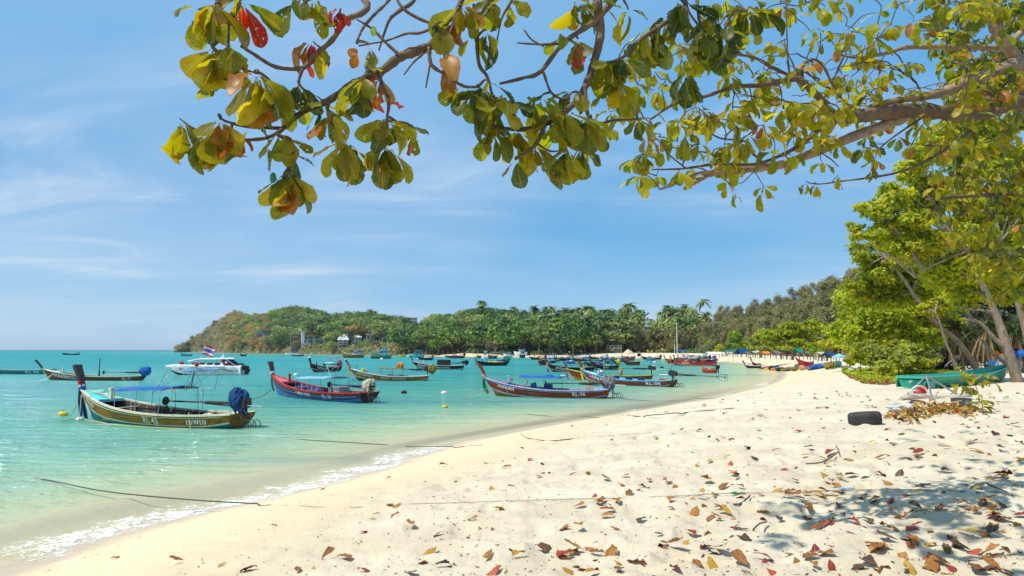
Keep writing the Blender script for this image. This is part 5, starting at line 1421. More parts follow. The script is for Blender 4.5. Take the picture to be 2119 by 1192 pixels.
# ---- other craft
def skiff(name, label, bow, stern, B=1.4, free=0.5, bowh=0.75, hull='white', low=None, rail='white', inside='white', engine=True, cat='boat', cabin=None, mast=0, canopy=None, load=(), text=None, group='small craft in the bay', rows=None, k=0.97, cover=None, booms=False, trawl=False):
 Lw = span(bow, stern) / k
 H = Hull(Lw, B, free, bowh, rake=min(0.5, Lw * 0.06))
 root = empty(name); tag(root, label, cat, group)
 nu, vs = 14, [0, 0.12, 0.45, 0.6, 0.8, 1.0]
 us = [i / (nu - 1) for i in range(nu)]
 V, F, MI = [], [], []
 for side in (1, -1):
  b = len(V)
  for u in us:
   for v in vs: V.append(H.pt(u, v, side))
  for i in range(nu - 1):
   for j in range(5):
    q = (b + i * 6 + j, b + i * 6 + j + 1, b + (i + 1) * 6 + j + 1, b + (i + 1) * 6 + j)
    F.append(q if side > 0 else q[::-1]); MI.append(2 if j == 0 else 1 if j > 2 else 0)
 F.append(tuple(range(6)) + tuple(nu * 6 + j for j in range(5, -1, -1))); MI.append(0)
 link('hull', mesh_np('hull', V, F, True, MI), root, [PT[hull], PT[low or hull], PT[rail]])
 V, F = [], []
 dk = 0.12 if cabin else 0.32
 for u in us:
  g = H.sheer(u) - (dk if u < 0.85 else 0.03); b_ = max(0.03, H.beam(u) * 0.95)
  V += [Vector((H.xs(u, 0), b_, g)), Vector((H.xs(u, 0), -b_, g))]
 link('deck', mesh_np('deck', V, [(i * 2, i * 2 + 1, i * 2 + 3, i * 2 + 2) for i in range(nu - 1)]), root, PT[inside])
 for i in range(2 if not cabin else 0):
  u = 0.3 + 0.3 * i
  mb = MB(); mb.box((Lw * u, 0, H.sheer(u) - 0.12), (0.28, H.beam(u) * 1.85, 0.05)); mb.build('thwart', PT[rail], root)
 if engine:
  mb = MB(); mb.box((-0.22, 0, free + 0.28), (0.34, 0.30, 0.40), None, 0, 0.8); mb.box((-0.25, 0, free - 0.25), (0.16, 0.12, 0.8)); mb.build('outboard_engine', IRON, root)
  if cover:
   v, f = tarp_lump((-0.2, 0, free + 0.35), (0.7, 0.5, 0.7), 4, 0.3); link('engine_cover', mesh_np('engine_cover', v, f), root, CL[cover])
 if cabin:
  for (u0, u1, z0, hh, wv, cm, rm) in cabin:
   x0, x1 = Lw * u0, Lw * u1; w = B * wv
   mb = MB(); mb.box(((x0 + x1) / 2, 0, z0 + hh / 2), (x1 - x0, w, hh), None, 0, 0.94); cb = mb.build('wheelhouse', PT[cm], root)
   mb = MB(); mb.box(((x0 + x1) / 2, 0, z0 + hh + 0.05), (x1 - x0 + 0.5, w * 1.12, 0.10)); mb.build('wheelhouse_roof', PT[rm], root)
   n = max(2, int((x1 - x0) / 0.9))
   for i in range(n):
    mb = MB(); mb.box((x0 + (x1 - x0) * (i + 0.5) / n, w * 0.487, z0 + hh * 0.62), ((x1 - x0) / n * 0.62, 0.04, hh * 0.36)); mb.build('window', GLASSD, cb)
 if canopy:
  u0, u1, hh, ck = canopy
  mb = MB(); mb.box((Lw * (u0 + u1) / 2, 0, free + hh), (Lw * (u1 - u0), B * 0.95, 0.07)); mb.build('canopy', CL[ck], root)
  for u in (u0 + 0.02, u1 - 0.02):
   for s_ in (1, -1):
    mb = MB(); mb.tube([(Lw * u, s_ * B * 0.42, free - 0.1), (Lw * u, s_ * B * 0.42, free + hh)], 0.03, 5); mb.build('canopy_post', PIPE, root)
 if mast:
  mb = MB(); mb.tube([(Lw * 0.55, 0, free), (Lw * 0.55, 0, free + mast)], [0.09, 0.05], 6); mb.build('mast', PT['white'], root)
 if trawl:
  mb = MB()
  mb.tube([(Lw * 0.86, 0, H.sheer(0.86)), (Lw * 0.86, 0, H.sheer(0.86) + 2.2)], 0.06, 5)
  mb.tube([(Lw * 0.86, 0, H.sheer(0.86) + 2.1), (Lw * 0.98, 0, H.sheer(0.98))], 0.03, 4); mb.tube([(Lw * 0.86, 0, H.sheer(0.86) + 2.1), (Lw * 0.42, 0, free + 2.0)], 0.03, 4)
  mb.build('bow_mast', PT['orange'], root)
 for k_, (ck, u, dz, dim) in enumerate(load):
  v, f = tarp_lump((Lw * u, 0, H.sheer(u) - 0.1 + dz), dim, 60 + k_, 0.3); link('load', mesh_np('load', v, f), root, CL[ck])
 if text:
  hull_letters(root, H, text[0], Lw * text[1], text[2], text[3], 1, LETTERB if hull == 'white' else None)
 place_boat(root, H, bow, stern)
 return root, H
W_ = PT
skiff('fishing_trawler', 'wooden trawler with olive hull and pale wheelhouse aft', (709, 740.4), (753, 740.4), 3.6, 1.5, 2.9, 'olive', 'brown', 'cream', 'brown', False, 'trawler', [(0.13, 0.30, 1.2, 2.4, 0.5, 'grey', 'white'), (0.30, 0.44, 1.2, 1.6, 0.5, 'lilac', 'white')], 0, None, (('white', 0.46, 0.2, (1.5, 1.5, 1.2)),), trawl=True, group='fishing trawlers off the villas')
skiff('fishing_trawler', 'green trawler with blue wheelhouse and white awnings', (767, 742.2), (810, 742.2), 3.6, 1.5, 3.2, 'seagreen', 'darkbrown', 'seagreen', 'grey', False, 'trawler', [(0.22, 0.46, 1.3, 2.1, 0.55, 'skyblue', 'turq'), (0.24, 0.40, 3.6, 0.9, 0.5, 'skyblue', 'white'), (0.5, 0.8, 2.6, 0.5, 0.6, 'white', 'white')], 0, None, (), trawl=False, group='fishing trawlers off the villas')
skiff('fishing_boat', 'teal fishing boat with a tall blue cabin before the small beach', (846, 739.3), (878, 739.3), 3.2, 1.2, 1.9, 'turq', 'teal', 'turq', 'grey', False, 'fishing boat', [(0.15, 0.5, 1.0, 2.3, 0.6, 'teal', 'skyblue')], 0, group='fishing trawlers off the villas')
skiff('fishing_boat', 'small yellow and green fishing boat left of the teal one', (825, 738.4), (840, 738.4), 2.0, 0.8, 1.5, 'lime', 'turq', 'yellow', 'orange', False, 'boat', [(0.2, 0.5, 0.7, 1.2, 0.6, 'yellow', 'orange')], 0)
moor((865, 745.6), (897, 745.5), 0.93, label='black longtail boat with thin prow off the small beach', B=1.8, free=0.8, bow=1.15, prow=1.0, prow_w=0.3, hull='black', low='white', rail='grey', deck='grey', inside='white', pile=(('white', 0.4, 0.2, (2, 1.3, 0.7)),), lod=2, seed=50)
moor((923, 741.6), (962, 741.5), 0.93, label='long dark boat with pale covered load right of the small beach', B=2.0, free=1.0, bow=1.2, prow=0.7, prow_w=0.35, hull='darkbrown', low='white', rail='grey', deck='grey', pile=(('pink', 0.5, 0.2, (3, 1.5, 0.8)), ('white', 0.3, 0.2, (2, 1.5, 0.7))), cover=('black', 1.1, 1, 0), lod=2, seed=51)
moor((131, 734.6), (165, 734.5), 0.93, label='lone black longtail boat out at the horizon on the open water', B=2.2, free=0.9, bow=1.5, prow=1.2, prow_w=0.4, hull='black', low='black', rail='black', deck='grey', inside='white', pile=(('white', 0.45, 0.1, (2.4, 1.5, 0.8)),), lod=2, seed=52)
skiff('small_boat', 'small teal boat out beyond the flag on the speedboat', (374, 737), (397, 737), 2.2, 0.9, 1.7, 'teal', 'teal', 'teal', 'teal', False)
skiff('small_boat', 'small dark rowing boat below the headland rocks', (497, 737.3), (509, 737.3), 1.8, 0.9, 1.5, 'black', 'darkbrown', 'brown', 'brown', True)
rs_, Hs_ = skiff('sailing_boat', 'white sailing boat with bare mast under the headland', (590, 735.2), (614, 735.2), 3.0, 1.1, 1.5, 'white', 'white', 'white', 'white', False, 'sailing boat', [(0.3, 0.7, 1.0, 0.6, 0.5, 'white', 'white')], 10.5)
mb = MB(); mb.tube([(Hs_.L * 0.54, 0, 2.6), (Hs_.L * 0.12, 0, 2.5)], 0.18, 6); mb.build('furled_sail', CL['blue'], rs_)
mb = MB(); mb.tube([(Hs_.L * 0.55, 0, 11.4), (Hs_.L, 0, 1.5)], 0.02, 4); mb.tube([(Hs_.L * 0.55, 0, 11.4), (0, 0, 1.2)], 0.02, 4); mb.build('rigging', STEEL, rs_)
skiff('motor_boat', 'low blue and white motorboat moored beside the sailing boat', (604, 737.2), (627, 737.2), 2.4, 0.9, 1.2, 'deepblue', 'deepblue', 'white', 'white', True, 'motorboat', [(0.35, 0.6, 0.8, 0.7, 0.5, 'white', 'white')])
skiff('motor_boat', 'pale turquoise motorboat under a long white canopy', (1020, 752.6), (1051, 752.4), 2.2, 0.9, 1.3, 'turq', 'turq', 'skyblue', 'white', True, 'motorboat', None, 0, (0.05, 0.98, 2.0, 'white'), k=0.95)
skiff('motor_boat', 'white cabin boat moored left of the turquoise motorboat', (996, 743.6), (1010, 743.6), 2.2, 0.9, 1.4, 'white', 'white', 'white', 'white', False, 'motorboat', [(0.2, 0.6, 0.8, 2.2, 0.6, 'white', 'white')])
skiff('small_boat', 'bright green hull moored left of the white cabin boat', (986, 741.5), (997, 741.5), 2.2, 1.2, 1.7, 'green', 'green', 'lime', 'green', False)
skiff('small_boat', 'dark longtail hull with blue shelter behind the white cabin boat', (1010, 742.2), (1029, 742.2), 2.0, 1.2, 2.0, 'darkbrown', 'black', 'grey', 'brown', True, canopy=(0.2, 0.6, 1.6, 'blue'))
skiff('motor_boat', 'white speedboat near the shore with a blue shade over it', (1064, 739.2), (1091, 739.2), 3.4, 2.4, 2.9, 'white', 'white', 'white', 'white', True, 'motorboat', [(0.2, 0.65, 2.2, 1.4, 0.6, 'white', 'white')], 0, (0.1, 0.6, 2.4, 'blue'), group='white motorboats at the far shore')
skiff('motor_boat', 'dark-hulled launch with sky blue roof before the white speedboat', (1075, 740.6), (1087, 740.6), 2.6, 1.6, 2.0, 'darkbrown', 'black', 'white', 'grey', False, 'motorboat', [(0.1, 0.8, 1.4, 1.5, 0.75, 'skyblue', 'skyblue')], group='white motorboats at the far shore')
skiff('motor_boat', 'low white dinghy right of the white speedboat', (1094, 738.8), (1105, 738.8), 2.2, 1.0, 1.4, 'white', 'grey', 'white', 'white', True, 'motorboat', group='white motorboats at the far shore')
skiff('motor_boat', 'grey white sloop hull behind the turquoise motorboat', (1042, 739.8), (1061, 739.8), 2.6, 1.4, 2.0, 'white', 'grey', 'white', 'white', False, 'motorboat', [(0.2, 0.6, 1.3, 1.0, 0.6, 'grey', 'white')], group='white motorboats at the far shore')
skiff('small_boat', 'red dinghy with dark outboard near the beach', (1453, 771.6), (1483, 772.2), 1.3, 0.55, 0.95, 'red', 'redbrown', 'orange', 'redbrown', True, 'dinghy', None, 0, None, (('violet', 0.72, 0.1, (0.6, 0.6, 0.25)), ('grey', 0.22, 0.15, (0.7, 0.6, 0.4))), cover='black')
skiff('small_boat', 'small blue boat with two people-sized bundles near the sand pile', (1338, 746.3), (1355, 746.3), 1.5, 0.6, 1.0, 'blue', 'deepblue', 'skyblue', 'white', True, 'boat', None, 0, None, (('pink', 0.6, 0.5, (0.5, 0.5, 1.1)), ('lilac', 0.45, 0.4, (0.5, 0.5, 1.0))))
skiff('small_boat', 'red boat with white cover near the sand pile', (1293, 746.4), (1312, 746.4), 1.7, 0.8, 1.1, 'red', 'redbrown', 'orange', 'brown', True, 'boat', None, 0, None, (('white', 0.55, 0.3, (1.1, 1.1, 1.0)),))
skiff('small_boat', 'dark boat with pale blue tarp left of the red boat by the sand pile', (1243, 746.4), (1268, 746.4), 1.9, 0.9, 1.4, 'black', 'black', 'grey', 'grey', True, 'boat', None, 0, None, (('pale', 0.5, 0.3, (2.0, 1.4, 0.9)),))
skiff('small_boat', 'long teal boat with covered deck in front of the sand pile', (1286, 743.2), (1313, 743.2), 2.0, 1.0, 1.4, 'teal', 'teal', 'turq', 'grey', True, 'boat', None, 0, (0.1, 0.9, 1.3, 'teal'))
skiff('small_boat', 'bright blue boat with a white load behind the tall dark prows', (1172, 753), (1189, 752.8), 1.5, 0.6, 1.0, 'blue', 'blue', 'skyblue', 'blue', False, 'boat', None, 0, None, (('white', 0.45, 0.2, (0.9, 0.9, 0.4)),))
for q, (a, b, row, hl, cn, lb) in enumerate(((1131, 1156, 749, 'teal', 'white', 'teal boat with white canopy left of the bright blue boat'), (1136, 1160, 745.5, 'seagreen', 'teal', 'dark green boat in the row below the yellow pennant'), (1160, 1178, 744.0, 'deepblue', 'pale', 'navy boat with pale shade in the row below the yellow pennant'),
  (1178, 1198, 745.5, 'blue', 'blue', 'blue boat under a blue shade left of the tall dark prow'), (1198, 1214, 742, 'white', 'grey', 'white boat at the shore with a grey shade'), (1140, 1153, 741, 'white', 'white', 'white launch at the shore below the yellow pennant'), (1214, 1230, 742.5, 'lilac', 'lilac', 'lilac boat at the shore left of the dark tarp boat'),
  (1240, 1262, 750.5, 'teal', 'teal', 'low teal boat behind the violet tarp boat'), (1263, 1292, 744.2, 'grey', 'grey', 'flat grey barge beside the sand pile'))):
 skiff('small_boat', lb, (a, row), (b, row), 1.9, 0.75, 1.3, hl, 'darkbrown', 'white', 'grey', q % 2 == 0, 'boat', None, 0, (0.15, 0.7, 1.2, cn), group='small boats crowded at the far shore')
# ---- the white speedboat with the flag
def speedboat():
 root = empty('speedboat'); tag(root, 'white speedboat with dark cabin windows and a striped flag', 'speedboat')
 L, B = 11.6, 2.9
 N = 22
 us = np.linspace(0, 1, N)
 def sh(u): return 1.12 + 0.22 * math.sin(min(1, u / 0.75) * PI / 2) - 0.20 * max(0, (u - 0.8) / 0.2) ** 1.6
 def bm_(u): return B / 2 * (0.92 + 0.08 * min(1, u / 0.3)) * (1 if u < 0.5 else max(0.02, 1 - ((u - 0.5) / 0.505) ** 2.4))
 def kl(u): return -0.45 + 1.05 * max(0, (u - 0.62) / 0.38) ** 1.7
 def ch(u): return 0.10 + 0.75 * max(0, (u - 0.55) / 0.45) ** 1.6
 rows = []
 for u in us:
  x = L * u
  b = bm_(u); s_, c_, k_ = sh(u), min(ch(u), sh(u) - 0.05), kl(u)
  rk = 0.6 * max(0, (u - 0.7) / 0.3) ** 2
  prof = [(x, b * 0.93, s_ + 0.16), (x, b, s_), (x - rk * 0.2, b * 0.995, s_ - 0.10), (x - rk * 0.5, b * 0.96, (s_ + c_) / 2), (x - rk * 0.9, b * 0.88, c_), (x - rk * 1.0, b * 0.86, c_ - 0.05), (x - rk * 1.3, 0.012, k_)]
  rows.append(prof)
 V, F, MI = [], [], []
 m = 7
 for side in (1, -1):
  b0 = len(V)
  for p in rows:
   V += [Vector((x, side * y, z)) for x, y, z in p]
  for i in range(N - 1):
   for j in range(m - 1):
    q = (b0 + i * m + j, b0 + i * m + j + 1, b0 + (i + 1) * m + j + 1, b0 + (i + 1) * m + j)
    F.append(q if side > 0 else q[::-1]); MI.append(1 if j >= 5 else 0)
 F.append(tuple(range(m)) + tuple(N * m + j for j in range(m - 1, -1, -1))); MI.append(0)
 link('hull', mesh_np('hull', V, F, True, MI), root, [W_['white'], W_['black']])
 V = []
 for p in rows:
  V += [Vector((p[0][0], p[0][1], p[0][2])), Vector((p[0][0], 0, p[0][2] + 0.10)), Vector((p[0][0], -p[0][1], p[0][2]))]
 link('deck', mesh_np('deck', V, [(i * 3 + j, i * 3 + j + 1, (i + 1) * 3 + j + 1, (i + 1) * 3 + j) for i in range(N - 1) for j in range(2)]), root, W_['white'])
 z0, z1 = 1.35, 1.86
 xa, xb = 2.6, 7.9
 w0, w1 = 1.18, 1.02
 mb = MB()
 mb.add([(xa, -w0, z0), (xb, -w0 * 0.8, z0), (xb, w0 * 0.8, z0), (xa, w0, z0), (xa, -w1, z1), (xb - 1.1, -w1 * 0.85, z1), (xb - 1.1, w1 * 0.85, z1), (xa, w1, z1)],
   [(0, 3, 2, 1), (4, 5, 6, 7), (0, 1, 5, 4), (1, 2, 6, 5), (2, 3, 7, 6), (3, 0, 4, 7)])
 cb = mb.build('cabin', W_['white'], root)
 nw = 4
 for side in (1, -1):
  for k in range(nw):
   x0_, x1_ = xa + 0.35 + k * 1.16, xa + 0.35 + k * 1.16 + 1.02
   def cp_(x, z):
    q = (z - z0) / (z1 - z0); fx = (x - xa) / (xb - xa)
    return (x, side * ((w0 * (1 - q) + w1 * q) * (1 - 0.2 * fx * (1 - q * 0.2)) + 0.012), z)
   mb = MB(); sk = 0.26
   q4 = [cp_(x0_ + sk, z0 + 0.08), cp_(x1_ + sk * 0.4, z0 + 0.08), cp_(x1_ - sk * 0.7, z1 - 0.07), cp_(x0_ - 0.02, z1 - 0.07)]
   inn = [Vector(p) + Vector((0, -side * 0.03, 0)) for p in q4]
   mb.add(q4 + [tuple(p) for p in inn], [(0, 1, 2, 3), (4, 7, 6, 5), (0, 4, 5, 1), (1, 5, 6, 2), (2, 6, 7, 3), (3, 7, 4, 0)]); mb.build('window', GLASSD, cb)
 mb = MB(); mb.add([(xb - 0.02, -0.85, z0 + 0.06), (xb - 0.02, 0.85, z0 + 0.06), (xb - 1.02, 0.80, z1 - 0.05), (xb - 1.02, -0.80, z1 - 0.05)], [(0, 1, 2, 3)])
 for v_ in range(4):
  mb.v[v_] = (mb.v[v_][0] + 0.03, mb.v[v_][1], mb.v[v_][2] + 0.02)
 mb.build('windscreen', GLASSD, cb)
 mb = MB(); V = []
 for x, z, w in ((1.15, 2.42, 1.15), (4.2, 2.40, 1.2), (6.3, 2.36, 1.15), (8.0, 2.06, 0.85)):
  V += [(x, -w, z - 0.09), (x, w, z - 0.09), (x, w * 0.96, z + 0.03), (x, 0, z + 0.10), (x, -w * 0.96, z + 0.03)]
 F = [(i * 5 + j, i * 5 + (j + 1) % 5, (i + 1) * 5 + (j + 1) % 5, (i + 1) * 5 + j) for i in range(3) for j in range(5)] + [(0, 4, 3, 2, 1), (15, 16, 17, 18, 19)]
 mb.add(V, F); mb.build('roof', W_['white'], root)
 for x in (3.0, 4.6, 6.2):
  for s_ in (1, -1):
   mb = MB(); mb.tube([(x, s_ * 1.0, z1 - 0.02), (x - 0.1, s_ * 1.05, 2.33)], 0.035, 5); mb.build('roof_strut', W_['white'], root)
 for s_ in (1, -1):
  mb = MB(); y = s_ * 1.12
  mb.add([(3.0, y, 2.34), (2.35, y, 2.34), (0.9, y, 1.34), (2.5, y, 1.34)] + [(3.0, y - s_ * 0.05, 2.34), (2.35, y - s_ * 0.05, 2.34), (0.9, y - s_ * 0.05, 1.34), (2.5, y - s_ * 0.05, 1.34)], [(0, 1, 2, 3), (4, 7, 6, 5), (0, 4, 5, 1), (1, 5, 6, 2), (2, 6, 7, 3), (3, 7, 4, 0)])
  fin = mb.build('side_fin', M('maroon_panel', (0.12, 0.012, 0.03), 0.4, 0.15, 1, 0), root)
  mb = MB(); mb.tube([(2.3, y, 2.36), (0.7, y, 1.34)], 0.06, 5); mb.build('fin_edge', W_['lilac'], root)
  mb = MB(); mb.lathe([(0.02, 0), (0.17, 0), (0.17, 0.02), (0.02, 0.02)], 12, 0, Matrix.Translation((2.2, y + s_ * 0.012 - (0.01), 1.86)) @ Matrix.Rotation(-PI / 2 * s_, 4, 'X')); mb.build('fin_emblem', W_['white'], fin)
 for y in (-0.45, 0.45):
  mb = MB(); mb.box((-0.35, y, 1.0), (0.45, 0.42, 0.65), (0, -0.3, 0), 0, 0.8); mb.box((-0.55, y, 0.45), (0.22, 0.2, 0.8), (0, -0.45, 0)); mb.tube([(0.5, y, 1.75), (-0.1, y, 1.2), (-0.7, y, 0.5)], 0.10, 6); mb.build('outboard_engine', W_['black'], root)
 v, f = tarp_lump((9.0, 0.5, 1.62), (0.75, 0.6, 0.75), 71, 0.2); link('red_bag', mesh_np('red_bag', v, f), root, CL['red'])
 v, f = tarp_lump((8.1, 0.7, 1.5), (0.95, 0.5, 0.4), 72, 0.2); link('blue_bag', mesh_np('blue_bag', v, f), root, CL['blue'])
 for x in (6.3, 2.3):
  mb = MB(); mb.tube([(x, 1.48, 1.28), (x + 0.95, 1.42, 1.26)], 0.13, 8); mb.build('fender', W_['white'], root)
 mb = MB(); mb.tube([(3.2, 0, 2.4), (3.15, 0, 3.4)], [0.07, 0.02], 5); mb.lathe([(0.02, 0), (0.22, 0.05), (0.2, 0.2), (0.02, 0.26)], 9, 0, Matrix.Translation((3.2, 0, 2.45))); mb.tube([(3.1, 0, 2.7), (3.1, 0, 3.0)], 0.09, 6); mb.build('radar_mast', W_['white'], root)
 def side_pt(x, z, out=0.016):
  u = min(0.999, max(0, x / L)); i = min(N - 2, int(u * (N - 1))); q = u * (N - 1) - i
  best = None
  def ev(j):
   a, b = Vector(rows[i][j]), Vector(rows[i + 1][j]); return a.lerp(b, q)
  pts = [ev(j) for j in range(1, 6)]
  for a, b in zip(pts, pts[1:]):
   if a.z >= z >= b.z:
    k_ = (a.z - z) / (a.z - b.z + 1e-9); p = a.lerp(b, k_); return Vector((x, p.y + out, z))
  p = pts[0] if z > pts[0].z else pts[-1]
  return Vector((x, p.y + out, z))
 def decal(name, mat, top, bot, n=14):
  V, F = [], []
  for i in range(n + 1):
   q = i / n
   xt = top[0][0] + (top[1][0] - top[0][0]) * q
   zt = np.interp(q, [p[0] for p in top[2]], [p[1] for p in top[2]]); zb = np.interp(q, [p[0] for p in bot], [p[1] for p in bot])
   V += [side_pt(xt, zt), side_pt(xt, zb)]
  for i in range(n):
   F.append((i * 2, i * 2 + 1, i * 2 + 3, i * 2 + 2))
  link(name, mesh_np(name, V, F), root, mat)
 decal('blue_flash', W_['blue'], ((7.8, 0), (5.7, 0), [(0, 1.02), (1, 0.98)]), [(0, 1.01), (0.55, 0.62), (0.8, 0.80), (1, 0.93)])
 decal('blue_flash', W_['skyblue'], ((6.0, 0), (4.6, 0), [(0, 0.98), (1, 0.90)]), [(0, 0.80), (0.4, 0.78), (1, 0.88)])
 decal('green_flash', W_['green'], ((5.1, 0), (3.4, 0), [(0, 0.93), (1, 0.88)]), [(0, 0.92), (0.4, 0.74), (1, 0.84)])
 decal('maroon_stripe', W_['red'], ((3.2, 0), (0.9, 0), [(0, 0.88), (0.3, 0.92), (1, 0.62)]), [(0, 0.86), (0.3, 0.84), (1, 0.50)])
 decal('green_stripe', W_['green'], ((3.0, 0), (1.0, 0), [(0, 0.78), (0.3, 0.78), (1, 0.38)]), [(0, 0.76), (0.3, 0.73), (1, 0.30)])
 decal('grey_stripe', W_['grey'], ((10.2, 0), (3.4, 0), [(0, 0.74), (0.5, 0.44), (0.8, 0.60), (1, 0.76)]), [(0, 0.71), (0.5, 0.39), (0.8, 0.55), (1, 0.72)])
 for s_, x_, z_, sz, wd, mt in (('รัศร', 9.15, 0.75, 0.48, 0.85, LETTERB), ('THE 2 MASTERS OF SEA', 5.3, 1.12, 0.16, 2.7, W_['deepblue']), ('01', 0.78, 0.50, 0.42, 0.42, W_['deepblue']), ('ANDAMAN', 9.6, 0.92, 0.11, 0.45, W_['skyblue'])):
  me = text_mesh(s_, sz, 0.02)
  xs_ = [v.co.x for v in me.vertices]; k_ = wd / (max(xs_) - min(xs_))
  for v in me.vertices:
   v.co = side_pt(x_ - v.co.x * k_, z_ + v.co.y, 0.02)
  me.materials.append(mt); link('lettering', me, root)
 a, b = at_z(352, 775.6), at_z(504, 775.6)
 root.rotation_euler = (0, 0, math.atan2(a.y - b.y, a.x - b.x)); root.location = (b.x, b.y, 0.0)
 s_ = (a - b).length / 10.9
 root.scale = (s_, s_, s_)
 fl = empty('flag'); tag(fl, 'faded red, white and violet-blue striped flag waving over the speedboat roof', 'flag')
 fl.parent = None; fl.location = root.matrix_basis @ Vector((6.6, 0, 1.9)); fl.rotation_euler = root.rotation_euler; fl.scale = root.scale
 mb = MB(); mb.tube([(0, 0, 0), (-0.70, 0.0, 2.5)], 0.022, 5); mb.build('flag_staff', W_['white'], fl)
 bands = [('pink', 1 / 6), ('white', 1 / 6), ('lilac', 1 / 3), ('white', 1 / 6), ('pink', 1 / 6)]
 t0 = 0
 for ck, hgt in bands:
  V, F = [], []
  nx = 12
  for i in range(nx + 1):
   for j in range(3):
    q = i / nx; v_ = t0 + hgt * j / 2
    V.append(Vector((-0.69 - 0.40 * (0 - v_) * 1.0 - 1.65 * q, 0.16 * math.sin(q * 7 + v_ * 1.5) * (0.2 + q), 2.48 - 1.35 * v_ - 0.42 * q + 0.06 * math.sin(q * 6))))
  for i in range(nx):
   for j in range(2):
    F.append((i * 3 + j, i * 3 + j + 1, (i + 1) * 3 + j + 1, (i + 1) * 3 + j))
  link('flag_stripe', mesh_np('flag_stripe', V, F, True), fl, {'pink': CL['red'], 'white': CL['white'], 'lilac': CL['violet']}[ck])
  t0 += hgt
speedboat()
# ---- mooring ropes and floats
def rope(name, pts, r, mat, label, group='mooring ropes'):
 P = [Vector(p) for p in pts]
 out = []
 n = len(P)
 for i in range(n - 1):
  p0, p1, p2, p3 = P[max(i - 1, 0)], P[i], P[i + 1], P[min(i + 2, n - 1)]
  for k in range(16):
   t_ = k / 16
   out.append(0.5 * ((2 * p1) + (p2 - p0) * t_ + (2 * p0 - 5 * p1 + 4 * p2 - p3) * t_ * t_ + (3 * p1 - p0 - 3 * p2 + p3) * t_ ** 3))
 out.append(P[-1])
 for i, p in enumerate(out):
  if p.y < 137 and -39 < p.x < 74:
   z = float(sand_h(np.array([p.x]), np.array([p.y]), shore_near(np.array([p.x]), np.array([p.y])), False)[0]) + r + 0.025
   if p.z < z + 0.06 and z > -0.3: p.z = max(z, min(p.z, z + 0.01), r * 0.6)
 mb = MB(); mb.tube(out, r, 6)
 return tag(mb.build(name, mat, None, True), label, 'rope', group)
def on_ground(px, py, dz=0.015):
 z = at_z(px, py, 0.0)
 p = on_sand(px, py)
 return Vector((p.x, p.y, max(p.z, 0.0) + dz))
rope('mooring_rope', [at_z(-20, 978, -0.05), at_z(90, 992, 0.02), at_z(200, 1014, 0.16), at_z(300, 1026, 0.24), at_z(420, 1036, 0.3), on_ground(560, 1043)], 0.014, ROPED, 'dark rope rising from the shallows at the lower left')
rope('mooring_rope', [on_ground(556, 1043), on_ground(700, 1047), on_ground(860, 1043), on_ground(1000, 1040), on_ground(1150, 1036)], 0.006, ROPE, 'thin pale rope running on over the smooth sand')
rope('mooring_rope', [at_z(560, 905, -0.05), at_z(660, 912, 0.02), at_z(780, 919, 0.03), at_z(845, 924, 0.05), on_ground(960, 923), on_ground(1000, 920)], 0.014, ROPED, 'dark rope crossing the breaking wave below the red-railed boat')
rope('mooring_rope', [on_ground(996, 920), on_ground(1090, 915), on_ground(1200, 906), on_ground(1330, 899), on_ground(1420, 893)], 0.009, ROPE, 'pale rope going up the sand from the breaking wave')
rope('mooring_rope', [at_z(1090, 857, 0.02), at_z(1160, 863, 0.02), at_z(1230, 865, 0.03), on_ground(1330, 861), on_ground(1430, 853), on_ground(1520, 845)], 0.014, ROPED, 'thin dark rope below the HONGKIT boat')
rope('mooring_rope', [on_ground(1078, 897), on_ground(1090, 906), on_ground(1140, 911), on_ground(1200, 908)], 0.012, ROPED, 'short kinked rope lying on the wet sand')
rope('mooring_rope', [at_z(1280, 824, 0.03), at_z(1330, 829, 0.01), at_z(1400, 830, 0.01), at_z(1460, 826, 0.02), on_ground(1560, 815)], 0.015, ROPED, 'rope from the HONGKIT boat stern towards the sand')
b43 = rb43.matrix_basis
def w43(x, y, z): return b43 @ Vector((x, y, z))
bowp = w43(H43.L * 0.98, 0.15, H43.sheer(0.98) - 0.2)
rope('mooring_rope', [bowp, bowp.lerp(at_z(138, 861, 0.0), 0.5) - Vector((0, 0, 0.30)), at_z(145, 862, 0.03)], 0.022, ROPE, 'pale rope from the ochre boat bow to the yellow float')
rope('mooring_rope', [bowp, at_z(164, 870, 0.03)], 0.02, ROPE, 'taut pale rope from the ochre boat bow to the white float')
rope('mooring_rope', [at_z(126, 871, 0.02), at_z(164, 867, 0.04), at_z(230, 878, 0.02), at_z(300, 884, 0.02), at_z(390, 888, 0.0)], 0.022, ROPEY, 'yellow rope floating along the ochre boat side')
rope('mooring_rope', [w43(H43.L * 0.21, 0.98, 0.7), at_z(394, 888, 0.0)], 0.022, ROPEY, 'yellow rope over the ochre boat side near its stern')
rope('mooring_rope', [at_z(560, 806, 1.3), at_z(548, 817, 0.75), at_z(530, 823.5, 0.3), at_z(512, 826, 0.1)], 0.022, ROPED, 'dark rope hanging from the CHAISIT TOUR boat bow')
rope('mooring_rope', [at_z(574, 806, 1.2), at_z(547, 826, 0.0)], 0.018, ROPE, 'pale taut rope at the CHAISIT TOUR boat bow')
rope('mooring_rope', [at_z(1010, 803, 1.1), at_z(985, 815, 0.35), at_z(955, 826, 0.0)], 0.02, ROPE, 'pale rope at the HONGKIT boat bow')
rope('mooring_rope', [at_z(1228, 786, 1.0), at_z(1218, 796, 0.0)], 0.035, ROPE, 'pale rope at the Chang Kit boat bow')
rope('mooring_rope', [at_z(105, 777, 0.9), at_z(95, 785, 0.45), at_z(82, 789, 0.0)], 0.05, PT['white'], 'white rope at the PHUKET&YOU boat bow')
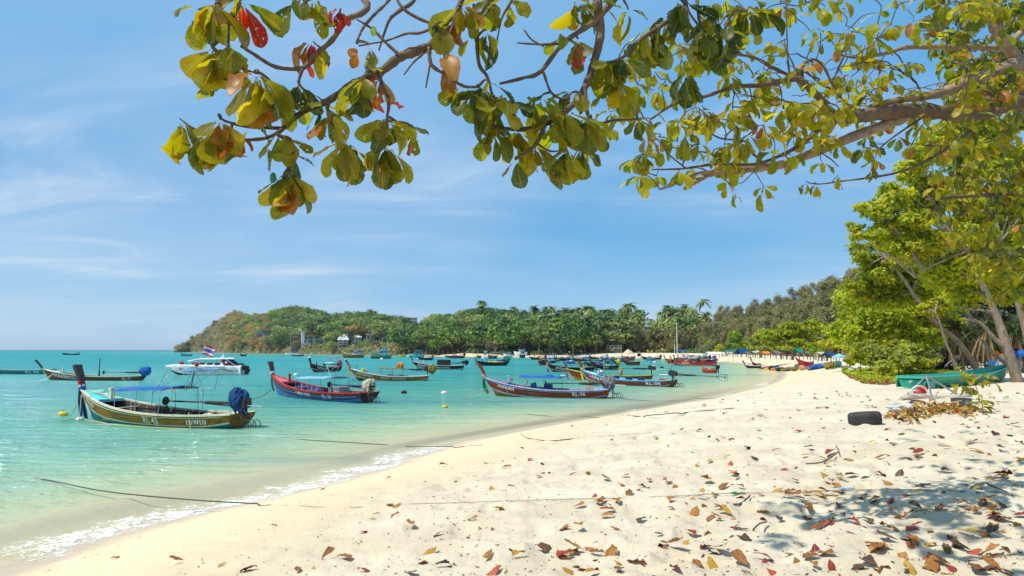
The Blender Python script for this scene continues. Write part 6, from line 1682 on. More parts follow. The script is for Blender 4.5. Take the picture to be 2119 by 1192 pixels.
rope('mooring_rope', [at_z(752, 778, 0.7), at_z(740, 786, 0.2), at_z(728, 785, 0.0)], 0.03, ROPED, 'dark rope at the BOAT SERVICE boat bow')
FLOATS = [(130, 860, 'yellow', 0.20, 'yellow float left of the ochre boat bow'), (164.5, 870, 'white', 0.14, 'small black and white float under the ochre boat prow'), (488, 815, 'yellow', 0.20, 'yellow float behind the navy engine cover'), (921, 843.5, 'yellow', 0.15, 'yellow float on open water left of the lilac-railed boat'),
   (919, 815, 'white', 0.20, 'white float left of the lilac-railed boat'), (612, 777, 'white', 0.26, 'white float between the speedboat and the red-railed boat'), (866, 743, 'white', 0.5, 'white float before the small beach'), (790, 744, 'white', 0.5, 'white float below the green trawler'),
   (1350, 759, 'white', 0.28, 'white float right of the double-ended boat'), (1370, 762, 'black', 0.3, 'dark float right of the double-ended boat'), (1389, 757, 'grey', 0.25, 'grey float left of the red cluster'), (1046, 746, 'white', 0.4, 'white float near the turquoise motorboat'),
   (836, 814, 'black', 0.2, 'small dark float right of the crumpled white engine cover'), (505, 764, 'white', 0.25, 'white float beside the speedboat engines'), (1109, 742.5, 'white', 0.4, 'white float left of the tall dark prows'), (1355, 750, 'white', 0.35, 'white float below the small blue boat')]
for px, py, c_, r_, lb in FLOATS:
 p = at_z(px, py, 0.0)
 root = empty('mooring_float', (p.x, p.y, 0.35 * r_))
 mb = MB(); mb.ball((0, 0, 0), r_, 12, 8, 0, (1.25, 1, 0.85)); mb.build('float_body', PT[c_], root, True)
 mb = MB(); mb.lathe([(0.02, -0.5 * r_), (0.16 * r_, 0.78 * r_), (0.2 * r_, 1.0 * r_), (0.05 * r_, 1.1 * r_)], 8); mb.build('float_eye', PT['black'] if c_ != 'black' else PT['grey'], root)
 tag(root, lb, 'float', 'mooring floats')
# ------------------------------------------------------------------ things on the beach
RUBBER = M('tyre_rubber', (0.04, 0.038, 0.037), 0.75, 0.3, 4, 0.2, 30, wear=0.2, wearcol=(0.09, 0.08, 0.065, 1))
def tyre():
 p = on_sand(1790, 879)
 root = empty('tyre', (p.x, p.y, p.z + 0.145), R(20))
 root.rotation_euler = (R(-5), R(-4), R(15))
 tag(root, 'worn black car tyre lying flat, half sunk in the sand', 'tyre')
 ro, ri, w = 0.345, 0.215, 0.145
 prof = [(ri, -w * 0.75), (ri + 0.03, -w), (ro - 0.05, -w * 1.0), (ro - 0.012, -w * 0.82), (ro, -w * 0.55), (ro, w * 0.55), (ro - 0.012, w * 0.82), (ro - 0.05, w), (ri + 0.03, w), (ri, w * 0.75), (ri + 0.02, w * 0.6), (ro - 0.06, w * 0.4), (ro - 0.06, -w * 0.4), (ri + 0.02, -w * 0.6)]
 n = 48; V, F = [], []
 for (r, z) in prof:
  for j in range(n):
   a = 2 * PI * j / n; V.append((r * math.cos(a), r * math.sin(a), z))
 k = len(prof)
 for i in range(k):
  for j in range(n):
   F.append((i * n + j, i * n + (j + 1) % n, ((i + 1) % k) * n + (j + 1) % n, ((i + 1) % k) * n + j))
 me = mesh_np('tyre_wall', V, F, True); link('tyre_wall', me, root, RUBBER)
 for zz in (-0.055, -0.02, 0.02, 0.055):
  mb = MB(); mb.lathe([(ro + 0.001, zz - 0.013), (ro + 0.007, zz - 0.010), (ro + 0.007, zz + 0.010), (ro + 0.001, zz + 0.013)], 48); mb.f = mb.f[:-2]; mb.m = mb.m[:-2]
  mb.build('tread_rib', RUBBER, root)
tyre()
def beached_boat():
 a, b = on_sand(1889, 806), on_sand(2074, 788)
 d = b - a; L = d.length * 1.10
 PL = M('green_plastic_hull', (0.02, 0.27, 0.17), 0.35, 0.15, 1.0, 0.05, wear=0.1, wearcol=(0.10, 0.25, 0.17, 1))
 PLI = M('green_plastic_inside', (0.03, 0.38, 0.26), 0.35, 0.12, 1.0, 0.05)
 root = empty('rowing_boat', (a.x, a.y, min(a.z, b.z) + 0.02), math.atan2(d.y, d.x))
 tag(root, 'small green plastic rowing boat pulled up under the trees', 'rowing boat')
 nu = 20; V, F, MI = [], [], []
 def half(u): return 0.72 * (0.82 + 0.18 * math.sin(min(1, u / 0.4) * PI / 2)) * (1 if u < 0.45 else max(0.015, 1 - ((u - 0.45) / 0.552) ** 2.3))
 def she(u): return 0.46 + 0.04 * (1 - u) + 0.42 * max(0, (u - 0.35) / 0.65) ** 2.0
 def ke(u): return 0.0 + 0.34 * max(0, (u - 0.72) / 0.28) ** 2
 def sec(u, side, ins=0.0):
  h, s_, k_ = half(u) - ins, she(u), ke(u) + ins
  h = max(0.01, h); rk = 0.45 * max(0, (u - 0.6) / 0.4) ** 2
  return [Vector((L * u, side * (h + 0.05 - ins), s_)), Vector((L * u, side * h, s_ - 0.02)), Vector((L * u - rk * 0.2, side * h * 0.97, s_ - 0.14)), Vector((L * u - rk * 0.22, side * h * 0.93, s_ - 0.16)), Vector((L * u - rk * 0.6, side * h * 0.86, (s_ + k_) / 2)), Vector((L * u - rk, side * h * 0.72, k_ + 0.05)), Vector((L * u - rk, 0, k_))]
 for side in (1, -1):
  b0 = len(V)
  for i in range(nu): V += sec(i / (nu - 1), side)
  for i in range(nu - 1):
   for j in range(6):
    q = (b0 + i * 7 + j, b0 + i * 7 + j + 1, b0 + (i + 1) * 7 + j + 1, b0 + (i + 1) * 7 + j)
    F.append(q if side > 0 else q[::-1])
 F.append(tuple(range(7)) + tuple(nu * 7 + j for j in range(6, -1, -1)))
 me = mesh_np('hull', V, F, True); link('hull', me, root, PL)
 V, F = [], []
 for side in (1, -1):
  b0 = len(V)
  for i in range(nu): V += sec(i / (nu - 1), side, 0.035)[:]
  for i in range(nu - 1):
   for j in range(6):
    q = (b0 + i * 7 + j, b0 + i * 7 + j + 1, b0 + (i + 1) * 7 + j + 1, b0 + (i + 1) * 7 + j)
    F.append(q[::-1] if side > 0 else q)
 F.append(tuple(range(6, -1, -1)) + tuple(nu * 7 + j for j in range(7)))
 link('hull_inside', mesh_np('hull_inside', V, F, True), root, PLI)
 for side in (1, -1):
  mb = MB(); mb.tube([Vector((L * u, side * (half(u) + 0.015), she(u) + 0.005)) for u in np.linspace(0, 0.995, 22)], 0.035, 6); mb.build('gunwale', PLI, root, True)
  mb = MB(); mb.box((0.25, side * 0.64, 0.2), (0.5, 0.05, 0.3)); mb.build('side_fin', PL, root)
 for u in (0.08, 0.34, 0.62):
  mb = MB(); mb.box((L * u, 0, 0.27), (0.36, half(u) * 1.80, 0.06)); mb.build('thwart', PLI, root)
 mb = MB(); mb.box((-0.01, 0, 0.48), (0.07, 1.22, 0.10)); mb.build('transom_cap', PLI, root)
beached_boat()
LOGW = M('bleached_driftwood', (0.52, 0.44, 0.35), 0.9, 0.25, 3, 0.4, 12, stretch=(0.4, 3, 3))
a, b = on_sand(1866, 828), on_sand(2008, 822)
L = (b - a).length
root = empty('driftwood_log', (a.x, a.y, a.z + 0.06), math.atan2((b - a).y, (b - a).x)); tag(root, 'bleached driftwood log half sunk in the sand under the pipe frame', 'log')
mb = MB(); mb.tube([(L * q, 0.05 * math.sin(q * 7), 0.03 * math.sin(q * 5 + 1)) for q in np.linspace(0, 1, 9)], [0.07, 0.10, 0.12, 0.12, 0.11, 0.12, 0.14, 0.15, 0.10], 9); mb.build('log', LOGW, root, True)
mb = MB(); mb.tube([(L * 0.86, 0, 0.05), (L * 0.90, 0.1, 0.22)], [0.05, 0.03], 6); mb.build('knot_stub', LOGW, root)
mb = MB(); mb.tube([(L * q, 0.125 * math.cos(q * 60), 0.125 * math.sin(q * 60)) for q in np.linspace(0.74, 0.79, 22)], 0.014, 4); mb.build('lashing', ROPED, root)
base_y = a.y
root = empty('pipe_frame', (a.x + L * 0.52, a.y, a.z)); tag(root, 'three-legged frame of galvanised pipes standing over the driftwood log', 'frame')
o = root.location
ap = at_y(1917, 778, base_y) - o
for q in ((1872, 823, 0.1), (1868, 824, 0.3), (1929, 824, -0.3), (1978, 816, 0.25), (1982, 815, 0.05)):
 f_ = at_y(q[0], q[1], base_y + q[2]) - o
 mb = MB(); mb.tube([f_, ap + Vector((0.02 * (q[2] * 8), q[2] * 0.3, 0))], 0.030 if q[0] == 1929 else 0.018, 7); mb.build('pipe_leg', PIPE, root)
mb = MB(); mb.box(ap + Vector((0, 0, -0.02)), (0.14, 0.10, 0.06)); mb.build('pipe_joint', PIPE, root)
c_ = at_y(1902, 812, base_y - 0.1)
root = empty('hoop', c_); tag(root, 'pale plastic hoop leaning against the pipe frame', 'hoop')
mb = MB(); mb.tube([(0.30 * math.cos(t_), 0.03 * math.sin(t_ * 2), 0.26 * math.sin(t_) - 0.05) for t_ in np.linspace(-0.3, PI + 0.3, 18)], 0.028, 7); mb.build('hoop_tube', M('pale_plastic', (0.62, 0.63, 0.50), 0.5, 0.15, 3, 0.05), root, True)
p_ = on_sand(1909, 816)
v, f = tarp_lump((0, 0, 0.12), (0.34, 0.3, 0.42), 91, 0.2); o_ = link('red_bundle', mesh_np('red_bundle', v, f), None, CL['red']); o_.location = p_
tag(o_, 'crumpled red plastic bundle on the sand inside the pipe frame', 'bundle')
p_ = on_sand(1899, 816)
v, f = tarp_lump((0, 0, 0.06), (0.3, 0.22, 0.2), 92, 0.2); o_ = link('pink_rag', mesh_np('pink_rag', v, f), None, CL['pink']); o_.location = p_
tag(o_, 'small pink rag on the sand left of the red bundle', 'rag')
p_ = on_sand(1901, 836)
mb = MB(); mb.tube([(0.22 * math.cos(t_), 0.17 * math.sin(t_), 0.03 + 0.06 * math.sin(t_)) for t_ in np.linspace(0, 2 * PI, 22)], 0.028, 7); o_ = mb.build('rubber_ring', RUBBER, None, True); o_.location = p_
tag(o_, 'dark rubber ring half buried in front of the driftwood log', 'ring')
p_ = on_sand(1990, 848)
root = empty('plastic_crate', p_, R(28)); tag(root, 'grey plastic crate tilted in the leaf heap', 'crate')
GP = M('grey_plastic', (0.06, 0.065, 0.07), 0.5, 0.2, 3, 0.05)
for c, d in (((0, 0, 0.02), (0.42, 0.34, 0.03)), ((0.20, 0, 0.15), (0.025, 0.34, 0.28)), ((-0.20, 0, 0.15), (0.025, 0.34, 0.28)), ((0, 0.16, 0.15), (0.39, 0.025, 0.28)), ((0, -0.16, 0.15), (0.39, 0.025, 0.28))):
 mb = MB(); mb.box(c, d); mb.build('crate_panel', GP, root)
mb = MB(); mb.box((-0.06, -0.175, 0.18), (0.18, 0.008, 0.10)); mb.build('crate_label', PT['grey'], root)
for q, (x0, y0, x1, y1, dz, lb) in enumerate(((1935, 832, 1942, 803, 0.5, 'thin stick standing upright in the leaf heap'), (1930, 846, 1990, 829, 0.1, 'crooked bleached stick lying over the leaf heap'), (1968, 834, 2016, 826, 0.12, 'flat pale driftwood piece behind the grey crate'))):
 a_, b_ = on_sand(x0, y0), on_sand(x0, y0)
 b_ = at_y(x1, y1, a_.y + 0.1)
 o = empty('stick', a_)
 d_ = b_ - a_
 mb = MB(); mb.tube([(0, 0, 0.02), d_ * 0.35 + Vector((0, 0.05, 0.03)), d_ * 0.7 + Vector((0, -0.02, 0.02)), d_], [0.022, 0.026, 0.02, 0.012], 6); mb.build('stick_wood', LOGW, o, True)
 tag(o, lb, 'stick', 'sticks in the leaf heap')
p_ = on_sand(1868, 852)
v, f = tarp_lump((0, 0, 0.08), (0.75, 0.5, 0.34), 95, 0.2); o_ = link('white_sack', mesh_np('white_sack', v, f), None, CL['white']); o_.location = p_
tag(o_, 'half buried white sack at the left end of the leaf heap', 'sack')
# ---- fallen leaves
def leaf_mesh(name, seed, curl=0.5, fold=0.35, wav=0.05, n=7, tattered=0.0):
 """one sea almond leaf, 1 long, along +y, upper face +z; uv along the blade"""
 rs = np.random.default_rng(seed)
 V, F, UV = [], [], []
 prof = [0.03, 0.13, 0.25, 0.355, 0.435, 0.46, 0.40, 0.27, 0.09]
 ys = [0.08, 0.20, 0.35, 0.50, 0.64, 0.77, 0.88, 0.955, 0.995]
 V += [Vector((-0.012, 0.0, 0.0)), Vector((0.012, 0.0, 0.0))]; UV += [(0.49, 0), (0.51, 0)]
 for i, (w, y) in enumerate(zip(prof, ys)):
  w = w * (0.60 + 0.03 * rs.normal())
  z = -curl * (y - 0.1) ** 2 * 0.6
  yy = y * (1 - 0.10 * curl * y)
  for s_ in (-1, 0, 1):
   ww = w * (1 - tattered * rs.random())
   zz = z + abs(s_) * (fold * w * 0.8 + wav * rs.normal())
   V.append(Vector((s_ * ww, yy, zz))); UV.append((0.5 + s_ * w * 0.5, y))
 F.append((0, 1, 4, 3)); F[-1] = (0, 1, 3)
 for i in range(len(prof) - 1):
  a_ = 2 + i * 3
  F += [(a_, a_ + 1, a_ + 4, a_ + 3), (a_ + 1, a_ + 2, a_ + 5, a_ + 4)]
 me = mesh_np(name, V, F, True, None, {'tint': ('FACE', np.full(len(F), 0.5))})
 ul = me.uv_layers.new(name='UVMap')
 for p in me.polygons:
  for li, vi in zip(p.loop_indices, p.vertices):
   ul.data[li].uv = UV[vi]
 return me
BL = ((0.20, 0.10, 0.02, 1), 0.8)
DRYM = {
 'brown': leaf_mat('dead_leaf_brown', [(0, (0.18, 0.065, 0.016)), (0.5, (0.33, 0.125, 0.028)), (1, (0.43, 0.20, 0.05))], 0.12, 0.6, 1.2, 0.9, ((0.10, 0.045, 0.02, 1), 0.8)),
 'red': leaf_mat('dead_leaf_red', [(0, (0.16, 0.012, 0.015)), (0.5, (0.33, 0.035, 0.028)), (1, (0.42, 0.085, 0.04))], 0.15, 0.5, 1.2, 0.9, ((0.14, 0.03, 0.02, 1), 0.7)),
 'yellow': leaf_mat('dead_leaf_yellow', [(0, (0.36, 0.18, 0.025)), (0.5, (0.48, 0.27, 0.035)), (1, (0.52, 0.34, 0.07))], 0.15, 0.55, 1.2, 0.9, ((0.22, 0.10, 0.02, 1), 0.7)),
 'dark': leaf_mat('dead_leaf_dark', [(0, (0.04, 0.02, 0.014)), (0.5, (0.085, 0.04, 0.024)), (1, (0.14, 0.07, 0.04))], 0.08, 0.6, 1.2, 0.9, ((0.05, 0.02, 0.015, 1), 0.6)),
}
DRYL = {}
for k, m in DRYM.items():
 DRYL[k] = []
 for q in range(6):
  me = leaf_mesh('fallen_leaf', 40 + q * 7 + len(k), curl=(0.7, 0.9, 1.1, 0.3, -0.35, 1.3)[q], fold=(-0.45, 0.4, -0.3, 0.5, 0.25, -0.6)[q], wav=0.035, tattered=0.10)
  me.materials.append(m); DRYL[k].append(me)
DESCL = {'brown': 'orange brown', 'red': 'red', 'yellow': 'yellow', 'dark': 'dark brown'}
def fallen(x, y, k, size, label, group, rz=None, tilt=None):
 o = link('fallen_leaf', DRYL[k][int(rng.integers(6))])
 z = sand_z(x, y)
 o.location = (x, y, z + size * 0.13 + 0.006)
 o.rotation_euler = (rng.uniform(-0.05, 0.22) if tilt is None else tilt, rng.uniform(-0.28, 0.28), rng.uniform(0, 2 * PI) if rz is None else rz)
 o.scale = (size * rng.uniform(0.75, 1.05), size, size)
 return tag(o, label, 'fallen leaf', group)
BIG = [(1565, 1030, 'red', 0.24, 'bright red leaf lying against dry litter on the thin rope line'), (1703, 1096, 'red', 0.20, 'crimson leaf at the upper edge of the tree shade'), (1688, 1133, 'red', 0.27, 'large dark red curled leaf in the shade, the reddest of the shaded ones'), (1585, 1160, 'red', 0.17, 'round wine red leaf near the bottom edge of the shade'),
  (1852, 1141, 'brown', 0.24, 'ochre brown arched leaf in the shade left of the biggest brown leaf'), (1940, 1156, 'brown', 0.30, 'biggest brown arched leaf in the shade'), (2012, 1148, 'dark', 0.22, 'pointed dark leaf right of the biggest brown leaf'), (1885, 1130, 'red', 0.24, 'flat maroon leaf behind the ochre arched leaf'), (1977, 1122, 'dark', 0.22, 'reddish dark leaf under a pale dry spiky leaf'), (1975, 1102, 'yellow', 0.20, 'pale spiky dry leaf at the shade edge'),
  (1830, 1090, 'dark', 0.19, 'grey brown leaf on the edge between sun and shade'), (1880, 1074, 'brown', 0.19, 'brown folded leaf left of the dark pair in shade'), (1910, 1060, 'dark', 0.18, 'dark leaf of the pair touching a yellow one'), (1930, 1060, 'yellow', 0.19, 'yellow leaf touching the dark leaf in shade'), (2100, 1083, 'dark', 0.20, 'purple brown leaf by the picture edge in shade'), (2045, 1115, 'dark', 0.22, 'long dark leaf lying flat in deep shade'),
  (1465, 1158, 'yellow', 0.19, 'golden upright leaf on the sunlit sand near the bottom'), (1438, 1163, 'brown', 0.18, 'tan leaf left of the golden upright leaf'), (1380, 1130, 'brown', 0.25, 'long orange brown leaf on the open sand below the middle'), (1210, 1138, 'brown', 0.20, 'lone brown flat leaf left of the long orange one'), (1058, 1160, 'yellow', 0.24, 'long yellow brown leaf near the bottom centre'), (1050, 1140, 'dark', 0.14, 'small dark brown leaf above the long yellow one'), (1021, 1133, 'brown', 0.15, 'rounded brown leaf beside the small dark one'),
  (1268, 1167, 'yellow', 0.18, 'amber leaf at the bottom edge right of centre'), (1160, 1180, 'yellow', 0.22, 'cupped yellow leaf cut by the bottom edge'), (735, 1186, 'red', 0.27, 'big reddish leaf cut by the bottom edge at left'), (835, 1186, 'brown', 0.18, 'brown folded leaf at the bottom edge, right of the reddish one'), (620, 1178, 'brown', 0.14, 'small brown leaf left of the big reddish one'), (383, 1162, 'brown', 0.18, 'brown leaf on the smooth sand near the waterline, left one'), (472, 1166, 'yellow', 0.12, 'small amber leaf on the smooth sand below the foam'), (225, 1158, 'brown', 0.20, 'orange brown leaf closest to the water'), (557, 1090, 'yellow', 0.18, 'tan leaf on the smooth sand just above the foam end'),
  (740, 1104, 'red', 0.14, 'pinkish leaf on the smooth sand in the middle left'), (800, 1134, 'yellow', 0.11, 'small yellow green leaf on the smooth sand'), (833, 1044, 'brown', 0.15, 'brown leaf touching the thin rope on the sand'), (832, 1064, 'brown', 0.17, 'brown leaf just below the thin rope'), (922, 1105, 'red', 0.16, 'narrow dark red leaf right of the small yellow green one'), (1545, 1003, 'red', 0.0, ''), (1635, 973, 'red', 0.22, 'bright red leaf with a dark shadow on the open sand'), (1885, 944, 'red', 0.21, 'orange red leaf alone in the thin shade stripes'),
  (2040, 988, 'red', 0.30, 'red and yellow leaf bundle in the thin shade stripes'), (2000, 932, 'yellow', 0.26, 'long yellow brown leaf in the thin shade stripes'), (1935, 905, 'brown', 0.34, 'large reddish brown leaf below the leaf heap'), (2065, 899, 'dark', 0.26, 'dark brown flat leaf right of the large reddish brown one'), (1675, 1022, 'yellow', 0.22, 'yellow leaf with a rolled edge beside the thin rope line'), (1740, 1025, 'brown', 0.24, 'orange brown leaf pair beside the blue-white rope wrap'), (1885, 1015, 'dark', 0.22, 'olive brown leaf on the thin rope line'), (1620, 1026, 'brown', 0.22, 'brown leaf between the bright red and the yellow one')]
for px, py, k, sz, lb in BIG:
 if sz > 0:
  p = on_sand(px, py)
  fallen(p.x, p.y, k, sz, lb, 'leaves fallen on the sand')
cand_l = []
while len(cand_l) < 450:
 px, py = rng.uniform(480, 2119), 812 + 380 * rng.random() ** 1.7
 p = at_z(px, py, 1.6)
 s_ = float(shore_near(np.array([p.x]), np.array([p.y]))[0])
 dens = np.clip((s_ - 2.5) / 9, 0, 1) * np.clip((px - 350) / 1300, 0.05, 1)
 if rng.random() > dens: continue
 if rng.random() < 0.6 and vnoise(np.array([p.x * 0.9]), np.array([p.y * 0.9]), 55)[0] < 0.5: continue
 p = on_sand(px, py)
 k = str(rng.choice(['brown', 'brown', 'brown', 'yellow', 'red', 'dark', 'dark' if px > 1700 else 'brown']))
 cand_l.append((px, py, p, s_, k, float(rng.uniform(0.12, 0.225))))
cand_l.sort(key=lambda q: -q[5] / q[2].length)
for px, py, p, s_, k, sz_ in cand_l[:248]:
 zone = 'in the shade of the trees' if (px > 1650 and py > 1050) else 'on the sand round the tyre' if (abs(px - 1790) < 170 and 830 < py < 930) else 'on the sand beyond the leaf heap' if (px > 1830 and py < 905) else 'on the smooth lower sand' if s_ < 6.5 else 'on the rough upper sand' if px > 1300 else 'on the middle of the sand'
 fallen(p.x, p.y, k, sz_, '%s %s fallen almond leaf %s' % ('small' if sz_ < 0.165 else 'larger', DESCL[k], zone), '%s leaves %s' % (DESCL[k], zone))
VV, FF, TT, MI_, UVs = [], [], [], [], []
ks_ = ['brown', 'red', 'yellow', 'dark']
for px, py, p, s_, k, sz_ in cand_l[248:]:
 me = DRYL[k][int(rng.integers(6))]
 mt = Matrix.Translation((p.x, p.y, p.z + sz_ * 0.13 + 0.006)) @ Euler((rng.uniform(-0.05, 0.22), rng.uniform(-0.28, 0.28), rng.uniform(0, 6.28))).to_matrix().to_4x4() @ Matrix.Scale(sz_, 4)
 b0 = len(VV); VV += [tuple(mt @ v.co) for v in me.vertices]
 FF += [tuple(b0 + i for i in f.vertices) for f in me.polygons]; UVs += [u.uv[:] for u in me.uv_layers[0].data]
 TT += [float(rng.random())] * len(me.polygons); MI_ += [ks_.index(k)] * len(me.polygons)
me = mesh_np('fallen_leaves', VV, FF, True, MI_, {'tint': ('FACE', TT)})
ul = me.uv_layers.new(name='UVMap'); ul.data.foreach_set('uv', np.array(UVs, np.float32).ravel())
tag(link('fallen_leaves', me, None, [DRYM[q_] for q_ in ks_]), 'smaller fallen leaves scattered further up the beach', None, None, 'stuff')
hp = [on_sand(x, y) for x, y in ((1880, 862), (1905, 858), (1930, 856), (1955, 855), (1980, 857), (2005, 862), (1925, 848), (1958, 848), (1860, 868), (1890, 850))]
VV, FF, TT, MI_, UVs = [], [], [], [], []
src = [leaf_mesh('tmp', 300 + q, 0.9 - 0.3 * q, 0.5, 0.08, tattered=0.15) for q in range(4)]
srcv = [np.array([v.co[:] for v in m.vertices]) for m in src]; srcf = [[tuple(p.vertices) for p in m.polygons] for m in src]
srcu = [[u.uv[:] for u in m.uv_layers[0].data] for m in src]
for _ in range(430):
 c = hp[int(rng.integers(len(hp)))]; q = int(rng.integers(4))
 x, y = c.x + rng.normal(0, 0.17), c.y + rng.normal(0, 0.26)
 dd_ = min(math.hypot(x - h.x, y - h.y) for h in hp)
 z = sand_z(x, y) + max(0.015, 0.22 * math.exp(-(dd_ / 0.30) ** 2) * rng.uniform(0.3, 1.0))
 mt = Matrix.Translation((x, y, z)) @ Euler((rng.normal(0, 0.5), rng.normal(0, 0.5), rng.uniform(0, 6.28))).to_matrix().to_4x4() @ Matrix.Scale(float(rng.uniform(0.11, 0.19)), 4)
 b0 = len(VV); VV += [tuple(mt @ Vector(v)) for v in srcv[q]]
 FF += [tuple(b0 + i for i in f) for f in srcf[q]]; UVs += srcu[q]
 TT += [float(rng.random())] * len(srcf[q]); MI_ += [int(rng.choice(4, p=(0.30, 0.05, 0.52, 0.13)))] * len(srcf[q])
me = mesh_np('leaf_heap', VV, FF, False, MI_, {'tint': ('FACE', TT)})
ul = me.uv_layers.new(name='UVMap'); ul.data.foreach_set('uv', np.array(UVs, np.float32).ravel())
tag(link('leaf_heap', me, None, [DRYM['brown'], DRYM['red'], DRYM['yellow'], DRYM['dark']]), 'heap of dead yellow leaves swept together behind the tyre', None, None, 'stuff')
n = 5200
lx, ly = [], []
while len(lx) < n:
 px, py = rng.uniform(100, 2119, 4000), 780 + 412 * rng.random(4000) ** 1.3
 z_ = 1.75
 d = np.stack([(px - 1059.5) / FPX, cp - (596 - py) / FPX * sp, sp + (596 - py) / FPX * cp], 1)
 t_ = (z_ - EYE) / d[:, 2]
 x, y = d[:, 0] * t_, d[:, 1] * t_
 s_ = shore_near(x, y)
 line = np.exp(-((s_ - 1.4) / 0.25) ** 2) * 0.9 + np.exp(-((s_ - 7.3 - np.sin(y * 0.3)) / 0.5) ** 2) * 0.35
 ok = (s_ > 0.9) & (y < 60) & (rng.random(4000) < np.clip((s_ - 3) / 10, 0, 1) * 0.4 + line)
 lx += list(x[ok]); ly += list(y[ok])
lx, ly = np.array(lx[:n]), np.array(ly[:n])
P = np.column_stack([lx, ly, sand_h(lx, ly, shore_near(lx, ly)) + 0.006])
V, F = cards(P, np.tile([0, 0, 1.0], (n, 1)), np.clip(rng.gamma(2.0, 0.008, n), 0.006, 0.05), rng, 0.55, 0.3, 0.25)
me = mesh_np('beach_litter', V, F, False, np.repeat(rng.choice(4, n, p=(0.45, 0.08, 0.12, 0.35)), 2), {'tint': ('FACE', np.repeat(rng.random(n), 2))})
me.uv_layers.new(name='UVMap')
tag(link('beach_litter', me, None, [DRYM['brown'], DRYM['red'], DRYM['yellow'], DRYM['dark']]), 'crumbs of leaves and twigs scattered over the sand', None, None, 'stuff')
rope('thin_line', [on_ground(1145, 1036), on_ground(1400, 1031), on_ground(1500, 1026), on_ground(1640, 1021), on_ground(1760, 1017), on_ground(1900, 1016), on_ground(2000, 1020)], 0.007, ROPE, 'thin pale line lying across the rough sand among leaves')
for px, py, c in ((1527, 1024, 'green'), (1752, 1015, 'pale')):
 p = on_sand(px, py)
 mb = MB(); mb.tube([(-0.09, 0, 0.02), (-0.04, 0.01, 0.022), (0.0, 0, 0.02), (0.05, 0, 0.022), (0.1, 0.01, 0.02)], [0.008, 0.02, 0.011, 0.018, 0.007], 7)
 o_ = mb.build('line_wrap', CL[c], None, True); o_.location = p
 tag(o_, '%s plastic wrap knotted round the thin line' % ('green' if c == 'green' else 'pale blue'), 'wrap')
rope('dry_vine', [on_ground(1668, 966), on_ground(1700, 962), on_ground(1727, 950), on_ground(1735, 935), on_ground(1730, 925)], 0.012, M('dry_vine', (0.20, 0.15, 0.08), 0.9, 0.3, 9, 0.2), 'curved dry vine lying on the open sand', 'dry twigs')
rope('dry_twig', [on_ground(1518, 1046), on_ground(1535, 1040), on_ground(1552, 1030)], 0.010, BARK_D, 'dark twig beside the bright red leaf', 'dry twigs')
rope('dry_twig', [on_ground(1558, 1101), on_ground(1572, 1094), on_ground(1587, 1086)], 0.008, BARK_D, 'short bent twig on the open sand left of the shade', 'dry twigs')
# ---- stalls, parasols and craft along the far beach
def post_canopy(name, label, x0, x1, row_top, row_base, Y, mat, cat='awning', slope=0.4, group='shelters along the far beach', npost=3, depth=4.0):
 a_, b_ = at_y(x0, row_base, Y), at_y(x1, row_base, Y)
 top = at_y(x0, row_top, Y).z
 root = empty(name, ((a_.x + b_.x) / 2, Y, a_.z)); tag(root, label, cat, group)
 W = b_.x - a_.x; H_ = top - a_.z
 mb = MB(); mb.add([(-W / 2, -depth / 2, H_ - slope), (W / 2, -depth / 2, H_ - slope), (W / 2, 0, H_), (-W / 2, 0, H_), (W / 2, depth / 2, H_ - slope), (-W / 2, depth / 2, H_ - slope)] , [(0, 1, 2, 3), (3, 2, 4, 5)])
 mb.add([(-W / 2, -depth / 2, H_ - slope - 0.08), (W / 2, -depth / 2, H_ - slope - 0.08), (W / 2, 0, H_ - 0.08), (-W / 2, 0, H_ - 0.08), (W / 2, depth / 2, H_ - slope - 0.08), (-W / 2, depth / 2, H_ - slope - 0.08)], [(3, 2, 1, 0), (5, 4, 2, 3)])
 mb.build('roof', mat, root)
 for i in range(npost):
  for y in (-depth / 2 + 0.15, depth / 2 - 0.15):
   mb = MB(); mb.tube([(-W / 2 + 0.1 + (W - 0.2) * i / max(1, npost - 1), y, -0.4), (-W / 2 + 0.1 + (W - 0.2) * i / max(1, npost - 1), y, H_ - slope - 0.05)], 0.07, 5); mb.build('post', PT['white'] if i % 2 else WOODB, root)
 return root
def parasol(label, px, row_top, row_base, Y, wpx, mat):
 p = at_y(px, row_base, Y); H_ = at_y(px, row_top, Y).z - p.z; r_ = wpx / 2 / FPX * Y
 root = empty('parasol', p); tag(root, label, 'parasol', 'parasols along the beach')
 mb = MB(); mb.tube([(0, 0, -0.3), (0, 0, H_)], 0.035, 5); mb.build('pole', PIPE, root)
 V = [(0, 0, H_)] + [(r_ * math.cos(2 * PI * k / 10), r_ * math.sin(2 * PI * k / 10), H_ - r_ * 0.42) for k in range(10)] + [(r_ * 0.98 * math.cos(2 * PI * k / 10), r_ * 0.98 * math.sin(2 * PI * k / 10), H_ - r_ * 0.42 - 0.18) for k in range(10)]
 mb = MB(); mb.add(V, [(0, 1 + k, 1 + (k + 1) % 10) for k in range(10)] + [(1 + k, 11 + k, 11 + (k + 1) % 10, 1 + (k + 1) % 10) for k in range(10)]); mb.build('shade_cloth', mat, root)
 return root
def shoreY(px, off):
 x, y = waterline(px, off)
 return y
post_canopy('pavilion', 'long white open pavilion behind the red cluster', 1461, 1496, 728, 737, 178, PT['white'], 'pavilion', 0.6, npost=6, depth=6)
post_canopy('awning', 'green sheet awning right of the white pavilion', 1498, 1521, 724, 734, 168, CL['teal'], npost=4)
post_canopy('awning', 'dark blue tent roof right of the green awning', 1527, 1551, 721, 735, 150, CL['navy'], slope=1.2, npost=3)
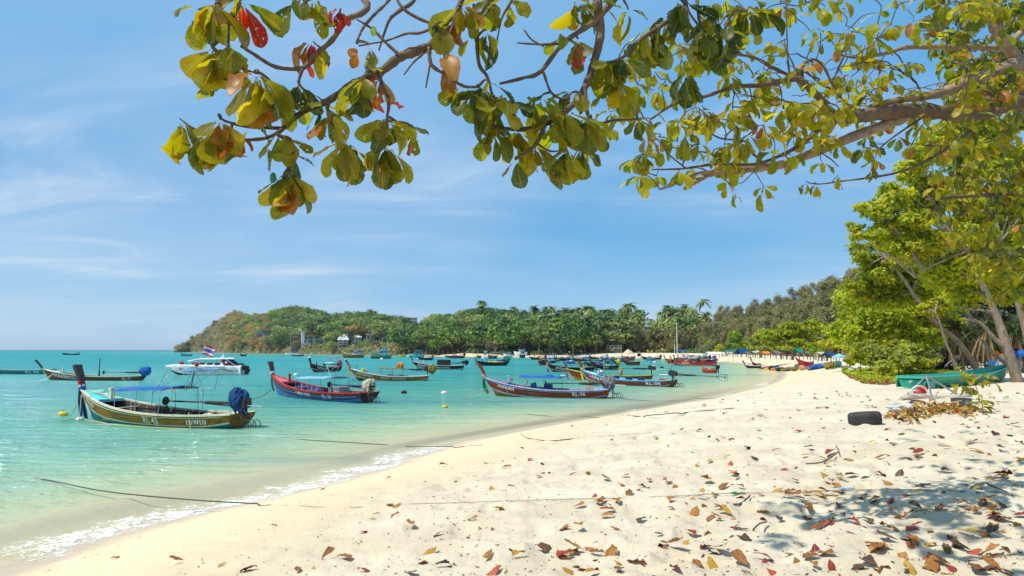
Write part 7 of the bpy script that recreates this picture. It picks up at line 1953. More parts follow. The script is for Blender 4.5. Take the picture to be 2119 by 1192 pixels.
post_canopy('awning', 'small grey shelter beside the dark blue tent', 1541, 1553, 728, 737, 140, CL['grey'], npost=2)
post_canopy('awning', 'teal round awning above the red beached boat', 1646, 1658, 721, 733, 104, CL['teal'], slope=0.6, npost=2, depth=2.5)
post_canopy('awning', 'grey awning half hidden in the yellow-green trees', 1664, 1684, 727, 739, 100, CL['grey'], npost=3)
parasol('light blue and white parasol at the end of the low shrubs', 1737, 731.5, 746, 84, 28, CL['pale'])
parasol('pink parasol among the trees behind the middle shore', 985, 722, 738, 395, 10, CL['pink'])
parasol('pale blue parasol left of the pair near the kayaks', 1568, 725, 741, 125, 9, CL['white'])
parasol('mint parasol near the kayaks', 1617, 724, 741, 112, 9, CL['teal'])
for px, row, ln, c1, c2, lb, Y in ((1589, 742.5, 14, 'yellow', 'orange', 'yellow kayak lying on the sand, left of the row', 122), (1604, 742.5, 12, 'orange', 'red', 'orange kayak lying beside the yellow one', 118), (1613, 743.5, 12, 'green', 'lime', 'green kayak at the front of the row', 114), (1576, 741.5, 12, 'black', 'grey', 'dark kayak at the left end of the row', 126), (1621, 741.5, 9, 'orange', 'yellow', 'short orange board right of the green kayak', 112), (1594, 739.5, 13, 'white', 'grey', 'white board behind the yellow kayak', 124)):
 p = on_sand(px, row) if False else at_y(px, row, Y)
 p.z = sand_z(p.x, p.y) + 0.18
 root = empty('kayak', p, rng.uniform(-0.35, 0.5)); tag(root, lb, 'kayak', 'kayaks laid out on the far beach')
 Lk = ln / FPX * Y * 1.7
 mb = MB(); mb.tube([(Lk * (q - 0.5), 0, 0.10 * (2 * q - 1) ** 2) for q in np.linspace(0, 1, 9)], [0.03, 0.2, 0.3, 0.34, 0.35, 0.34, 0.3, 0.2, 0.03], 8); mb.build('kayak_hull', PT[c1], root, True)
 mb = MB(); mb.box((0, 0, 0.33), (0.7, 0.38, 0.06)); mb.build('cockpit', PT[c2], root)
def beached(px0, px1, row, Y, hull, rail, label, bowh=1.5, rz=0.0, cabin=None):
 p = at_y((px0 + px1) / 2, row, Y); p.z = sand_z(p.x, p.y) + 0.25
 Lb = (px1 - px0) / FPX * Y
 root, H = longtail(label, L=Lb, B=1.7, free=0.8, bow=bowh, prow=0.8, hull=hull, low=hull, rail=rail, deck='brown', engine=None, lod=2, group='boats drawn up on the far beach', seed=int(px0))
 root.location = (p.x + Lb / 2, p.y, p.z); root.rotation_euler = (0, 0, PI + rz)
beached(1645, 1681, 740, 104, 'red', 'white', 'red boat with white rail drawn up under the teal awning', 1.6)
beached(1554, 1572, 735, 140, 'redbrown', 'white', 'small brown boat drawn up right of the dark blue tent', 1.4, 0.1)
beached(1540, 1573, 739.5, 132, 'black', 'white', 'flat dark boat on the sand in front of the dark blue tent', 1.0)
for px, row, w, h, ck, lb, Y in ((1690, 741, 8, 5, 'teal', 'turquoise covered heap left of the white post', 96), (1705, 741, 14, 5, 'teal', 'long turquoise tarp heap right of the white post', 93), (1724, 742, 12, 5, 'pink', 'pink tarp heap beside the blue parasol', 88), (1724, 745, 9, 3, 'green', 'small green heap below the pink tarp heap', 84), (1750, 746, 22, 5, 'grey', 'grey pile of gear below the blue parasol', 82), (1640, 740, 10, 7, 'violet', 'violet pile left of the red beached boat', 106), (1600, 736, 9, 7, 'red', 'red heap behind the kayaks', 122), (1588, 733, 8, 9, 'pink', 'pale pink heap behind the yellow kayak', 126), (1562, 742.0, 18, 3, 'pale', 'pale blue sheet on the sand before the flat dark boat', 128), (1629, 733, 10, 6, 'orange', 'orange heap behind the short board', 110),
  (1765, 747, 24, 6, 'white', 'white sack pile in front of the low shrubs', 68), (1838, 750, 22, 8, 'grey', 'grey sacks under the yellow-green shrub', 56), (1822, 743, 9, 9, 'white', 'white bundle under the yellow-green shrub', 58), (1806, 745, 14, 6, 'black', 'black bag beside the white bundle', 60)):
 p = at_y(px, row, Y); p.z = sand_z(p.x, p.y)
 v, f = tarp_lump((0, 0, h / FPX * Y * 0.4), (w / FPX * Y, 1.6, h / FPX * Y * 1.2), int(px), 0.1)
 o_ = link('covered_heap', mesh_np('covered_heap', v, f), None, CL[ck]); o_.location = p
 tag(o_, lb, 'heap', 'covered heaps along the beach')
_cl = [(q_, q_) for q_ in ('white', 'grey', 'grey', 'cream', 'cream', 'navy', 'black', 'teal', 'red', 'ochre', 'peach', 'blue')]
for q, px in enumerate(list(np.arange(1470, 1560, 7.5)) + list(np.arange(1560, 1735, 9.0))):
 Y = float(np.interp(px, (1470, 1560, 1640, 1735), (168, 132, 104, 80))) + rng.uniform(-3, 8)
 ck, nm_ = _cl[int(rng.integers(len(_cl)))]
 p = at_y(px + rng.uniform(-2, 2), 740, Y); p.z = sand_z(p.x, p.y)
 w = rng.uniform(0.7, 1.9); h = rng.uniform(0.5, 1.1)
 v, f = tarp_lump((0, 0, h * 0.4), (w, 1.4, h), 300 + q, 0.1)
 o_ = link('covered_heap', mesh_np('covered_heap', v, f), None, CL[ck]); o_.location = p
 tag(o_, '%s heap of gear standing at the back of the far beach' % nm_, 'heap', 'covered heaps along the beach')
for q, (px, r0, r1, Y, ck, lb) in enumerate(((1508, 727, 735, 175, 'white', 'white sheet roof between the pavilion and the green awning'), (1563, 726, 737, 138, 'cream', 'cream sheet roof right of the small brown boat'), (1583, 727, 738, 128, 'orange', 'faded orange awning behind the pale pink heap'), (1606, 726, 738, 120, 'grey', 'grey sheet roof behind the kayaks'), (1628, 727, 739, 113, 'pink', 'faded pink awning left of the teal round awning'), (1698, 728, 741, 95, 'cream', 'pale awning right of the clipped bush'), (1715, 729, 742, 90, 'navy', 'dark awning left of the blue and white parasol'))):
 post_canopy('awning', lb, px - 7, px + 7, r0, r1, Y, CL[ck], npost=3, depth=3)
for px, r0, r1, Y, rad, mt, lb in ((1401.5, 668, 734, 262, 0.16, PT['white'], 'tall white lamp mast behind the far beach'), (1396, 711, 734, 262, 0.15, PT['white'], 'shorter white pole beside the tall mast'), (1692, 727, 748, 92, 0.07, PT['cream'], 'thin pale post at the edge of the low plants'), (1457, 715, 736, 190, 0.07, PIPE, 'grey pole left of the white pavilion'), (1517, 708, 734, 165, 0.06, PIPE, 'thin grey pole behind the green awning'), (1480, 713, 735, 180, 0.06, PIPE, 'thin grey pole behind the white pavilion'), (1055, 690, 722, 420, 0.2, PIPE, 'grey power pole with crossarms in the palm wood'), (1010, 715, 736, 370, 0.2, PT['white'], 'white lamp post on the middle shore')):
 p, q = at_y(px, r1, Y), at_y(px, r0, Y)
 root = empty('pole', p); tag(root, lb, 'pole', 'poles along the shore')
 mb = MB(); mb.tube([(0, 0, -1.5), (0, 0, q.z - p.z)], [rad, rad * 0.7], 6); mb.build('shaft', mt, root)
 if r1 - r0 > 25:
  mb = MB(); mb.box((0, 0, q.z - p.z - 0.3), (1.6 if px > 1100 else 3.0, 0.15, 0.15)); mb.build('crossarm', mt, root)
  if px < 1100:
   mb = MB(); mb.box((0, 0, q.z - p.z - 1.8), (2.4, 0.15, 0.15)); mb.build('crossarm', mt, root)
p = at_y(1169, 733, 325); root = empty('pennant', p); tag(root, 'small yellow pennant on a pole at the far shore', 'pennant')
mb = MB(); mb.tube([(0, 0, -1), (0, 0, 3.4)], 0.08, 5); mb.build('pole', PIPE, root)
mb = MB(); mb.add([(0, 0, 3.4), (-0.7, 0.05, 1.2), (0.7, -0.05, 1.2), (0, 0.12, 1.3), (0, -0.12, 1.3)], [(0, 1, 4), (0, 4, 2), (0, 3, 1), (0, 2, 3), (1, 3, 2, 4)]); mb.build('pennant_cloth', CL['yellow'], root)
p = at_y(1300, 738, 300); me = None
n_ = 26; V, F = [(0, 0, 1.0)], []
for i in range(1, 9):
 for j in range(n_):
  th = 2 * PI * j / n_; rr = i / 8 * (1 + 0.10 * math.sin(3 * th + 1) + 0.05 * math.sin(7 * th))
  V.append((rr * math.cos(th), rr * math.sin(th), max(-0.1, (1 - (i / 8) ** 0.9) + 0.03 * math.sin(5 * th + i))))
F += [(0, 1 + j, 1 + (j + 1) % n_) for j in range(n_)]
for i in range(7):
 for j in range(n_): F.append((1 + i * n_ + j, 1 + (i + 1) * n_ + j, 1 + (i + 1) * n_ + (j + 1) % n_, 1 + i * n_ + (j + 1) % n_))
SP = M('sand_pile', (0.56, 0.45, 0.30), 0.95, 0.2, 3, 0.5, 12)
o_ = link('sand_pile', mesh_np('sand_pile', V, F), None, SP); o_.location = (p.x, p.y, 0.6); o_.scale = (4.8, 4.5, 3.3)
tag(o_, 'pale conical sand pile at the far shore', 'sand pile')
for k in range(9):
 px = 1332 + k * 3.6
 p = at_y(px, 735, 290)
 mb = MB(); mb.tube([(0, 0, -0.6), (0, 0, 0.8)], [0.22, 0.18], 7); o_ = mb.build('bollard', PT['white']); o_.location = (p.x, p.y, 1.2)
 tag(o_, 'low white bollard in the row right of the sand pile', 'bollard', 'white bollards right of the sand pile')
p = at_y(1322, 737, 285); mb = MB(); mb.box((0, 0, 0.5), (1.2, 0.9, 1.2)); mb.box((0, 0, 1.13), (1.3, 1.0, 0.08)); o_ = mb.build('bin', PT['black']); o_.location = (p.x, p.y, 0.9)
tag(o_, 'black bin at the right foot of the sand pile', 'bin')
post_canopy('awning', 'blue stall behind the white masts', 1404, 1420, 724, 735, 275, CL['blue'], npost=3)
post_canopy('awning', 'low white roof shelter on the middle shore', 1013, 1024, 722, 736, 372, PT['cream'], npost=3)
post_canopy('awning', 'white sheet roof left of the pink parasol', 970, 979, 721, 736, 392, PT['white'], npost=3)
# ---- behind the beached green boat: stall with blue tarps, bags, board, person
def hanging_sheet(name, label, x0, x1, r0, r1, Y, mat, cat):
 a_, b_ = at_y(x0, r0, Y), at_y(x1, r1, Y)
 W, H_ = b_.x - a_.x, a_.z - b_.z
 root = empty(name, (a_.x, Y, b_.z)); tag(root, label, cat, 'blue tarps strung behind the trees')
 V, F = [], []
 for i in range(15):
  for j in range(4):
   q = i / 14
   V.append((W * q, 0.22 * math.sin(q * 17) * (1 - j / 3) + 0.9 * j / 3 * 0 + 0.15 * math.sin(q * 31 + j), H_ * (1 - j / 3) - 0.25 * math.sin(q * PI * 3) ** 2 * (1 - j / 3)))
 for i in range(14):
  for j in range(3): F.append((i * 4 + j, i * 4 + j + 1, (i + 1) * 4 + j + 1, (i + 1) * 4 + j))
 link('tarp_sheet', mesh_np('tarp_sheet', V, F, True), root, mat)
 V2 = [(x, y + 2.5 * 0 + 0.02, z) for x, y, z in V]
 for i in (0, 14):
  mb = MB(); mb.tube([(W * i / 14, 0.1, -3.2), (W * i / 14, 0.1, H_ + 0.3)], 0.06, 5); mb.build('post', WOODB, root)
hanging_sheet('tarp', 'bright blue tarp strung behind the leaning trunk', 1888, 1957, 712, 723, 58, CL['blue'], 'tarp')
hanging_sheet('tarp', 'dark blue tarp right of the leaning trunk', 1985, 2050, 714, 724, 58, CL['navy'], 'tarp')
p = at_y(1953, 764, 50); p.z = sand_z(p.x, p.y)
root = empty('bag_pile', p); tag(root, 'heap of stuffed black bags under the bright blue tarp', 'bag pile')
for q, (x, z, d) in enumerate(((-0.25, 0.25, 0.8), (0.28, 0.28, 0.75), (0.0, 0.7, 0.8), (-0.05, 1.05, 0.6), (0.35, 0.65, 0.5))):
 v, f = tarp_lump((x, 0.05 * q, z), (d, 0.8, 0.62), 130 + q, 0.1); link('black_bag', mesh_np('black_bag', v, f), root, CL['black'])
p = at_y(1966, 757, 50.5); p.z = sand_z(p.x, p.y)
mb = MB(); mb.box((0, 0, 0.22), (0.55, 0.4, 0.42), None, 0, 1.1); mb.box((0, 0, 0.45), (0.64, 0.48, 0.06)); o_ = mb.build('red_crate', PT['red']); o_.location = p
tag(o_, 'red plastic crate beside the black bags', 'crate')
for px, lb, ck in ((1978, 'grey motor scooter under a pale sheet behind the thin trunk', 'grey'), (1998, 'dark covered scooter between the two leaning trunks', 'black')):
 p = at_y(px, 758, 55); p.z = sand_z(p.x, p.y)
 root = empty('scooter', p, 0.5); tag(root, lb, 'scooter', 'scooters parked behind the trees')
 for x in (-0.55, 0.55):
  mb = MB(); mb.tube([(x + 0.27 * math.cos(t_), 0, 0.28 + 0.27 * math.sin(t_)) for t_ in np.linspace(0, 2 * PI, 17)], 0.055, 6); mb.build('wheel', RUBBER, root)
 mb = MB(); mb.box((-0.3, 0, 0.62), (0.8, 0.28, 0.3)); mb.box((0.42, 0, 0.7), (0.12, 0.3, 0.75), (0, -0.25, 0)); mb.box((0.05, 0, 0.36), (0.5, 0.26, 0.1)); mb.build('body', PT['grey'] if ck == 'grey' else PT['black'], root)
 mb = MB(); mb.tube([(0.32, -0.32, 1.08), (0.36, 0, 1.12), (0.32, 0.32, 1.08)], 0.02, 5); mb.build('handlebar', PIPE, root)
 v, f = tarp_lump((-0.2, 0, 0.85), (0.9, 0.4, 0.3), int(px), 0.2); link('sheet', mesh_np('sheet', v, f), root, CL[ck])
p = at_y(2066, 752, 44)
root = empty('paddle_board', p, -0.1); root.scale = (0.62, 0.62, 0.62); tag(root, 'white board with blue end leaning behind the big trunk', 'board')
mb = MB(); V = []
for q in np.linspace(0, 1, 13):
 h_ = 0.26 * math.sin(PI * (0.03 + 0.94 * q)) ** 0.6
 V += [(-1.15 + 2.1 * q, -0.05, -h_ + 0.22 * q), (-1.15 + 2.1 * q, 0.05, -h_ + 0.22 * q), (-1.15 + 2.1 * q, 0.05, h_ + 0.22 * q), (-1.15 + 2.1 * q, -0.05, h_ + 0.22 * q)]
F = [(i * 4 + j, i * 4 + (j + 1) % 4, (i + 1) * 4 + (j + 1) % 4, (i + 1) * 4 + j) for i in range(12) for j in range(4)] + [(0, 3, 2, 1), (48, 49, 50, 51)]
link('board_body', mesh_np('board_body', V, F), root, PT['white'])
V2 = [(x, y * 1.25, z * 1.0) for x, y, z in V[:28]]
link('blue_end', mesh_np('blue_end', V2, F[:24]), root, PT['blue'])
mb = MB()
for x in (-0.25, 0.1):
 mb.tube([(x - 0.12, -0.12, -0.95), (x, -0.1, 0.1)], 0.02, 5); mb.tube([(x + 0.12, -0.12, -0.95), (x, -0.1, 0.1)], 0.02, 5)
mb.build('board_stand', PT['white'], root)
root = empty('driftwood_fence', at_y(2078, 757, 43)); tag(root, 'tuft of dry palm stalks hanging by the big trunk', 'dry stalks')
for k in range(14):
 mb = MB(); mb.tube([(-0.35 + 0.05 * k, 0, 0.75), (-0.42 + 0.06 * k + rng.normal(0, 0.02), rng.normal(0, 0.05), -0.2)], [0.02, 0.012], 4); mb.build('stalk', M('dry_stalk', (0.36, 0.26, 0.13), 0.9, 0.3, 5, 0.2), root)
parasol('bright blue parasol at the picture edge behind the big trunk', 2112, 722, 760, 45, 46, CL['blue'])
for px, r0, r1, Y, lb in ((1902, 697, 725, 57, 'thin pale post in front of the bright blue tarp'), (1914, 712, 724, 57.5, 'short pale post at the blue tarp')):
 a_, b_ = at_y(px, r1, Y), at_y(px, r0, Y); root = empty('pole', a_); tag(root, lb, 'pole', 'posts at the blue tarps')
 mb = MB(); mb.tube([(0, 0, -2.5), (0, 0, b_.z - a_.z)], 0.07, 6); mb.build('shaft', PT['cream'], root)
def person(px, row_feet, row_head, Y):
 p = at_y(px, row_feet, Y); p.z = sand_z(p.x, p.y)
 hgt = 1.68
 root = empty('person', p, R(35)); tag(root, 'person in blue shirt and red cap standing behind the big trunk, seen from the back', 'person')
 J = {'pelvis': (0, 0, 0.92), 'waist': (0, 0.02, 1.06), 'chest': (0, 0.03, 1.28), 'neck': (0, 0.0, 1.42), 'head0': (0, -0.03, 1.52), 'head1': (0, -0.04, 1.64),
   'lh': (0.10, 0, 0.88), 'lk': (0.12, -0.02, 0.48), 'la': (0.12, 0.03, 0.08), 'lt': (0.13, -0.14, 0.03), 'rh': (-0.10, 0, 0.88), 'rk': (-0.11, -0.05, 0.48), 'ra': (-0.12, 0.0, 0.08), 'rt': (-0.14, -0.17, 0.03),
   'ls': (0.18, 0.02, 1.36), 'le': (0.25, 0.0, 1.10), 'lw': (0.22, -0.16, 0.92), 'lp': (0.21, -0.22, 0.88), 'rs': (-0.18, 0.02, 1.36), 're': (-0.26, 0.0, 1.10), 'rw': (-0.20, -0.18, 0.98), 'rp': (-0.18, -0.24, 0.97)}
 E = [('pelvis', 'waist'), ('waist', 'chest'), ('chest', 'neck'), ('neck', 'head0'), ('head0', 'head1'), ('pelvis', 'lh'), ('lh', 'lk'), ('lk', 'la'), ('la', 'lt'), ('pelvis', 'rh'), ('rh', 'rk'), ('rk', 'ra'), ('ra', 'rt'), ('chest', 'ls'), ('ls', 'le'), ('le', 'lw'), ('lw', 'lp'), ('chest', 'rs'), ('rs', 're'), ('re', 'rw'), ('rw', 'rp')]
 RAD = dict(pelvis=0.135, waist=0.125, chest=0.145, neck=0.055, head0=0.085, head1=0.085, lh=0.085, lk=0.058, la=0.04, lt=0.035, rh=0.085, rk=0.058, ra=0.04, rt=0.035, ls=0.06, le=0.043, lw=0.032, lp=0.03, rs=0.06, re=0.043, rw=0.032, rp=0.03)
 for side, w, h_ in (('l', 'lp', 1), ('r', 'rp', -1)):
  for k in range(4):
   n_ = '%sf%d' % (side, k); b_ = Vector(J[w])
   J[n_] = tuple(b_ + Vector((h_ * (0.03 - 0.018 * k), -0.055 - 0.01 * (k in (1, 2)), -0.05))); RAD[n_] = 0.009; E.append((w, n_))
  J[side + 'th'] = tuple(Vector(J[w]) + Vector((-h_ * 0.045, -0.02, -0.02))); RAD[side + 'th'] = 0.010; E.append((w, side + 'th'))
 names = list(J); idx = {n: i for i, n in enumerate(names)}
 me = bpy.data.meshes.new('person_body'); me.from_pydata([J[n] for n in names], [(idx[a], idx[b]) for a, b in E], [])
 o = link('person_body', me, root)
 md = o.modifiers.new('skin', 'SKIN'); md.use_smooth_shade = True
 for n, v in zip(names, me.skin_vertices[0].data):
  v.radius = (RAD[n], RAD[n]); v.use_root = (n == 'pelvis')
 sd = o.modifiers.new('sub', 'SUBSURF'); sd.levels = 1; sd.render_levels = 1
 dg = bpy.context.evaluated_depsgraph_get(); dg.update()
 m2 = bpy.data.meshes.new_from_object(o.evaluated_get(dg)); m2.name = 'person_body'
 o.modifiers.clear(); o.data = m2; m2.materials.clear()
 for m in (M('skin_tan', (0.30, 0.17, 0.11), 0.55, 0.1, 3, 0), M('shirt_blue', (0.02, 0.10, 0.42), 0.8, 0.2, 5, 0.2), M('shorts_grey', (0.25, 0.26, 0.29), 0.85, 0.2, 5, 0.2)): m2.materials.append(m)
 for p_ in m2.polygons:
  c = p_.center
  p_.material_index = 1 if (0.95 < c.z < 1.45 and not (abs(c.x) > 0.15 and c.z < 1.12)) else 2 if 0.46 < c.z <= 0.95 and abs(c.x) < 0.19 else 0
  p_.use_smooth = True
 mb = MB(); mb.lathe([(0.118, 1.585), (0.120, 1.62), (0.112, 1.68), (0.07, 1.725), (0.012, 1.74)], 14, 0, Matrix.Translation((0, -0.04, 0))); mb.box((0, -0.19, 1.60), (0.17, 0.15, 0.014), (0.15, 0, 0)); mb.build('cap', PT['red'], root)
 mb = MB(); mb.lathe([(0.095, 1.47), (0.114, 1.52), (0.117, 1.59)], 14, 0, Matrix.Translation((0, 0.0, 0)) ); mb.build('hair', PT['black'], root)
 mb = MB(); mb.ball((0, -0.145, 1.545), 0.018, 6, 5, 0, (0.8, 1.2, 1.3)); mb.build('nose', m2.materials[0], root)
 v, f = tarp_lump((0.0, 0.20, 1.22), (0.36, 0.22, 0.42), 77, 0.1); link('back_pack', mesh_np('back_pack', v, f), root, M('pack_blue', (0.015, 0.06, 0.30), 0.7, 0.2, 5, 0.2))
person(2107, 783, 733, 36.5)
# ------------------------------------------------------------------ trees at the right, and the branches overhead
LM = {
 'green': leaf_mat('almond_leaf_green', [(0, (0.07, 0.09, 0.010)), (0.5, (0.145, 0.16, 0.012)), (1, (0.25, 0.225, 0.018))], 0.62, 0.42, 2.7, 1.0, ((0.23, 0.13, 0.02, 1), 0.75), True),
 'dark': leaf_mat('almond_leaf_dark', [(0, (0.03, 0.052, 0.010)), (0.5, (0.06, 0.092, 0.012)), (1, (0.13, 0.15, 0.018))], 0.50, 0.40, 2.4, 1.0, ((0.10, 0.085, 0.02, 1), 0.5), True),
 'yellow': leaf_mat('almond_leaf_yellow', [(0, (0.20, 0.17, 0.012)), (0.5, (0.29, 0.255, 0.02)), (1, (0.40, 0.36, 0.03))], 0.55, 0.42, 1.9, 1.0, ((0.32, 0.14, 0.02, 1), 0.7), True),
 'orange': leaf_mat('almond_leaf_orange', [(0, (0.30, 0.10, 0.015)), (0.5, (0.38, 0.16, 0.03)), (1, (0.45, 0.26, 0.06))], 0.42, 0.45, 1.5, 1.0, ((0.15, 0.10, 0.02, 1), 0.6), True),
 'red': leaf_mat('almond_leaf_red', [(0, (0.28, 0.02, 0.015)), (0.5, (0.42, 0.05, 0.02)), (1, (0.50, 0.10, 0.03))], 0.45, 0.42, 1.6, 1.0, ((0.15, 0.03, 0.02, 1), 0.5), True),
 'fresh': leaf_mat('almond_leaf_fresh', [(0, (0.10, 0.13, 0.012)), (0.5, (0.185, 0.215, 0.02)), (1, (0.34, 0.33, 0.025))], 0.62, 0.42, 2.2, 1.0, ((0.26, 0.17, 0.02, 1), 0.4), False),
}
LMESH = {}
for k, m in LM.items():
 LMESH[k] = []
 for q in range(5):
  me = leaf_mesh('leaf', 500 + q * 13, curl=(0.35, 0.7, 0.15, 0.5, 0.9)[q], fold=(0.25, 0.45, 0.15, 0.35, 0.6)[q], wav=0.03, tattered=0.05)
  me.materials.append(m); LMESH[k].append(me)
BARKN = M('almond_bark_shaded', (0.145, 0.092, 0.058), 0.85, 0.45, 3.5, 0.7, 22, stretch=(1, 1, 0.6), wear=0.25, wearcol=(0.09, 0.065, 0.05, 1))  # brown bark, darkened: the shade on the limbs is put into the colour
BARKS = M('almond_bark_pale_sunlit', (0.30, 0.205, 0.13), 0.85, 0.35, 3.5, 0.6, 22, wear=0.2, wearcol=(0.15, 0.11, 0.085, 1))  # same bark, paler: the sunlight on the limbs is put into the colour
def spline(P, sub=6):
 P = [Vector(p) for p in P]; n = len(P); out = []
 for i in range(n - 1):
  p0, p1, p2, p3 = P[max(i - 1, 0)], P[i], P[i + 1], P[min(i + 2, n - 1)]
  for k in range(sub):
   t_ = k / sub
   out.append(0.5 * ((2 * p1) + (p2 - p0) * t_ + (2 * p0 - 5 * p1 + 4 * p2 - p3) * t_ * t_ + (3 * p1 - p0 - 3 * p2 + p3) * t_ ** 3))
 out.append(P[-1]); return out
class Tree:
 """an overhanging almond tree: trunk, branches, and single leaves as parts; the rest of the leaves joined"""
 def __init__(s, label, base, seed, group='sea almond trees over the sand'):
  s.root = empty('almond_tree', base); tag(s.root, label, 'tree', group)
  s.base = Vector(base); s.rs = np.random.default_rng(seed); s.nodes = []; s.leaves = []; s.thin = 0.0; s.k = 1.0
 def branch(s, P, r0, r1, name='branch', mat=None, wob=0.0, n=7):
  Q = spline(P, 6)
  if wob:
   for i in range(1, len(Q) - 1): Q[i] = Q[i] + Vector(s.rs.normal(0, wob, 3))
  k = len(Q)
  rr = [(r0 + (r1 - r0) * i / (k - 1)) * (1 + 0.10 * s.rs.normal()) for i in range(k)]
  mb = MB(); mb.tube([q - s.base for q in Q], rr, n)
  mb.build(name, mat or BARKN, s.root, True)
  s.nodes += Q
 def rosette(s, P, n, size, kinds, droop=0.8, spread=1.0, face=None):
  P = Vector(P); rs = s.rs
  a0 = rs.uniform(0, 2 * PI)
  for i in range(n):
   if n > 3 and rs.random() < s.thin: continue
   a = a0 + 2 * PI * i / n + rs.uniform(-0.45, 0.45)
   el = -droop + rs.uniform(-0.45, 0.55)
   d = Vector((math.cos(a) * math.cos(el) * spread, math.sin(a) * math.cos(el) * spread, math.sin(el))).normalized()
   up = Vector((0, 0, 1)) + Vector(rs.normal(0, 0.35, 3))
   xax = d.cross(up).normalized(); z = xax.cross(d)
   sz = size * s.k * rs.uniform(0.72, 1.15)
   mt = Matrix((xax, d, z)).transposed().to_4x4()
   mt = Matrix.Translation(P + d * 0.02) @ mt @ Matrix.Diagonal((sz * rs.uniform(0.7, 1.15), sz, sz * rs.uniform(0.6, 1.7), 1))
   k = str(rs.choice(list(kinds), p=np.array(list(kinds.values()), float) / sum(kinds.values())))
   s.leaves.append((sz / max(1.0, (P - Vector((0, 0, EYE))).length), mt, k))
 def twig_to(s, P, r=0.006, sag=0.12, name='twig'):
  """a thin twig from the closest branch point to P"""
  P = Vector(P); k = min(range(len(s.nodes)), key=lambda i: (s.nodes[i] - P).length_squared)
  b = s.nodes[k]; L = (P - b).length
  if L < 0.03: return
  m1 = b.lerp(P, 0.4) + Vector(s.rs.normal(0, 0.07 * L, 3)) + Vector((0, 0, sag * L)); m2 = b.lerp(P, 0.75) + Vector(s.rs.normal(0, 0.05 * L, 3)) + Vector((0, 0, sag * 0.6 * L))
  Q = spline([b, m1, m2, P], 3)
  mb = MB(); mb.tube([q - s.base for q in Q], [r * 1.6 - r * 0.8 * i / (len(Q) - 1) for i in range(len(Q))], 5); mb.build(name, BARKN, s.root, True)
  s.nodes.append(b.lerp(P, 0.5)); s.nodes.append(P)
 def finish(s, name='foliage'):
  def vis(l):
   p = l[1].translation
   if p.y < 0.4: return 0
   u, v = FPX * p.x / p.y, FPX * (p.z - EYE) / p.y
   return l[0] * (1 if abs(u) < 1075 and v < 740 else 0.02)
  s.leaves.sort(key=vis, reverse=True)
  tb = Matrix.Translation(-s.base)
  for _, mt, k in s.leaves[:300]:
   o = link('leaf', LMESH[k][int(s.rs.integers(5))], s.root)
   o.matrix_basis = tb @ mt
  rest = s.leaves[300:]
  if rest:
   ks = list(LM); V, F, MI_, T, UV = [], [], [], [], []
   vs = {k: [np.array([v.co[:] for v in m.vertices]) for m in LMESH[k]] for k in ks}
   me0 = LMESH['green'][0]; fs = [tuple(p.vertices) for p in me0.polygons]; uv0 = [u.uv[:] for u in me0.uv_layers[0].data]
   b0 = 0; nvv = len(me0.vertices)
   for _, mt, k in rest:
    w = vs[k][int(s.rs.integers(5))]; m = np.array(tb @ mt)
    V.append(w @ m[:3, :3].T + m[:3, 3]); F += [tuple(b0 + i for i in f) for f in fs]; b0 += nvv
    MI_ += [ks.index(k)] * len(fs); T += [float(s.rs.random())] * len(fs); UV += uv0
   me = mesh_np(name, np.concatenate(V), F, True, MI_, {'tint': ('FACE', T)})
   ul = me.uv_layers.new(name='UVMap'); ul.data.foreach_set('uv', np.array(UV, np.float32).ravel())
   tag(link(name, me, s.root, [LM[k] for k in ks]), kind='stuff')
def pl(pts, Y, Y2=None):
 """photo polyline at a distance running from Y to Y2"""
 Y2 = Y if Y2 is None else Y2
 return [at_y(x, y, Y + (Y2 - Y) * i / (len(pts) - 1)) for i, (x, y) in enumerate(pts)]
# ---- tree A: the near branches with large leaves
A = Tree('near sea almond tree whose large holed leaves hang into the top left and middle', (4.6, 2.2, 1.9), 3)
A.thin, A.k = 0.0, 0.82
top_l = Vector((1.9, 3.3, 6.4))
A.branch([(4.6, 2.2, 1.7), (4.5, 2.3, 3.4), (4.1, 2.6, 5.2), (3.2, 2.9, 6.2), top_l], 0.17, 0.075, 'trunk', BARKN)
A.branch([(4.1, 2.6, 5.2), (4.6, 3.6, 7.0), (5.0, 4.6, 8.2)], 0.10, 0.05)
A.branch([top_l, at_y(1090, -90, 3.9)] + pl([(1015, 0), (988, 30), (941, 59), (888, 96), (830, 117), (784, 151), (740, 169), (722, 178), (680, 208), (641, 224), (610, 243), (587, 266), (548, 286), (498, 290)], 3.75, 3.35), 0.040, 0.007)
A.branch(pl([(498, 290), (440, 289), (394, 290)], 3.35), 0.006, 0.003, 'twig')
A.branch(pl([(587, 266), (514, 262), (470, 252), (456, 243)], 3.45, 3.3), 0.011, 0.005, 'twig')
A.branch(pl([(371, 245), (395, 262), (421, 276), (440, 283)], 3.3, 3.35), 0.003, 0.006, 'twig')
A.branch(pl([(575, 278), (598, 295), (610, 313), (600, 340), (595, 359)], 3.4), 0.010, 0.006, 'twig')
A.branch([Vector((1.0, 3.6, 6.3)), at_y(800, -70, 3.8)] + pl([(760, 17), (714, 42), (687, 83), (645, 120), (626, 141), (572, 139), (525, 112), (498, 95)], 3.6, 3.3), 0.022, 0.007)
A.branch([top_l, Vector((1.0, 3.6, 6.3))], 0.05, 0.024)
A.branch(pl([(714, 42), (680, 52), (655, 35), (632, 10)], 3.55), 0.012, 0.005, 'twig')
A.branch(pl([(626, 143), (618, 170), (628, 184), (641, 189)], 3.4), 0.009, 0.005, 'twig')
A.branch(pl([(687, 83), (665, 98), (648, 86)], 3.5), 0.008, 0.004, 'twig')
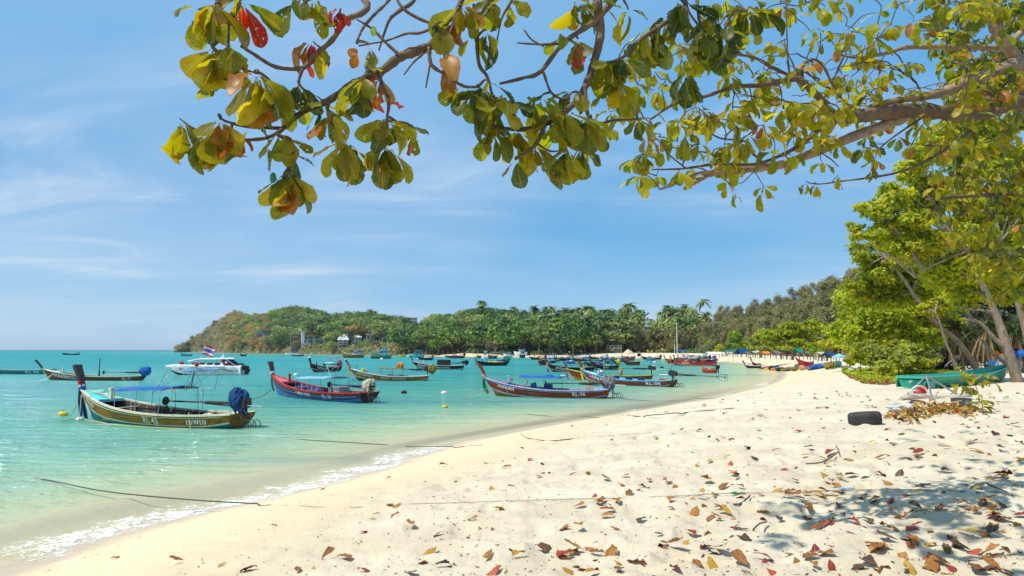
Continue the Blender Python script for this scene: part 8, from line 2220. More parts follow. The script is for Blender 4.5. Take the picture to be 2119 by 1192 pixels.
A.branch([Vector((1.0, 3.6, 6.3)), Vector((-0.6, 3.4, 6.0)), at_y(455, -120, 3.3)] + pl([(450, 0), (452, 77), (440, 97), (471, 123), (500, 142), (529, 150)], 3.25, 3.2), 0.018, 0.005)
A.branch([at_y(455, -120, 3.3)] + pl([(494, 0), (475, 46), (473, 93)], 3.25), 0.012, 0.005, 'twig')
A.branch(pl([(680, 214), (678, 232), (683, 251), (700, 272), (714, 291)], 3.45), 0.009, 0.005, 'twig')
A.branch(pl([(784, 152), (793, 180), (805, 208), (800, 248), (798, 275), (800, 299)], 3.5), 0.010, 0.005, 'twig')
A.branch(pl([(990, 30), (987, 67), (991, 131), (1008, 158), (1017, 190), (1025, 221)], 3.7), 0.014, 0.006, 'twig')
A.branch(pl([(888, 98), (893, 134), (928, 158), (958, 178), (988, 180)], 3.6), 0.013, 0.006, 'twig')
A.branch(pl([(890, 132), (886, 155), (881, 182)], 3.6), 0.006, 0.004, 'twig')
A.branch(pl([(875, 112), (855, 130), (836, 155)], 3.6), 0.007, 0.004, 'twig')
A.branch([at_y(880, -60, 3.8)] + pl([(857, 0), (830, 20), (807, 40), (795, 70), (784, 104)], 3.7), 0.015, 0.005, 'twig')
A.branch([at_y(840, -70, 3.8)] + pl([(804, 0), (780, 25), (750, 60), (738, 90)], 3.7, 3.5), 0.013, 0.006, 'twig')
A.branch([at_y(800, -60, 3.8)] + pl([(826, 7), (860, 35), (908, 54), (935, 62)], 3.7), 0.008, 0.010, 'twig')
A.branch([at_y(985, -70, 3.8)] + pl([(955, 0), (941, 34), (914, 47), (902, 36)], 3.65), 0.020, 0.008)
A.branch(pl([(941, 34), (935, 60), (920, 90), (921, 130)], 3.62), 0.010, 0.006, 'twig')
A.branch([at_y(1080, -60, 3.8)] + pl([(1059, 0), (1039, 37), (1028, 87)], 3.7), 0.011, 0.004, 'twig')
A.branch(pl([(900, 55), (870, 68), (840, 70), (800, 84), (742, 95)], 3.6), 0.009, 0.004, 'twig')
A.branch(pl([(830, 117), (800, 90), (770, 60), (738, 40)], 3.6), 0.011, 0.005, 'twig')
a3 = [top_l + Vector((0.2, 0.5, 0.0)), at_y(1240, -150, 4.2)]
A.branch([top_l, top_l + Vector((0.2, 0.5, 0.0))], 0.06, 0.05)
A.branch(a3 + pl([(1236, 0), (1243, 67), (1226, 141), (1203, 195), (1169, 231), (1126, 258), (1075, 268), (1020, 262)], 4.1, 3.8), 0.036, 0.010)
A.branch(pl([(1126, 262), (1106, 302), (1065, 330)], 3.8), 0.014, 0.009)
A.branch(pl([(1110, 296), (1140, 313), (1172, 308)], 3.8), 0.007, 0.005, 'twig')
A.branch(pl([(1210, 174), (1216, 235), (1233, 262), (1222, 285)], 3.95), 0.014, 0.007, 'twig')
A.branch(pl([(1233, 262), (1265, 250), (1300, 248), (1320, 246)], 4.0, 4.2), 0.010, 0.006, 'twig')
A.branch([at_y(1300, -30, 4.3)] + pl([(1270, 0), (1230, 44), (1166, 89), (1119, 148), (1080, 162), (1035, 173)], 4.1, 3.8), 0.024, 0.008)
A.branch(pl([(1163, 90), (1120, 92), (1070, 89)], 4.0, 3.9), 0.010, 0.004, 'twig')
A.branch(pl([(1126, 96), (1100, 82), (1085, 62)], 3.95), 0.007, 0.004, 'twig')
A.branch(pl([(1125, 150), (1140, 190), (1165, 204), (1185, 190)], 3.9), 0.009, 0.005, 'twig')
A.branch([at_y(1330, -60, 4.4)] + pl([(1415, 0), (1400, 28), (1365, 55), (1325, 82), (1290, 118), (1250, 130), (1222, 124)], 4.3, 4.0), 0.018, 0.007)
A.branch([at_y(1440, -60, 4.4)] + pl([(1445, 30), (1455, 60), (1470, 85)], 4.3), 0.012, 0.006, 'twig')
K_ = dict(green=5, dark=1.5, yellow=2.5, orange=1)
KY = dict(green=4, yellow=3, orange=1, dark=1); KD = dict(dark=6, green=3); KR = dict(red=3, orange=2); KG = dict(green=6, yellow=1.5)
for px, py, n, sz, ks, dr, Y in [
  (374, 248, 5, 0.22, K_, 1.1, 3.3), (425, 277, 5, 0.22, KY, 1.1, 3.32), (455, 246, 6, 0.23, K_, 1.1, 3.3), (478, 268, 4, 0.2, dict(green=2, orange=2, red=1), 1.0, 3.33), (515, 264, 2, 0.15, KG, 0.6, 3.35),
  (448, 5, 6, 0.26, KY, 0.9, 3.25), (410, 20, 3, 0.20, KY, 0.6, 3.25), (500, 0, 4, 0.25, dict(green=3, red=1), 0.8, 3.25), (441, 98, 7, 0.27, KY, 1.1, 3.22), (474, 92, 5, 0.24, K_, 0.5, 3.25), (530, 150, 7, 0.27, dict(green=4, orange=2, yellow=1), 1.0, 3.2), (565, 175, 3, 0.24, KD, 1.0, 3.3), (570, 195, 4, 0.22, KG, 0.7, 3.35), (620, 172, 4, 0.20, KD, 1.0, 3.4), (640, 190, 3, 0.2, KG, 0.5, 3.4),
  (576, 272, 3, 0.2, KY, 0.9, 3.4), (592, 283, 3, 0.2, dict(yellow=3, green=2), 0.8, 3.4), (607, 318, 3, 0.18, KD, 0.4, 3.4), (596, 358, 9, 0.23, dict(green=4, dark=2, yellow=1.5), 1.0, 3.4), (598, 365, 4, 0.21, dict(green=2, orange=1), 1.3, 3.4),
  (610, 0, 3, 0.24, KY, 0.8, 3.4), (650, -5, 3, 0.22, KY, 0.9, 3.4), (705, 18, 3, 0.13, dict(red=1), 0.7, 3.5), (645, 82, 4, 0.22, dict(red=4, orange=2), 1.1, 3.4), (668, 100, 2, 0.17, dict(yellow=2, green=1), 0.3, 3.4),
  (665, 212, 4, 0.2, KD, 0.9, 3.4), (685, 236, 4, 0.19, K_, 0.9, 3.45), (714, 290, 8, 0.25, KY, 1.0, 3.42), (716, 300, 4, 0.22, K_, 1.2, 3.42), (752, 158, 5, 0.24, dict(green=3, dark=2, orange=1), 1.2, 3.45), (786, 155, 4, 0.20, dict(red=2, green=2, orange=1), 1.0, 3.5), (765, 92, 3, 0.22, KD, 1.2, 3.5), (738, 100, 2, 0.16, dict(orange=1), 0.8, 3.5),
  (805, 208, 2, 0.17, dict(orange=1, red=1), 0.5, 3.5), (800, 245, 6, 0.23, K_, 0.7, 3.5), (800, 298, 8, 0.26, dict(green=4, dark=3), 1.15, 3.5), (855, 268, 3, 0.16, K_, 1.0, 3.5), (822, 255, 3, 0.2, KD, 0.5, 3.5), (920, 120, 2, 0.27, dict(orange=2), 0.8, 3.6), (916, 45, 4, 0.22, KY, 1.1, 3.6), (955, 10, 6, 0.24, dict(green=3, orange=1, yellow=1), 0.9, 3.6), (1010, 0, 5, 0.24, dict(green=4, dark=1), 0.9, 3.7), (1050, 0, 3, 0.2, KG, 0.9, 3.7),
  (1005, 62, 4, 0.24, KD, 1.2, 3.7), (975, 75, 2, 0.18, KD, 0.9, 3.7), (989, 180, 7, 0.24, dict(green=5, dark=3, yellow=0.6), 1.1, 3.65), (958, 178, 4, 0.22, KG, 1.0, 3.65), (1010, 165, 3, 0.22, KD, 1.2, 3.7), (1025, 222, 9, 0.24, dict(dark=5, green=3), 0.8, 3.7), (1048, 205, 5, 0.22, KD, 0.3, 3.75), (1020, 262, 6, 0.23, dict(dark=4, green=2), 1.1, 3.78), (1075, 268, 6, 0.23, KG, 1.0, 3.8),
  (1068, 328, 3, 0.19, KY, 0.9, 3.8), (1106, 300, 5, 0.24, dict(yellow=3, green=2, red=0.5), 1.2, 3.8), (1172, 306, 8, 0.25, dict(green=4, dark=3), 1.2, 3.82), (1140, 262, 6, 0.23, dict(green=4, fresh=2), 0.8, 3.8), (1170, 230, 7, 0.24, dict(green=4, fresh=3, dark=1), 0.7, 3.9), (1216, 240, 7, 0.25, dict(green=3, dark=3, fresh=2), 0.9, 3.95), (1204, 300, 5, 0.25, dict(green=3, dark=2), 1.2, 3.95), (1233, 262, 5, 0.22, KD, 0.6, 4.0), (1120, 200, 5, 0.2, dict(fresh=3, green=2), 0.5, 3.9), (1095, 215, 4, 0.2, dict(fresh=3, green=2), 0.6, 3.9),
  (1185, 190, 4, 0.2, KD, 0.6, 3.95), (1197, 80, 5, 0.22, dict(green=3, red=1, orange=1), 1.1, 4.0), (1160, 75, 3, 0.15, dict(fresh=3), 0.5, 4.0), (1195, 0, 6, 0.24, KG, 0.9, 4.1), (1240, 5, 5, 0.22, KD, 0.9, 4.1), (1255, 125, 7, 0.24, KG, 1.0, 4.0), (1290, 118, 8, 0.25, KD, 1.1, 4.1), (1275, 165, 6, 0.24, KG, 1.0, 4.1), (1300, 190, 5, 0.22, KG, 0.9, 4.2), (1320, 246, 3, 0.16, KD, 0.8, 4.2),
  (1350, 62, 10, 0.27, KD, 1.1, 4.2), (1330, 75, 5, 0.25, KD, 1.1, 4.2), (1380, 30, 7, 0.26, KD, 0.9, 4.3), (1415, 5, 6, 0.26, KD, 0.9, 4.3), (1455, 62, 8, 0.26, KD, 1.1, 4.3), (1470, 85, 6, 0.25, dict(dark=3, green=2), 1.2, 4.3), (1500, 60, 5, 0.24, KD, 1.0, 4.3), (1550, 15, 7, 0.27, KD, 0.7, 4.3), (1575, 25, 4, 0.25, KD, 0.3, 4.3), (1430, 145, 5, 0.24, dict(dark=3, green=3), 1.1, 4.3), (1460, 30, 5, 0.26, KD, 0.9, 4.3), (1300, 20, 4, 0.22, KG, 0.9, 4.2)]:
 P = at_y(px, py, Y + A.rs.uniform(-0.10, 0.10)); A.twig_to(P); A.rosette(P, n + (2 if px < 900 and n > 3 else 1 if n > 4 else 0), sz, ks, dr)
for px, py, ck, Y in ((1013, 238, 'yellow', 3.7), (773, 65, 'lime', 3.5), (565, 368, 'seagreen', 3.4), (1180, 335, 'seagreen', 3.8), (1165, 330, 'seagreen', 3.8)):
 P = at_y(px, py, Y)
 mb = MB(); mb.ball(P - A.base, 0.021, 9, 7, 0, (0.8, 0.65, 1.35)); mb.build('fruit', PT[ck], A.root, True)
for _ in range(175):  # unseen leaves added above the view to cast dappled shade on the sand
 P = Vector((A.rs.uniform(-2.0, 4.6), A.rs.uniform(2.4, 6.4), A.rs.uniform(6.6, 8.4)))
 if P.z - EYE < 0.60 * P.y or P.x < 0.5 * (6.4 - P.y) - 0.8: continue
 A.rosette(P + (Vector((-1.9, -0.85, 3.2)) if A.rs.random() < 0.45 else Vector((0, 0, 0))), int(A.rs.integers(7, 11)), 0.30, KD, 0.4)  # some whorls lifted towards the sun to soften that shade
for P in ((1.6, 5.4, 7.4), (3.2, 5.8, 7.8), (0.9, 4.6, 7.0), (4.4, 5.2, 8.0)):
 A.branch([(4.6, 3.6, 7.0), ((4.6 + P[0]) / 2, (3.6 + P[1]) / 2, 7.5), P], 0.05, 0.012)
A.finish()
# ---- tree B: the long sunlit limbs from the right
Bt = Tree('sea almond tree whose long pale limbs reach in from the right edge', (12.5, 11.0, 2.1), 5)
Bt.branch([(12.5, 11.0, 1.8), (12.2, 10.6, 4.2), (11.3, 10.0, 6.4), (10.4, 9.6, 8.5)], 0.30, 0.16, 'trunk', BARKN, n=10)
h1 = Vector((11.9, 10.4, 5.0)); h2 = Vector((11.6, 10.2, 5.8))
Bt.branch([h1, at_y(2240, 205, 9.2)] + pl([(2119, 209), (2070, 221), (2021, 234), (1972, 234), (1885, 230), (1824, 234), (1762, 242), (1717, 243)], 8.6, 7.4), 0.125, 0.066, mat=BARKN, n=9)
Bt.branch(pl([(1717, 243), (1693, 271), (1655, 300), (1619, 320), (1562, 340), (1480, 340), (1414, 349), (1348, 351)], 7.4, 6.7), 0.030, 0.008, n=7)
Bt.branch(pl([(1890, 234), (1824, 262), (1775, 279), (1693, 312), (1619, 340), (1562, 349), (1480, 357), (1450, 370), (1422, 386), (1418, 390)], 8.0, 6.6), 0.068, 0.018, mat=BARKS, n=9)
Bt.branch(pl([(1500, 357), (1450, 358), (1422, 369), (1390, 384), (1365, 392)], 6.7, 6.5), 0.020, 0.009, mat=BARKS)
Bt.branch([h2, at_y(2230, 95, 9.4)] + pl([(2119, 131), (2062, 148), (2008, 168), (1968, 185), (1926, 197), (1870, 205), (1800, 222)], 8.9, 7.8), 0.12, 0.035, mat=BARKS, n=9)
Bt.branch(pl([(1717, 243), (1701, 209), (1680, 188), (1660, 168), (1635, 164), (1578, 176), (1521, 180), (1455, 201), (1393, 217), (1348, 246)], 7.4, 6.4), 0.046, 0.010, n=8)
Bt.branch(pl([(1660, 168), (1662, 135), (1685, 123), (1705, 139), (1721, 172), (1732, 184)], 7.2), 0.022, 0.009)
Bt.branch(pl([(1655, 166), (1598, 139), (1561, 119), (1508, 107), (1463, 70), (1426, 25), (1420, -20)], 7.2, 6.4), 0.020, 0.009)
Bt.branch([h2, at_y(2200, 80, 9.5)] + pl([(2074, 98), (1988, 98), (1881, 98), (1832, 111), (1775, 119), (1742, 115)], 9.2, 8.0), 0.060, 0.010, mat=BARKS)
Bt.branch([(10.4, 9.6, 8.5)] + pl([(2029, -40), (2040, 15), (2054, 45), (2078, 90), (2111, 127)], 8.8, 8.9), 0.085, 0.070, mat=BARKS)
Bt.branch(pl([(1635, 164), (1630, 120), (1628, 60), (1625, -10)], 7.2), 0.012, 0.006, 'twig')
Bt.branch(pl([(1721, 172), (1745, 120), (1760, 90), (1762, 65)], 7.3), 0.012, 0.005, 'twig')
Bt.branch(pl([(1650, 160), (1640, 130), (1625, 100), (1623, 80)], 7.1), 0.010, 0.005, 'twig')
Bt.branch(pl([(1693, 312), (1720, 330), (1735, 345)], 7.2), 0.010, 0.005, 'twig')
Bt.branch(pl([(1590, 345), (1555, 315), (1540, 292), (1490, 286), (1450, 262)], 6.9, 6.6), 0.014, 0.006, 'twig')
Bt.branch(pl([(1562, 349), (1560, 355), (1540, 375), (1530, 380)], 6.8), 0.006, 0.004, 'twig')
Bt.branch([at_y(2010, 270, 8.3)] + pl([(1940, 320), (1880, 350), (1820, 365), (1742, 375), (1693, 381), (1668, 376)], 8.2, 7.8), 0.022, 0.005)
Bt.branch([at_y(1920, 236, 8.2)] + pl([(1880, 262), (1840, 290), (1815, 310), (1795, 308)], 8.0), 0.014, 0.005, 'twig')
Bt.branch(pl([(1420, 349), (1390, 325), (1375, 310)], 6.6), 0.009, 0.004, 'twig')
Bt.branch(pl([(1500, 340), (1470, 318), (1420, 310), (1380, 302), (1362, 290)], 6.7), 0.010, 0.004, 'twig')
for q in range(16):
 x0, y0 = Bt.rs.uniform(1480, 2080), Bt.rs.uniform(120, 260)
 x1, y1 = x0 - Bt.rs.uniform(60, 190), y0 - Bt.rs.uniform(-20, 130)
 Yq = 7.0 + (x0 - 1480) / 600 * 1.6
 P0 = at_y(x0, y0, Yq); b = min(Bt.nodes, key=lambda v: (v - P0).length_squared)
 Bt.branch([b, P0.lerp(at_y(x1, y1, Yq), 0.35) + Vector((0, 0, 0.15)), at_y(x1, y1, Yq - 0.2)], 0.012, 0.004, 'twig', wob=0.012)
KB = dict(fresh=5, green=3, yellow=2.2, orange=0.5); KB2 = dict(green=4, fresh=3, dark=2, yellow=1.2, orange=0.8)
def cluster(T, x0, x1, y0, y1, n, Y0, Y1, sz, ks, dr=0.7, mask=None, nl=(3, 6), max_d=0.9):
 done = tries = 0
 while done < n and tries < n * 30:
  tries += 1
  px, py = T.rs.uniform(x0, x1), T.rs.uniform(y0, y1)
  if mask and not mask(px, py): continue
  P = at_y(px, py, T.rs.uniform(Y0, Y1))
  if min((v - P).length for v in T.nodes) > max_d: continue
  T.twig_to(P, 0.005, 0.08); T.rosette(P, int(T.rs.integers(*nl)), sz * T.rs.uniform(0.85, 1.15), ks, dr); done += 1
band = lambda px, py: abs(py - np.interp(px, (1310, 1400, 1600, 1750), (310, 300, 275, 250))) < np.interp(px, (1310, 1400, 1600, 1750), (60, 70, 65, 45))
cluster(Bt, 1310, 1740, 210, 385, 58, 6.3, 7.4, 0.185, KB, 0.7, band)
cluster(Bt, 1260, 1500, 60, 260, 34, 6.2, 7.2, 0.17, KB, 0.6)
cluster(Bt, 1450, 1760, -30, 235, 66, 6.6, 7.8, 0.18, KB, 0.5)
cluster(Bt, 1720, 2119, -40, 240, 95, 7.4, 9.0, 0.19, KB, 0.5)
cluster(Bt, 1760, 2119, 150, 310, 40, 7.6, 9.0, 0.19, KB2, 0.8)
for px, py, n, Y in ((1322, 362, 5, 6.5), (1312, 330, 4, 6.5), (1335, 320, 5, 6.5), (1503, 375, 5, 6.7), (1520, 395, 3, 6.7), (1580, 385, 4, 6.9), (1575, 398, 3, 6.9), (1702, 335, 4, 7.5), (1690, 380, 3, 7.8), (1735, 362, 3, 7.8), (1795, 308, 4, 8.0), (1812, 330, 4, 8.0), (1803, 350, 3, 8.0), (1670, 376, 3, 7.8)):
 P = at_y(px, py, Y); Bt.twig_to(P, 0.004); Bt.rosette(P, n, 0.165, KB, 0.9)
for _ in range(60):  # unseen leaves added above the view for the thin shade stripes
 P = Vector((Bt.rs.uniform(1.5, 8.5), Bt.rs.uniform(7.6, 12.5), Bt.rs.uniform(8.2, 11.0)))
 if P.z - EYE < 0.585 * P.y: continue
 Bt.rosette(P, int(Bt.rs.integers(5, 9)), 0.24, KB2, 0.5)
Bt.finish()
# ---- tree N: dark crown at the right edge, in front of the bright trees
N_ = Tree('shaded broadleaf tree filling the right edge below the long limbs', (15.5, 12.5, 2.1), 8)
N_.branch([(15.5, 12.5, 1.8), (14.8, 12.6, 4.5), (13.2, 12.8, 6.6), (11.6, 12.8, 7.8)], 0.26, 0.10, 'trunk', BARKN, n=9)
N_.branch([(14.8, 12.6, 4.5), (12.6, 12.6, 5.2), (10.6, 12.7, 5.2), (9.2, 12.8, 5.3)], 0.12, 0.03)
N_.branch([(14.8, 12.6, 4.5), (13.0, 12.6, 4.3), (11.0, 12.7, 4.6), (9.8, 12.8, 4.4)], 0.10, 0.03)
N_.branch([(13.2, 12.8, 6.6), (11.0, 12.8, 6.6), (9.6, 12.9, 6.5), (8.0, 13.0, 6.4)], 0.10, 0.02)
N_.branch([(11.6, 12.8, 7.8), (10.0, 12.9, 8.2), (8.8, 13.0, 8.8)], 0.08, 0.03)
nm = lambda px, py: px > np.interp(py, (-40, 60, 130, 200, 270, 340, 420, 500, 580, 640), (1915, 1905, 1925, 1945, 1925, 1910, 1930, 1965, 2010, 2060)) + 14 * math.sin(py * 0.11)
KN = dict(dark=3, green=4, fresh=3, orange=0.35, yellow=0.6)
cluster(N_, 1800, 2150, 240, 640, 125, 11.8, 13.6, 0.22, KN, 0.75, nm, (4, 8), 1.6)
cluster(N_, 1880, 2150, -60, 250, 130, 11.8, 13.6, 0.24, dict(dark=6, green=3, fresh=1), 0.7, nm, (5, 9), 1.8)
N_.finish()
# ---- bright small-leaved trees further along the beach
def lobes_px(spec):
 """(column, row, distance, radius in photo px, flatness)"""
 return [(tuple(at_y(px, py, Y)), (r_ / FPX * Y, r_ / FPX * Y * 0.9, r_ / FPX * Y * fl)) for px, py, Y, r_, fl in spec]
BARK = M('bark_brown_grey', (0.27, 0.205, 0.15), 0.9, 0.45, 1.5, 0.7, 12, stretch=(1, 1, 0.35), wear=0.25, wearcol=(0.10, 0.075, 0.06, 1))
LEAF['yellow'] = leaf_mat('foliage_sunny_yellow', [(0.0, (0.17, 0.20, 0.012)), (0.45, (0.38, 0.40, 0.02)), (1.0, (0.56, 0.53, 0.04))], 0.52, 0.45, 1.9, 0.2)
LEAF['bright'] = leaf_mat('foliage_sunny_green', [(0.0, (0.09, 0.16, 0.012)), (0.5, (0.23, 0.33, 0.022)), (1.0, (0.40, 0.47, 0.04))], 0.52, 0.45, 1.9, 0.2)
def leafy(name, label, spec, n, size, leaf, trunk_paths, seed, group='bright trees beside the beach', fill=0.85, jitter=0.95, extra_leaf=None, aspect=0.62, under=0.6, cat='tree', bark=None):
 rs = np.random.default_rng(seed)
 L = []
 for c, r_ in lobes_px(spec):
  for _ in range(7):
   d = rs.normal(0, 1, 3); d /= np.linalg.norm(d); q = rs.uniform(0.28, 0.58)
   L.append((tuple(np.array(c) + d * np.array(r_) * rs.uniform(0.35, 0.95)), (r_[0] * q * 1.15, r_[1] * q * 1.15, r_[2] * q * 1.15)))
 base = Vector(trunk_paths[0][0][0]) if trunk_paths else Vector(L[0][0])
 base = Vector((base.x, base.y, sand_z(base.x, base.y) if base.y < 130 else base.z))
 root = empty(name, base); tag(root, label, cat, group)
 n = int(n * 1.25)
 P, D, k = lobes_points(L, n, rs, fill, under)
 V, F = cards(P - np.array(base), D + np.array([-0.15, -0.2, 0.55]), size * 0.85, rs, aspect, 0.28, jitter)
 lob = rs.uniform(-0.22, 0.22, len(L))[k]
 tint = np.clip(rs.normal(0.42, 0.26, n) + lob, 0, 1)
 mi = np.zeros(n, int)
 if extra_leaf: mi[rs.random(n) < extra_leaf[1]] = 1
 me = mesh_np('crown', V, F, False, np.repeat(mi, 2), {'tint': ('FACE', np.repeat(tint, 2))})
 link('crown', me, root, [LEAF[leaf]] + ([LEAF[extra_leaf[0]] if isinstance(extra_leaf[0], str) else extra_leaf[0]] if extra_leaf else []))
 for q, (pts, r0, r1) in enumerate(trunk_paths):
  pts = spline(pts, 4)
  mb = MB(); mb.tube([p - base for p in pts], [r0 + (r1 - r0) * i / (len(pts) - 1) * 1.0 for i in range(len(pts))], 8)
  mb.build('trunk' if q == 0 else 'branch', bark or BARK, root, True)
 mb = MB()
 tipb = [p for pts, a_, b_ in trunk_paths for p in pts[len(pts) // 2:]]
 if tipb:
  for c, r_ in L[::4]:
   b = min(tipb, key=lambda v: (Vector(v) - Vector(c)).length)
   Q = spline([Vector(b), Vector(b).lerp(Vector(c), 0.5) + Vector((0, 0, 0.2)), Vector(c)], 3)
   mb.tube([p - base for p in Q], [0.05 - 0.035 * i / (len(Q) - 1) for i in range(len(Q))], 5)
  mb.build('limb', bark or BARK, root)
 return root
def tp(pts, Y, base_on_sand=True):
 Q = [at_y(x, y, Y) for x, y in pts]
 if base_on_sand:
  Q[0].z = sand_z(Q[0].x, Q[0].y) - 0.15
 return Q
ORG = leaf_mat('foliage_orange_specks', [(0, (0.30, 0.09, 0.02)), (1, (0.45, 0.18, 0.04))], 0.4, 0.5, 1.3)
leafy('leaning_tree', 'big forked tree with pale trunk at the right end of the green boat', [(2000, 470, 34, 70, 0.6), (1940, 500, 33, 60, 0.55), (1880, 470, 33, 55, 0.5), (1820, 440, 33, 40, 0.5), (2070, 540, 35, 70, 0.7), (2000, 560, 34, 55, 0.5), (2110, 430, 35, 70, 0.7), (1950, 420, 34, 55, 0.5), (1870, 520, 33, 45, 0.5), (2050, 610, 36, 45, 0.5), (2120, 600, 36, 50, 0.6), (1985, 610, 34, 28, 0.4), (1800, 490, 33, 40, 0.4), (1770, 470, 33, 25, 0.4), (1900, 530, 34, 55, 0.7), (1960, 555, 34, 60, 0.8), (2040, 480, 35, 70, 0.9), (1840, 480, 34, 50, 0.7), (2010, 610, 36, 50, 0.6), (1900, 440, 34, 55, 0.7), (2000, 345, 34, 65, 0.8), (2085, 310, 35, 75, 0.9), (1905, 375, 34, 45, 0.7), (1845, 405, 33, 38, 0.6), (1960, 400, 34, 55, 0.8), (2119, 390, 35, 70, 0.9), (1880, 335, 33, 42, 0.7), (1935, 300, 34, 55, 0.8), (1830, 440, 33, 42, 0.7), (2020, 270, 35, 65, 0.8), (1790, 430, 33, 26, 0.6)],
  35000, 0.26, 'yellow', [(tp([(2108, 796), (2091, 741), (2078, 702), (2071, 678), (2058, 645), (2045, 614), (2027, 577), (2001, 519), (1975, 495)], 33), 0.25, 0.08), (tp([(2085, 722), (2071, 712), (2049, 691), (2032, 671), (2014, 662), (1998, 663)], 33, False), 0.13, 0.06), (tp([(2058, 645), (2030, 642), (2005, 640), (1978, 634)], 33, False), 0.07, 0.03), (tp([(2027, 577), (2040, 540), (2070, 500)], 33.5, False), 0.09, 0.03), (tp([(2001, 519), (1950, 540), (1910, 560), (1895, 575)], 33, False), 0.06, 0.03)], 21, extra_leaf=('bright', 0.28))
leafy('leaning_tree', 'slim tree leaning far left over the stalls, behind the green boat', [(1830, 560, 48, 50, 0.6), (1790, 520, 48, 45, 0.6), (1880, 570, 48, 45, 0.5), (1760, 590, 48, 30, 0.4), (1850, 500, 48, 45, 0.5), (1840, 610, 49, 50, 0.8), (1900, 600, 49, 55, 0.8), (1790, 600, 49, 40, 0.8)], 9000, 0.30, 'yellow',
  [(tp([(2027, 772), (2010, 745), (1979, 704), (1949, 680), (1927, 660), (1912, 638), (1888, 606), (1866, 573), (1830, 530)], 47), 0.22, 0.09)], 22, extra_leaf=('bright', 0.3))
leafy('leaning_tree', 'pale trunked tree between the leaning tree and the big forked one', [(1985, 585, 51, 40, 0.5), (2010, 560, 51, 40, 0.5), (1950, 570, 51, 35, 0.5)], 2200, 0.32, 'bright',
  [(tp([(2049, 768), (2036, 728), (2021, 695), (2008, 662), (1990, 625), (1975, 588)], 51), 0.30, 0.10)], 23)
leafy('leaning_tree', 'thin pale trunk with a sparse crown left of the leaning tree', [(1925, 640, 46, 26, 0.5), (1950, 625, 46, 24, 0.5)], 700, 0.28, 'yellow',
  [(tp([(1982, 775), (1969, 737), (1955, 704), (1945, 668), (1935, 645)], 45), 0.11, 0.05), (tp([(1972, 745), (1962, 752), (1955, 760)], 45, False), 0.05, 0.05)], 24)
leafy('leaning_tree', 'tree trunk cut by the right picture edge behind the big forked tree', [(2130, 560, 40, 60, 0.6), (2090, 560, 40, 40, 0.5)], 2600, 0.28, 'bright', [(tp([(2150, 790), (2119, 665), (2106, 625), (2095, 599), (2080, 560)], 40), 0.26, 0.10)], 25)
p = [at_y(2032, 704, 36), at_y(2058, 734, 35), at_y(2086, 756, 34), at_y(2102, 770, 34)]
root = empty('leaning_log', p[-1]); tag(root, 'pale bare log propped against the big forked trunk', 'log')
mb = MB(); mb.tube([q - p[-1] for q in spline(p, 3)], [0.06, 0.07, 0.08, 0.085, 0.09, 0.095, 0.10, 0.10, 0.10, 0.10], 7); mb.build('log', BARK, root, True)
mb = MB(); v, f = tarp_lump((p[1] + Vector((0, -0.05, 0.05))) - p[-1], (0.5, 0.3, 0.35), 44, 0.2); mb.add(v, f); mb.build('orange_rag', CL['orange'], root)
leafy('bright_tree', 'tall bright green tree right of the yellow-green spreading trees', [(1860, 600, 58, 70, 0.75), (1800, 640, 57, 70, 0.7), (1900, 650, 58, 60, 0.7), (1840, 680, 56, 70, 0.6), (1780, 690, 56, 55, 0.55), (1880, 700, 56, 55, 0.5), (1930, 620, 59, 55, 0.7), (1745, 690, 57, 40, 0.5), (1960, 670, 59, 40, 0.6)], 15000, 0.36, 'bright', [([at_y(1880, 775, 57), at_y(1870, 720, 57), at_y(1860, 640, 57)], 0.25, 0.10), ([at_y(1872, 730, 57), at_y(1830, 690, 57), at_y(1800, 660, 57)], 0.14, 0.05)], 26, extra_leaf=('yellow', 0.55))
leafy('bright_tree', 'yellow green tree overhanging the blue parasol', [(1745, 690, 70, 36, 0.6), (1765, 665, 71, 40, 0.6), (1790, 705, 68, 40, 0.5), (1730, 710, 70, 28, 0.45), (1800, 670, 70, 40, 0.6), (1760, 715, 68, 32, 0.4)], 6500, 0.42, 'yellow', [([at_y(1790, 750, 69), at_y(1785, 715, 69), at_y(1770, 690, 69)], 0.2, 0.08)], 27, extra_leaf=('bright', 0.2))
leafy('bright_tree', 'yellow green tree with layered boughs behind the kayaks', [(1640, 682, 112, 34, 0.6), (1600, 690, 112, 26, 0.6), (1675, 682, 112, 30, 0.6), (1640, 690, 112, 38, 0.45), (1610, 700, 112, 30, 0.4), (1670, 698, 112, 34, 0.45), (1650, 715, 110, 34, 0.35), (1620, 718, 110, 28, 0.3), (1635, 676, 112, 26, 0.4), (1685, 712, 110, 24, 0.4)], 5200, 0.55, 'yellow', [([at_y(1640, 745, 111), at_y(1640, 715, 111), at_y(1635, 690, 111)], 0.25, 0.1)], 28, extra_leaf=('bright', 0.35))
leafy('bright_tree', 'olive yellow tree left of the layered one', [(1575, 700, 140, 26, 0.7), (1560, 712, 140, 20, 0.6), (1590, 712, 138, 22, 0.6), (1578, 722, 138, 22, 0.4)], 3200, 0.6, 'olive', [([at_y(1575, 740, 139), at_y(1575, 715, 139)], 0.25, 0.1)], 29, extra_leaf=('yellow', 0.45))
leafy('bright_tree', 'small bright tree behind the white pavilion', [(1489, 721, 190, 10, 0.7), (1484, 726, 190, 8, 0.5)], 700, 0.6, 'yellow', [([at_y(1489, 738, 190), at_y(1489, 724, 190)], 0.15, 0.06)], 30)
leafy('bright_tree', 'deep green bushy tree behind the green awning', [(1526, 700, 170, 16, 0.9), (1520, 715, 170, 14, 0.6), (1534, 714, 170, 14, 0.6)], 1800, 0.55, 'bright', [([at_y(1526, 738, 170), at_y(1526, 710, 170)], 0.2, 0.08)], 31)
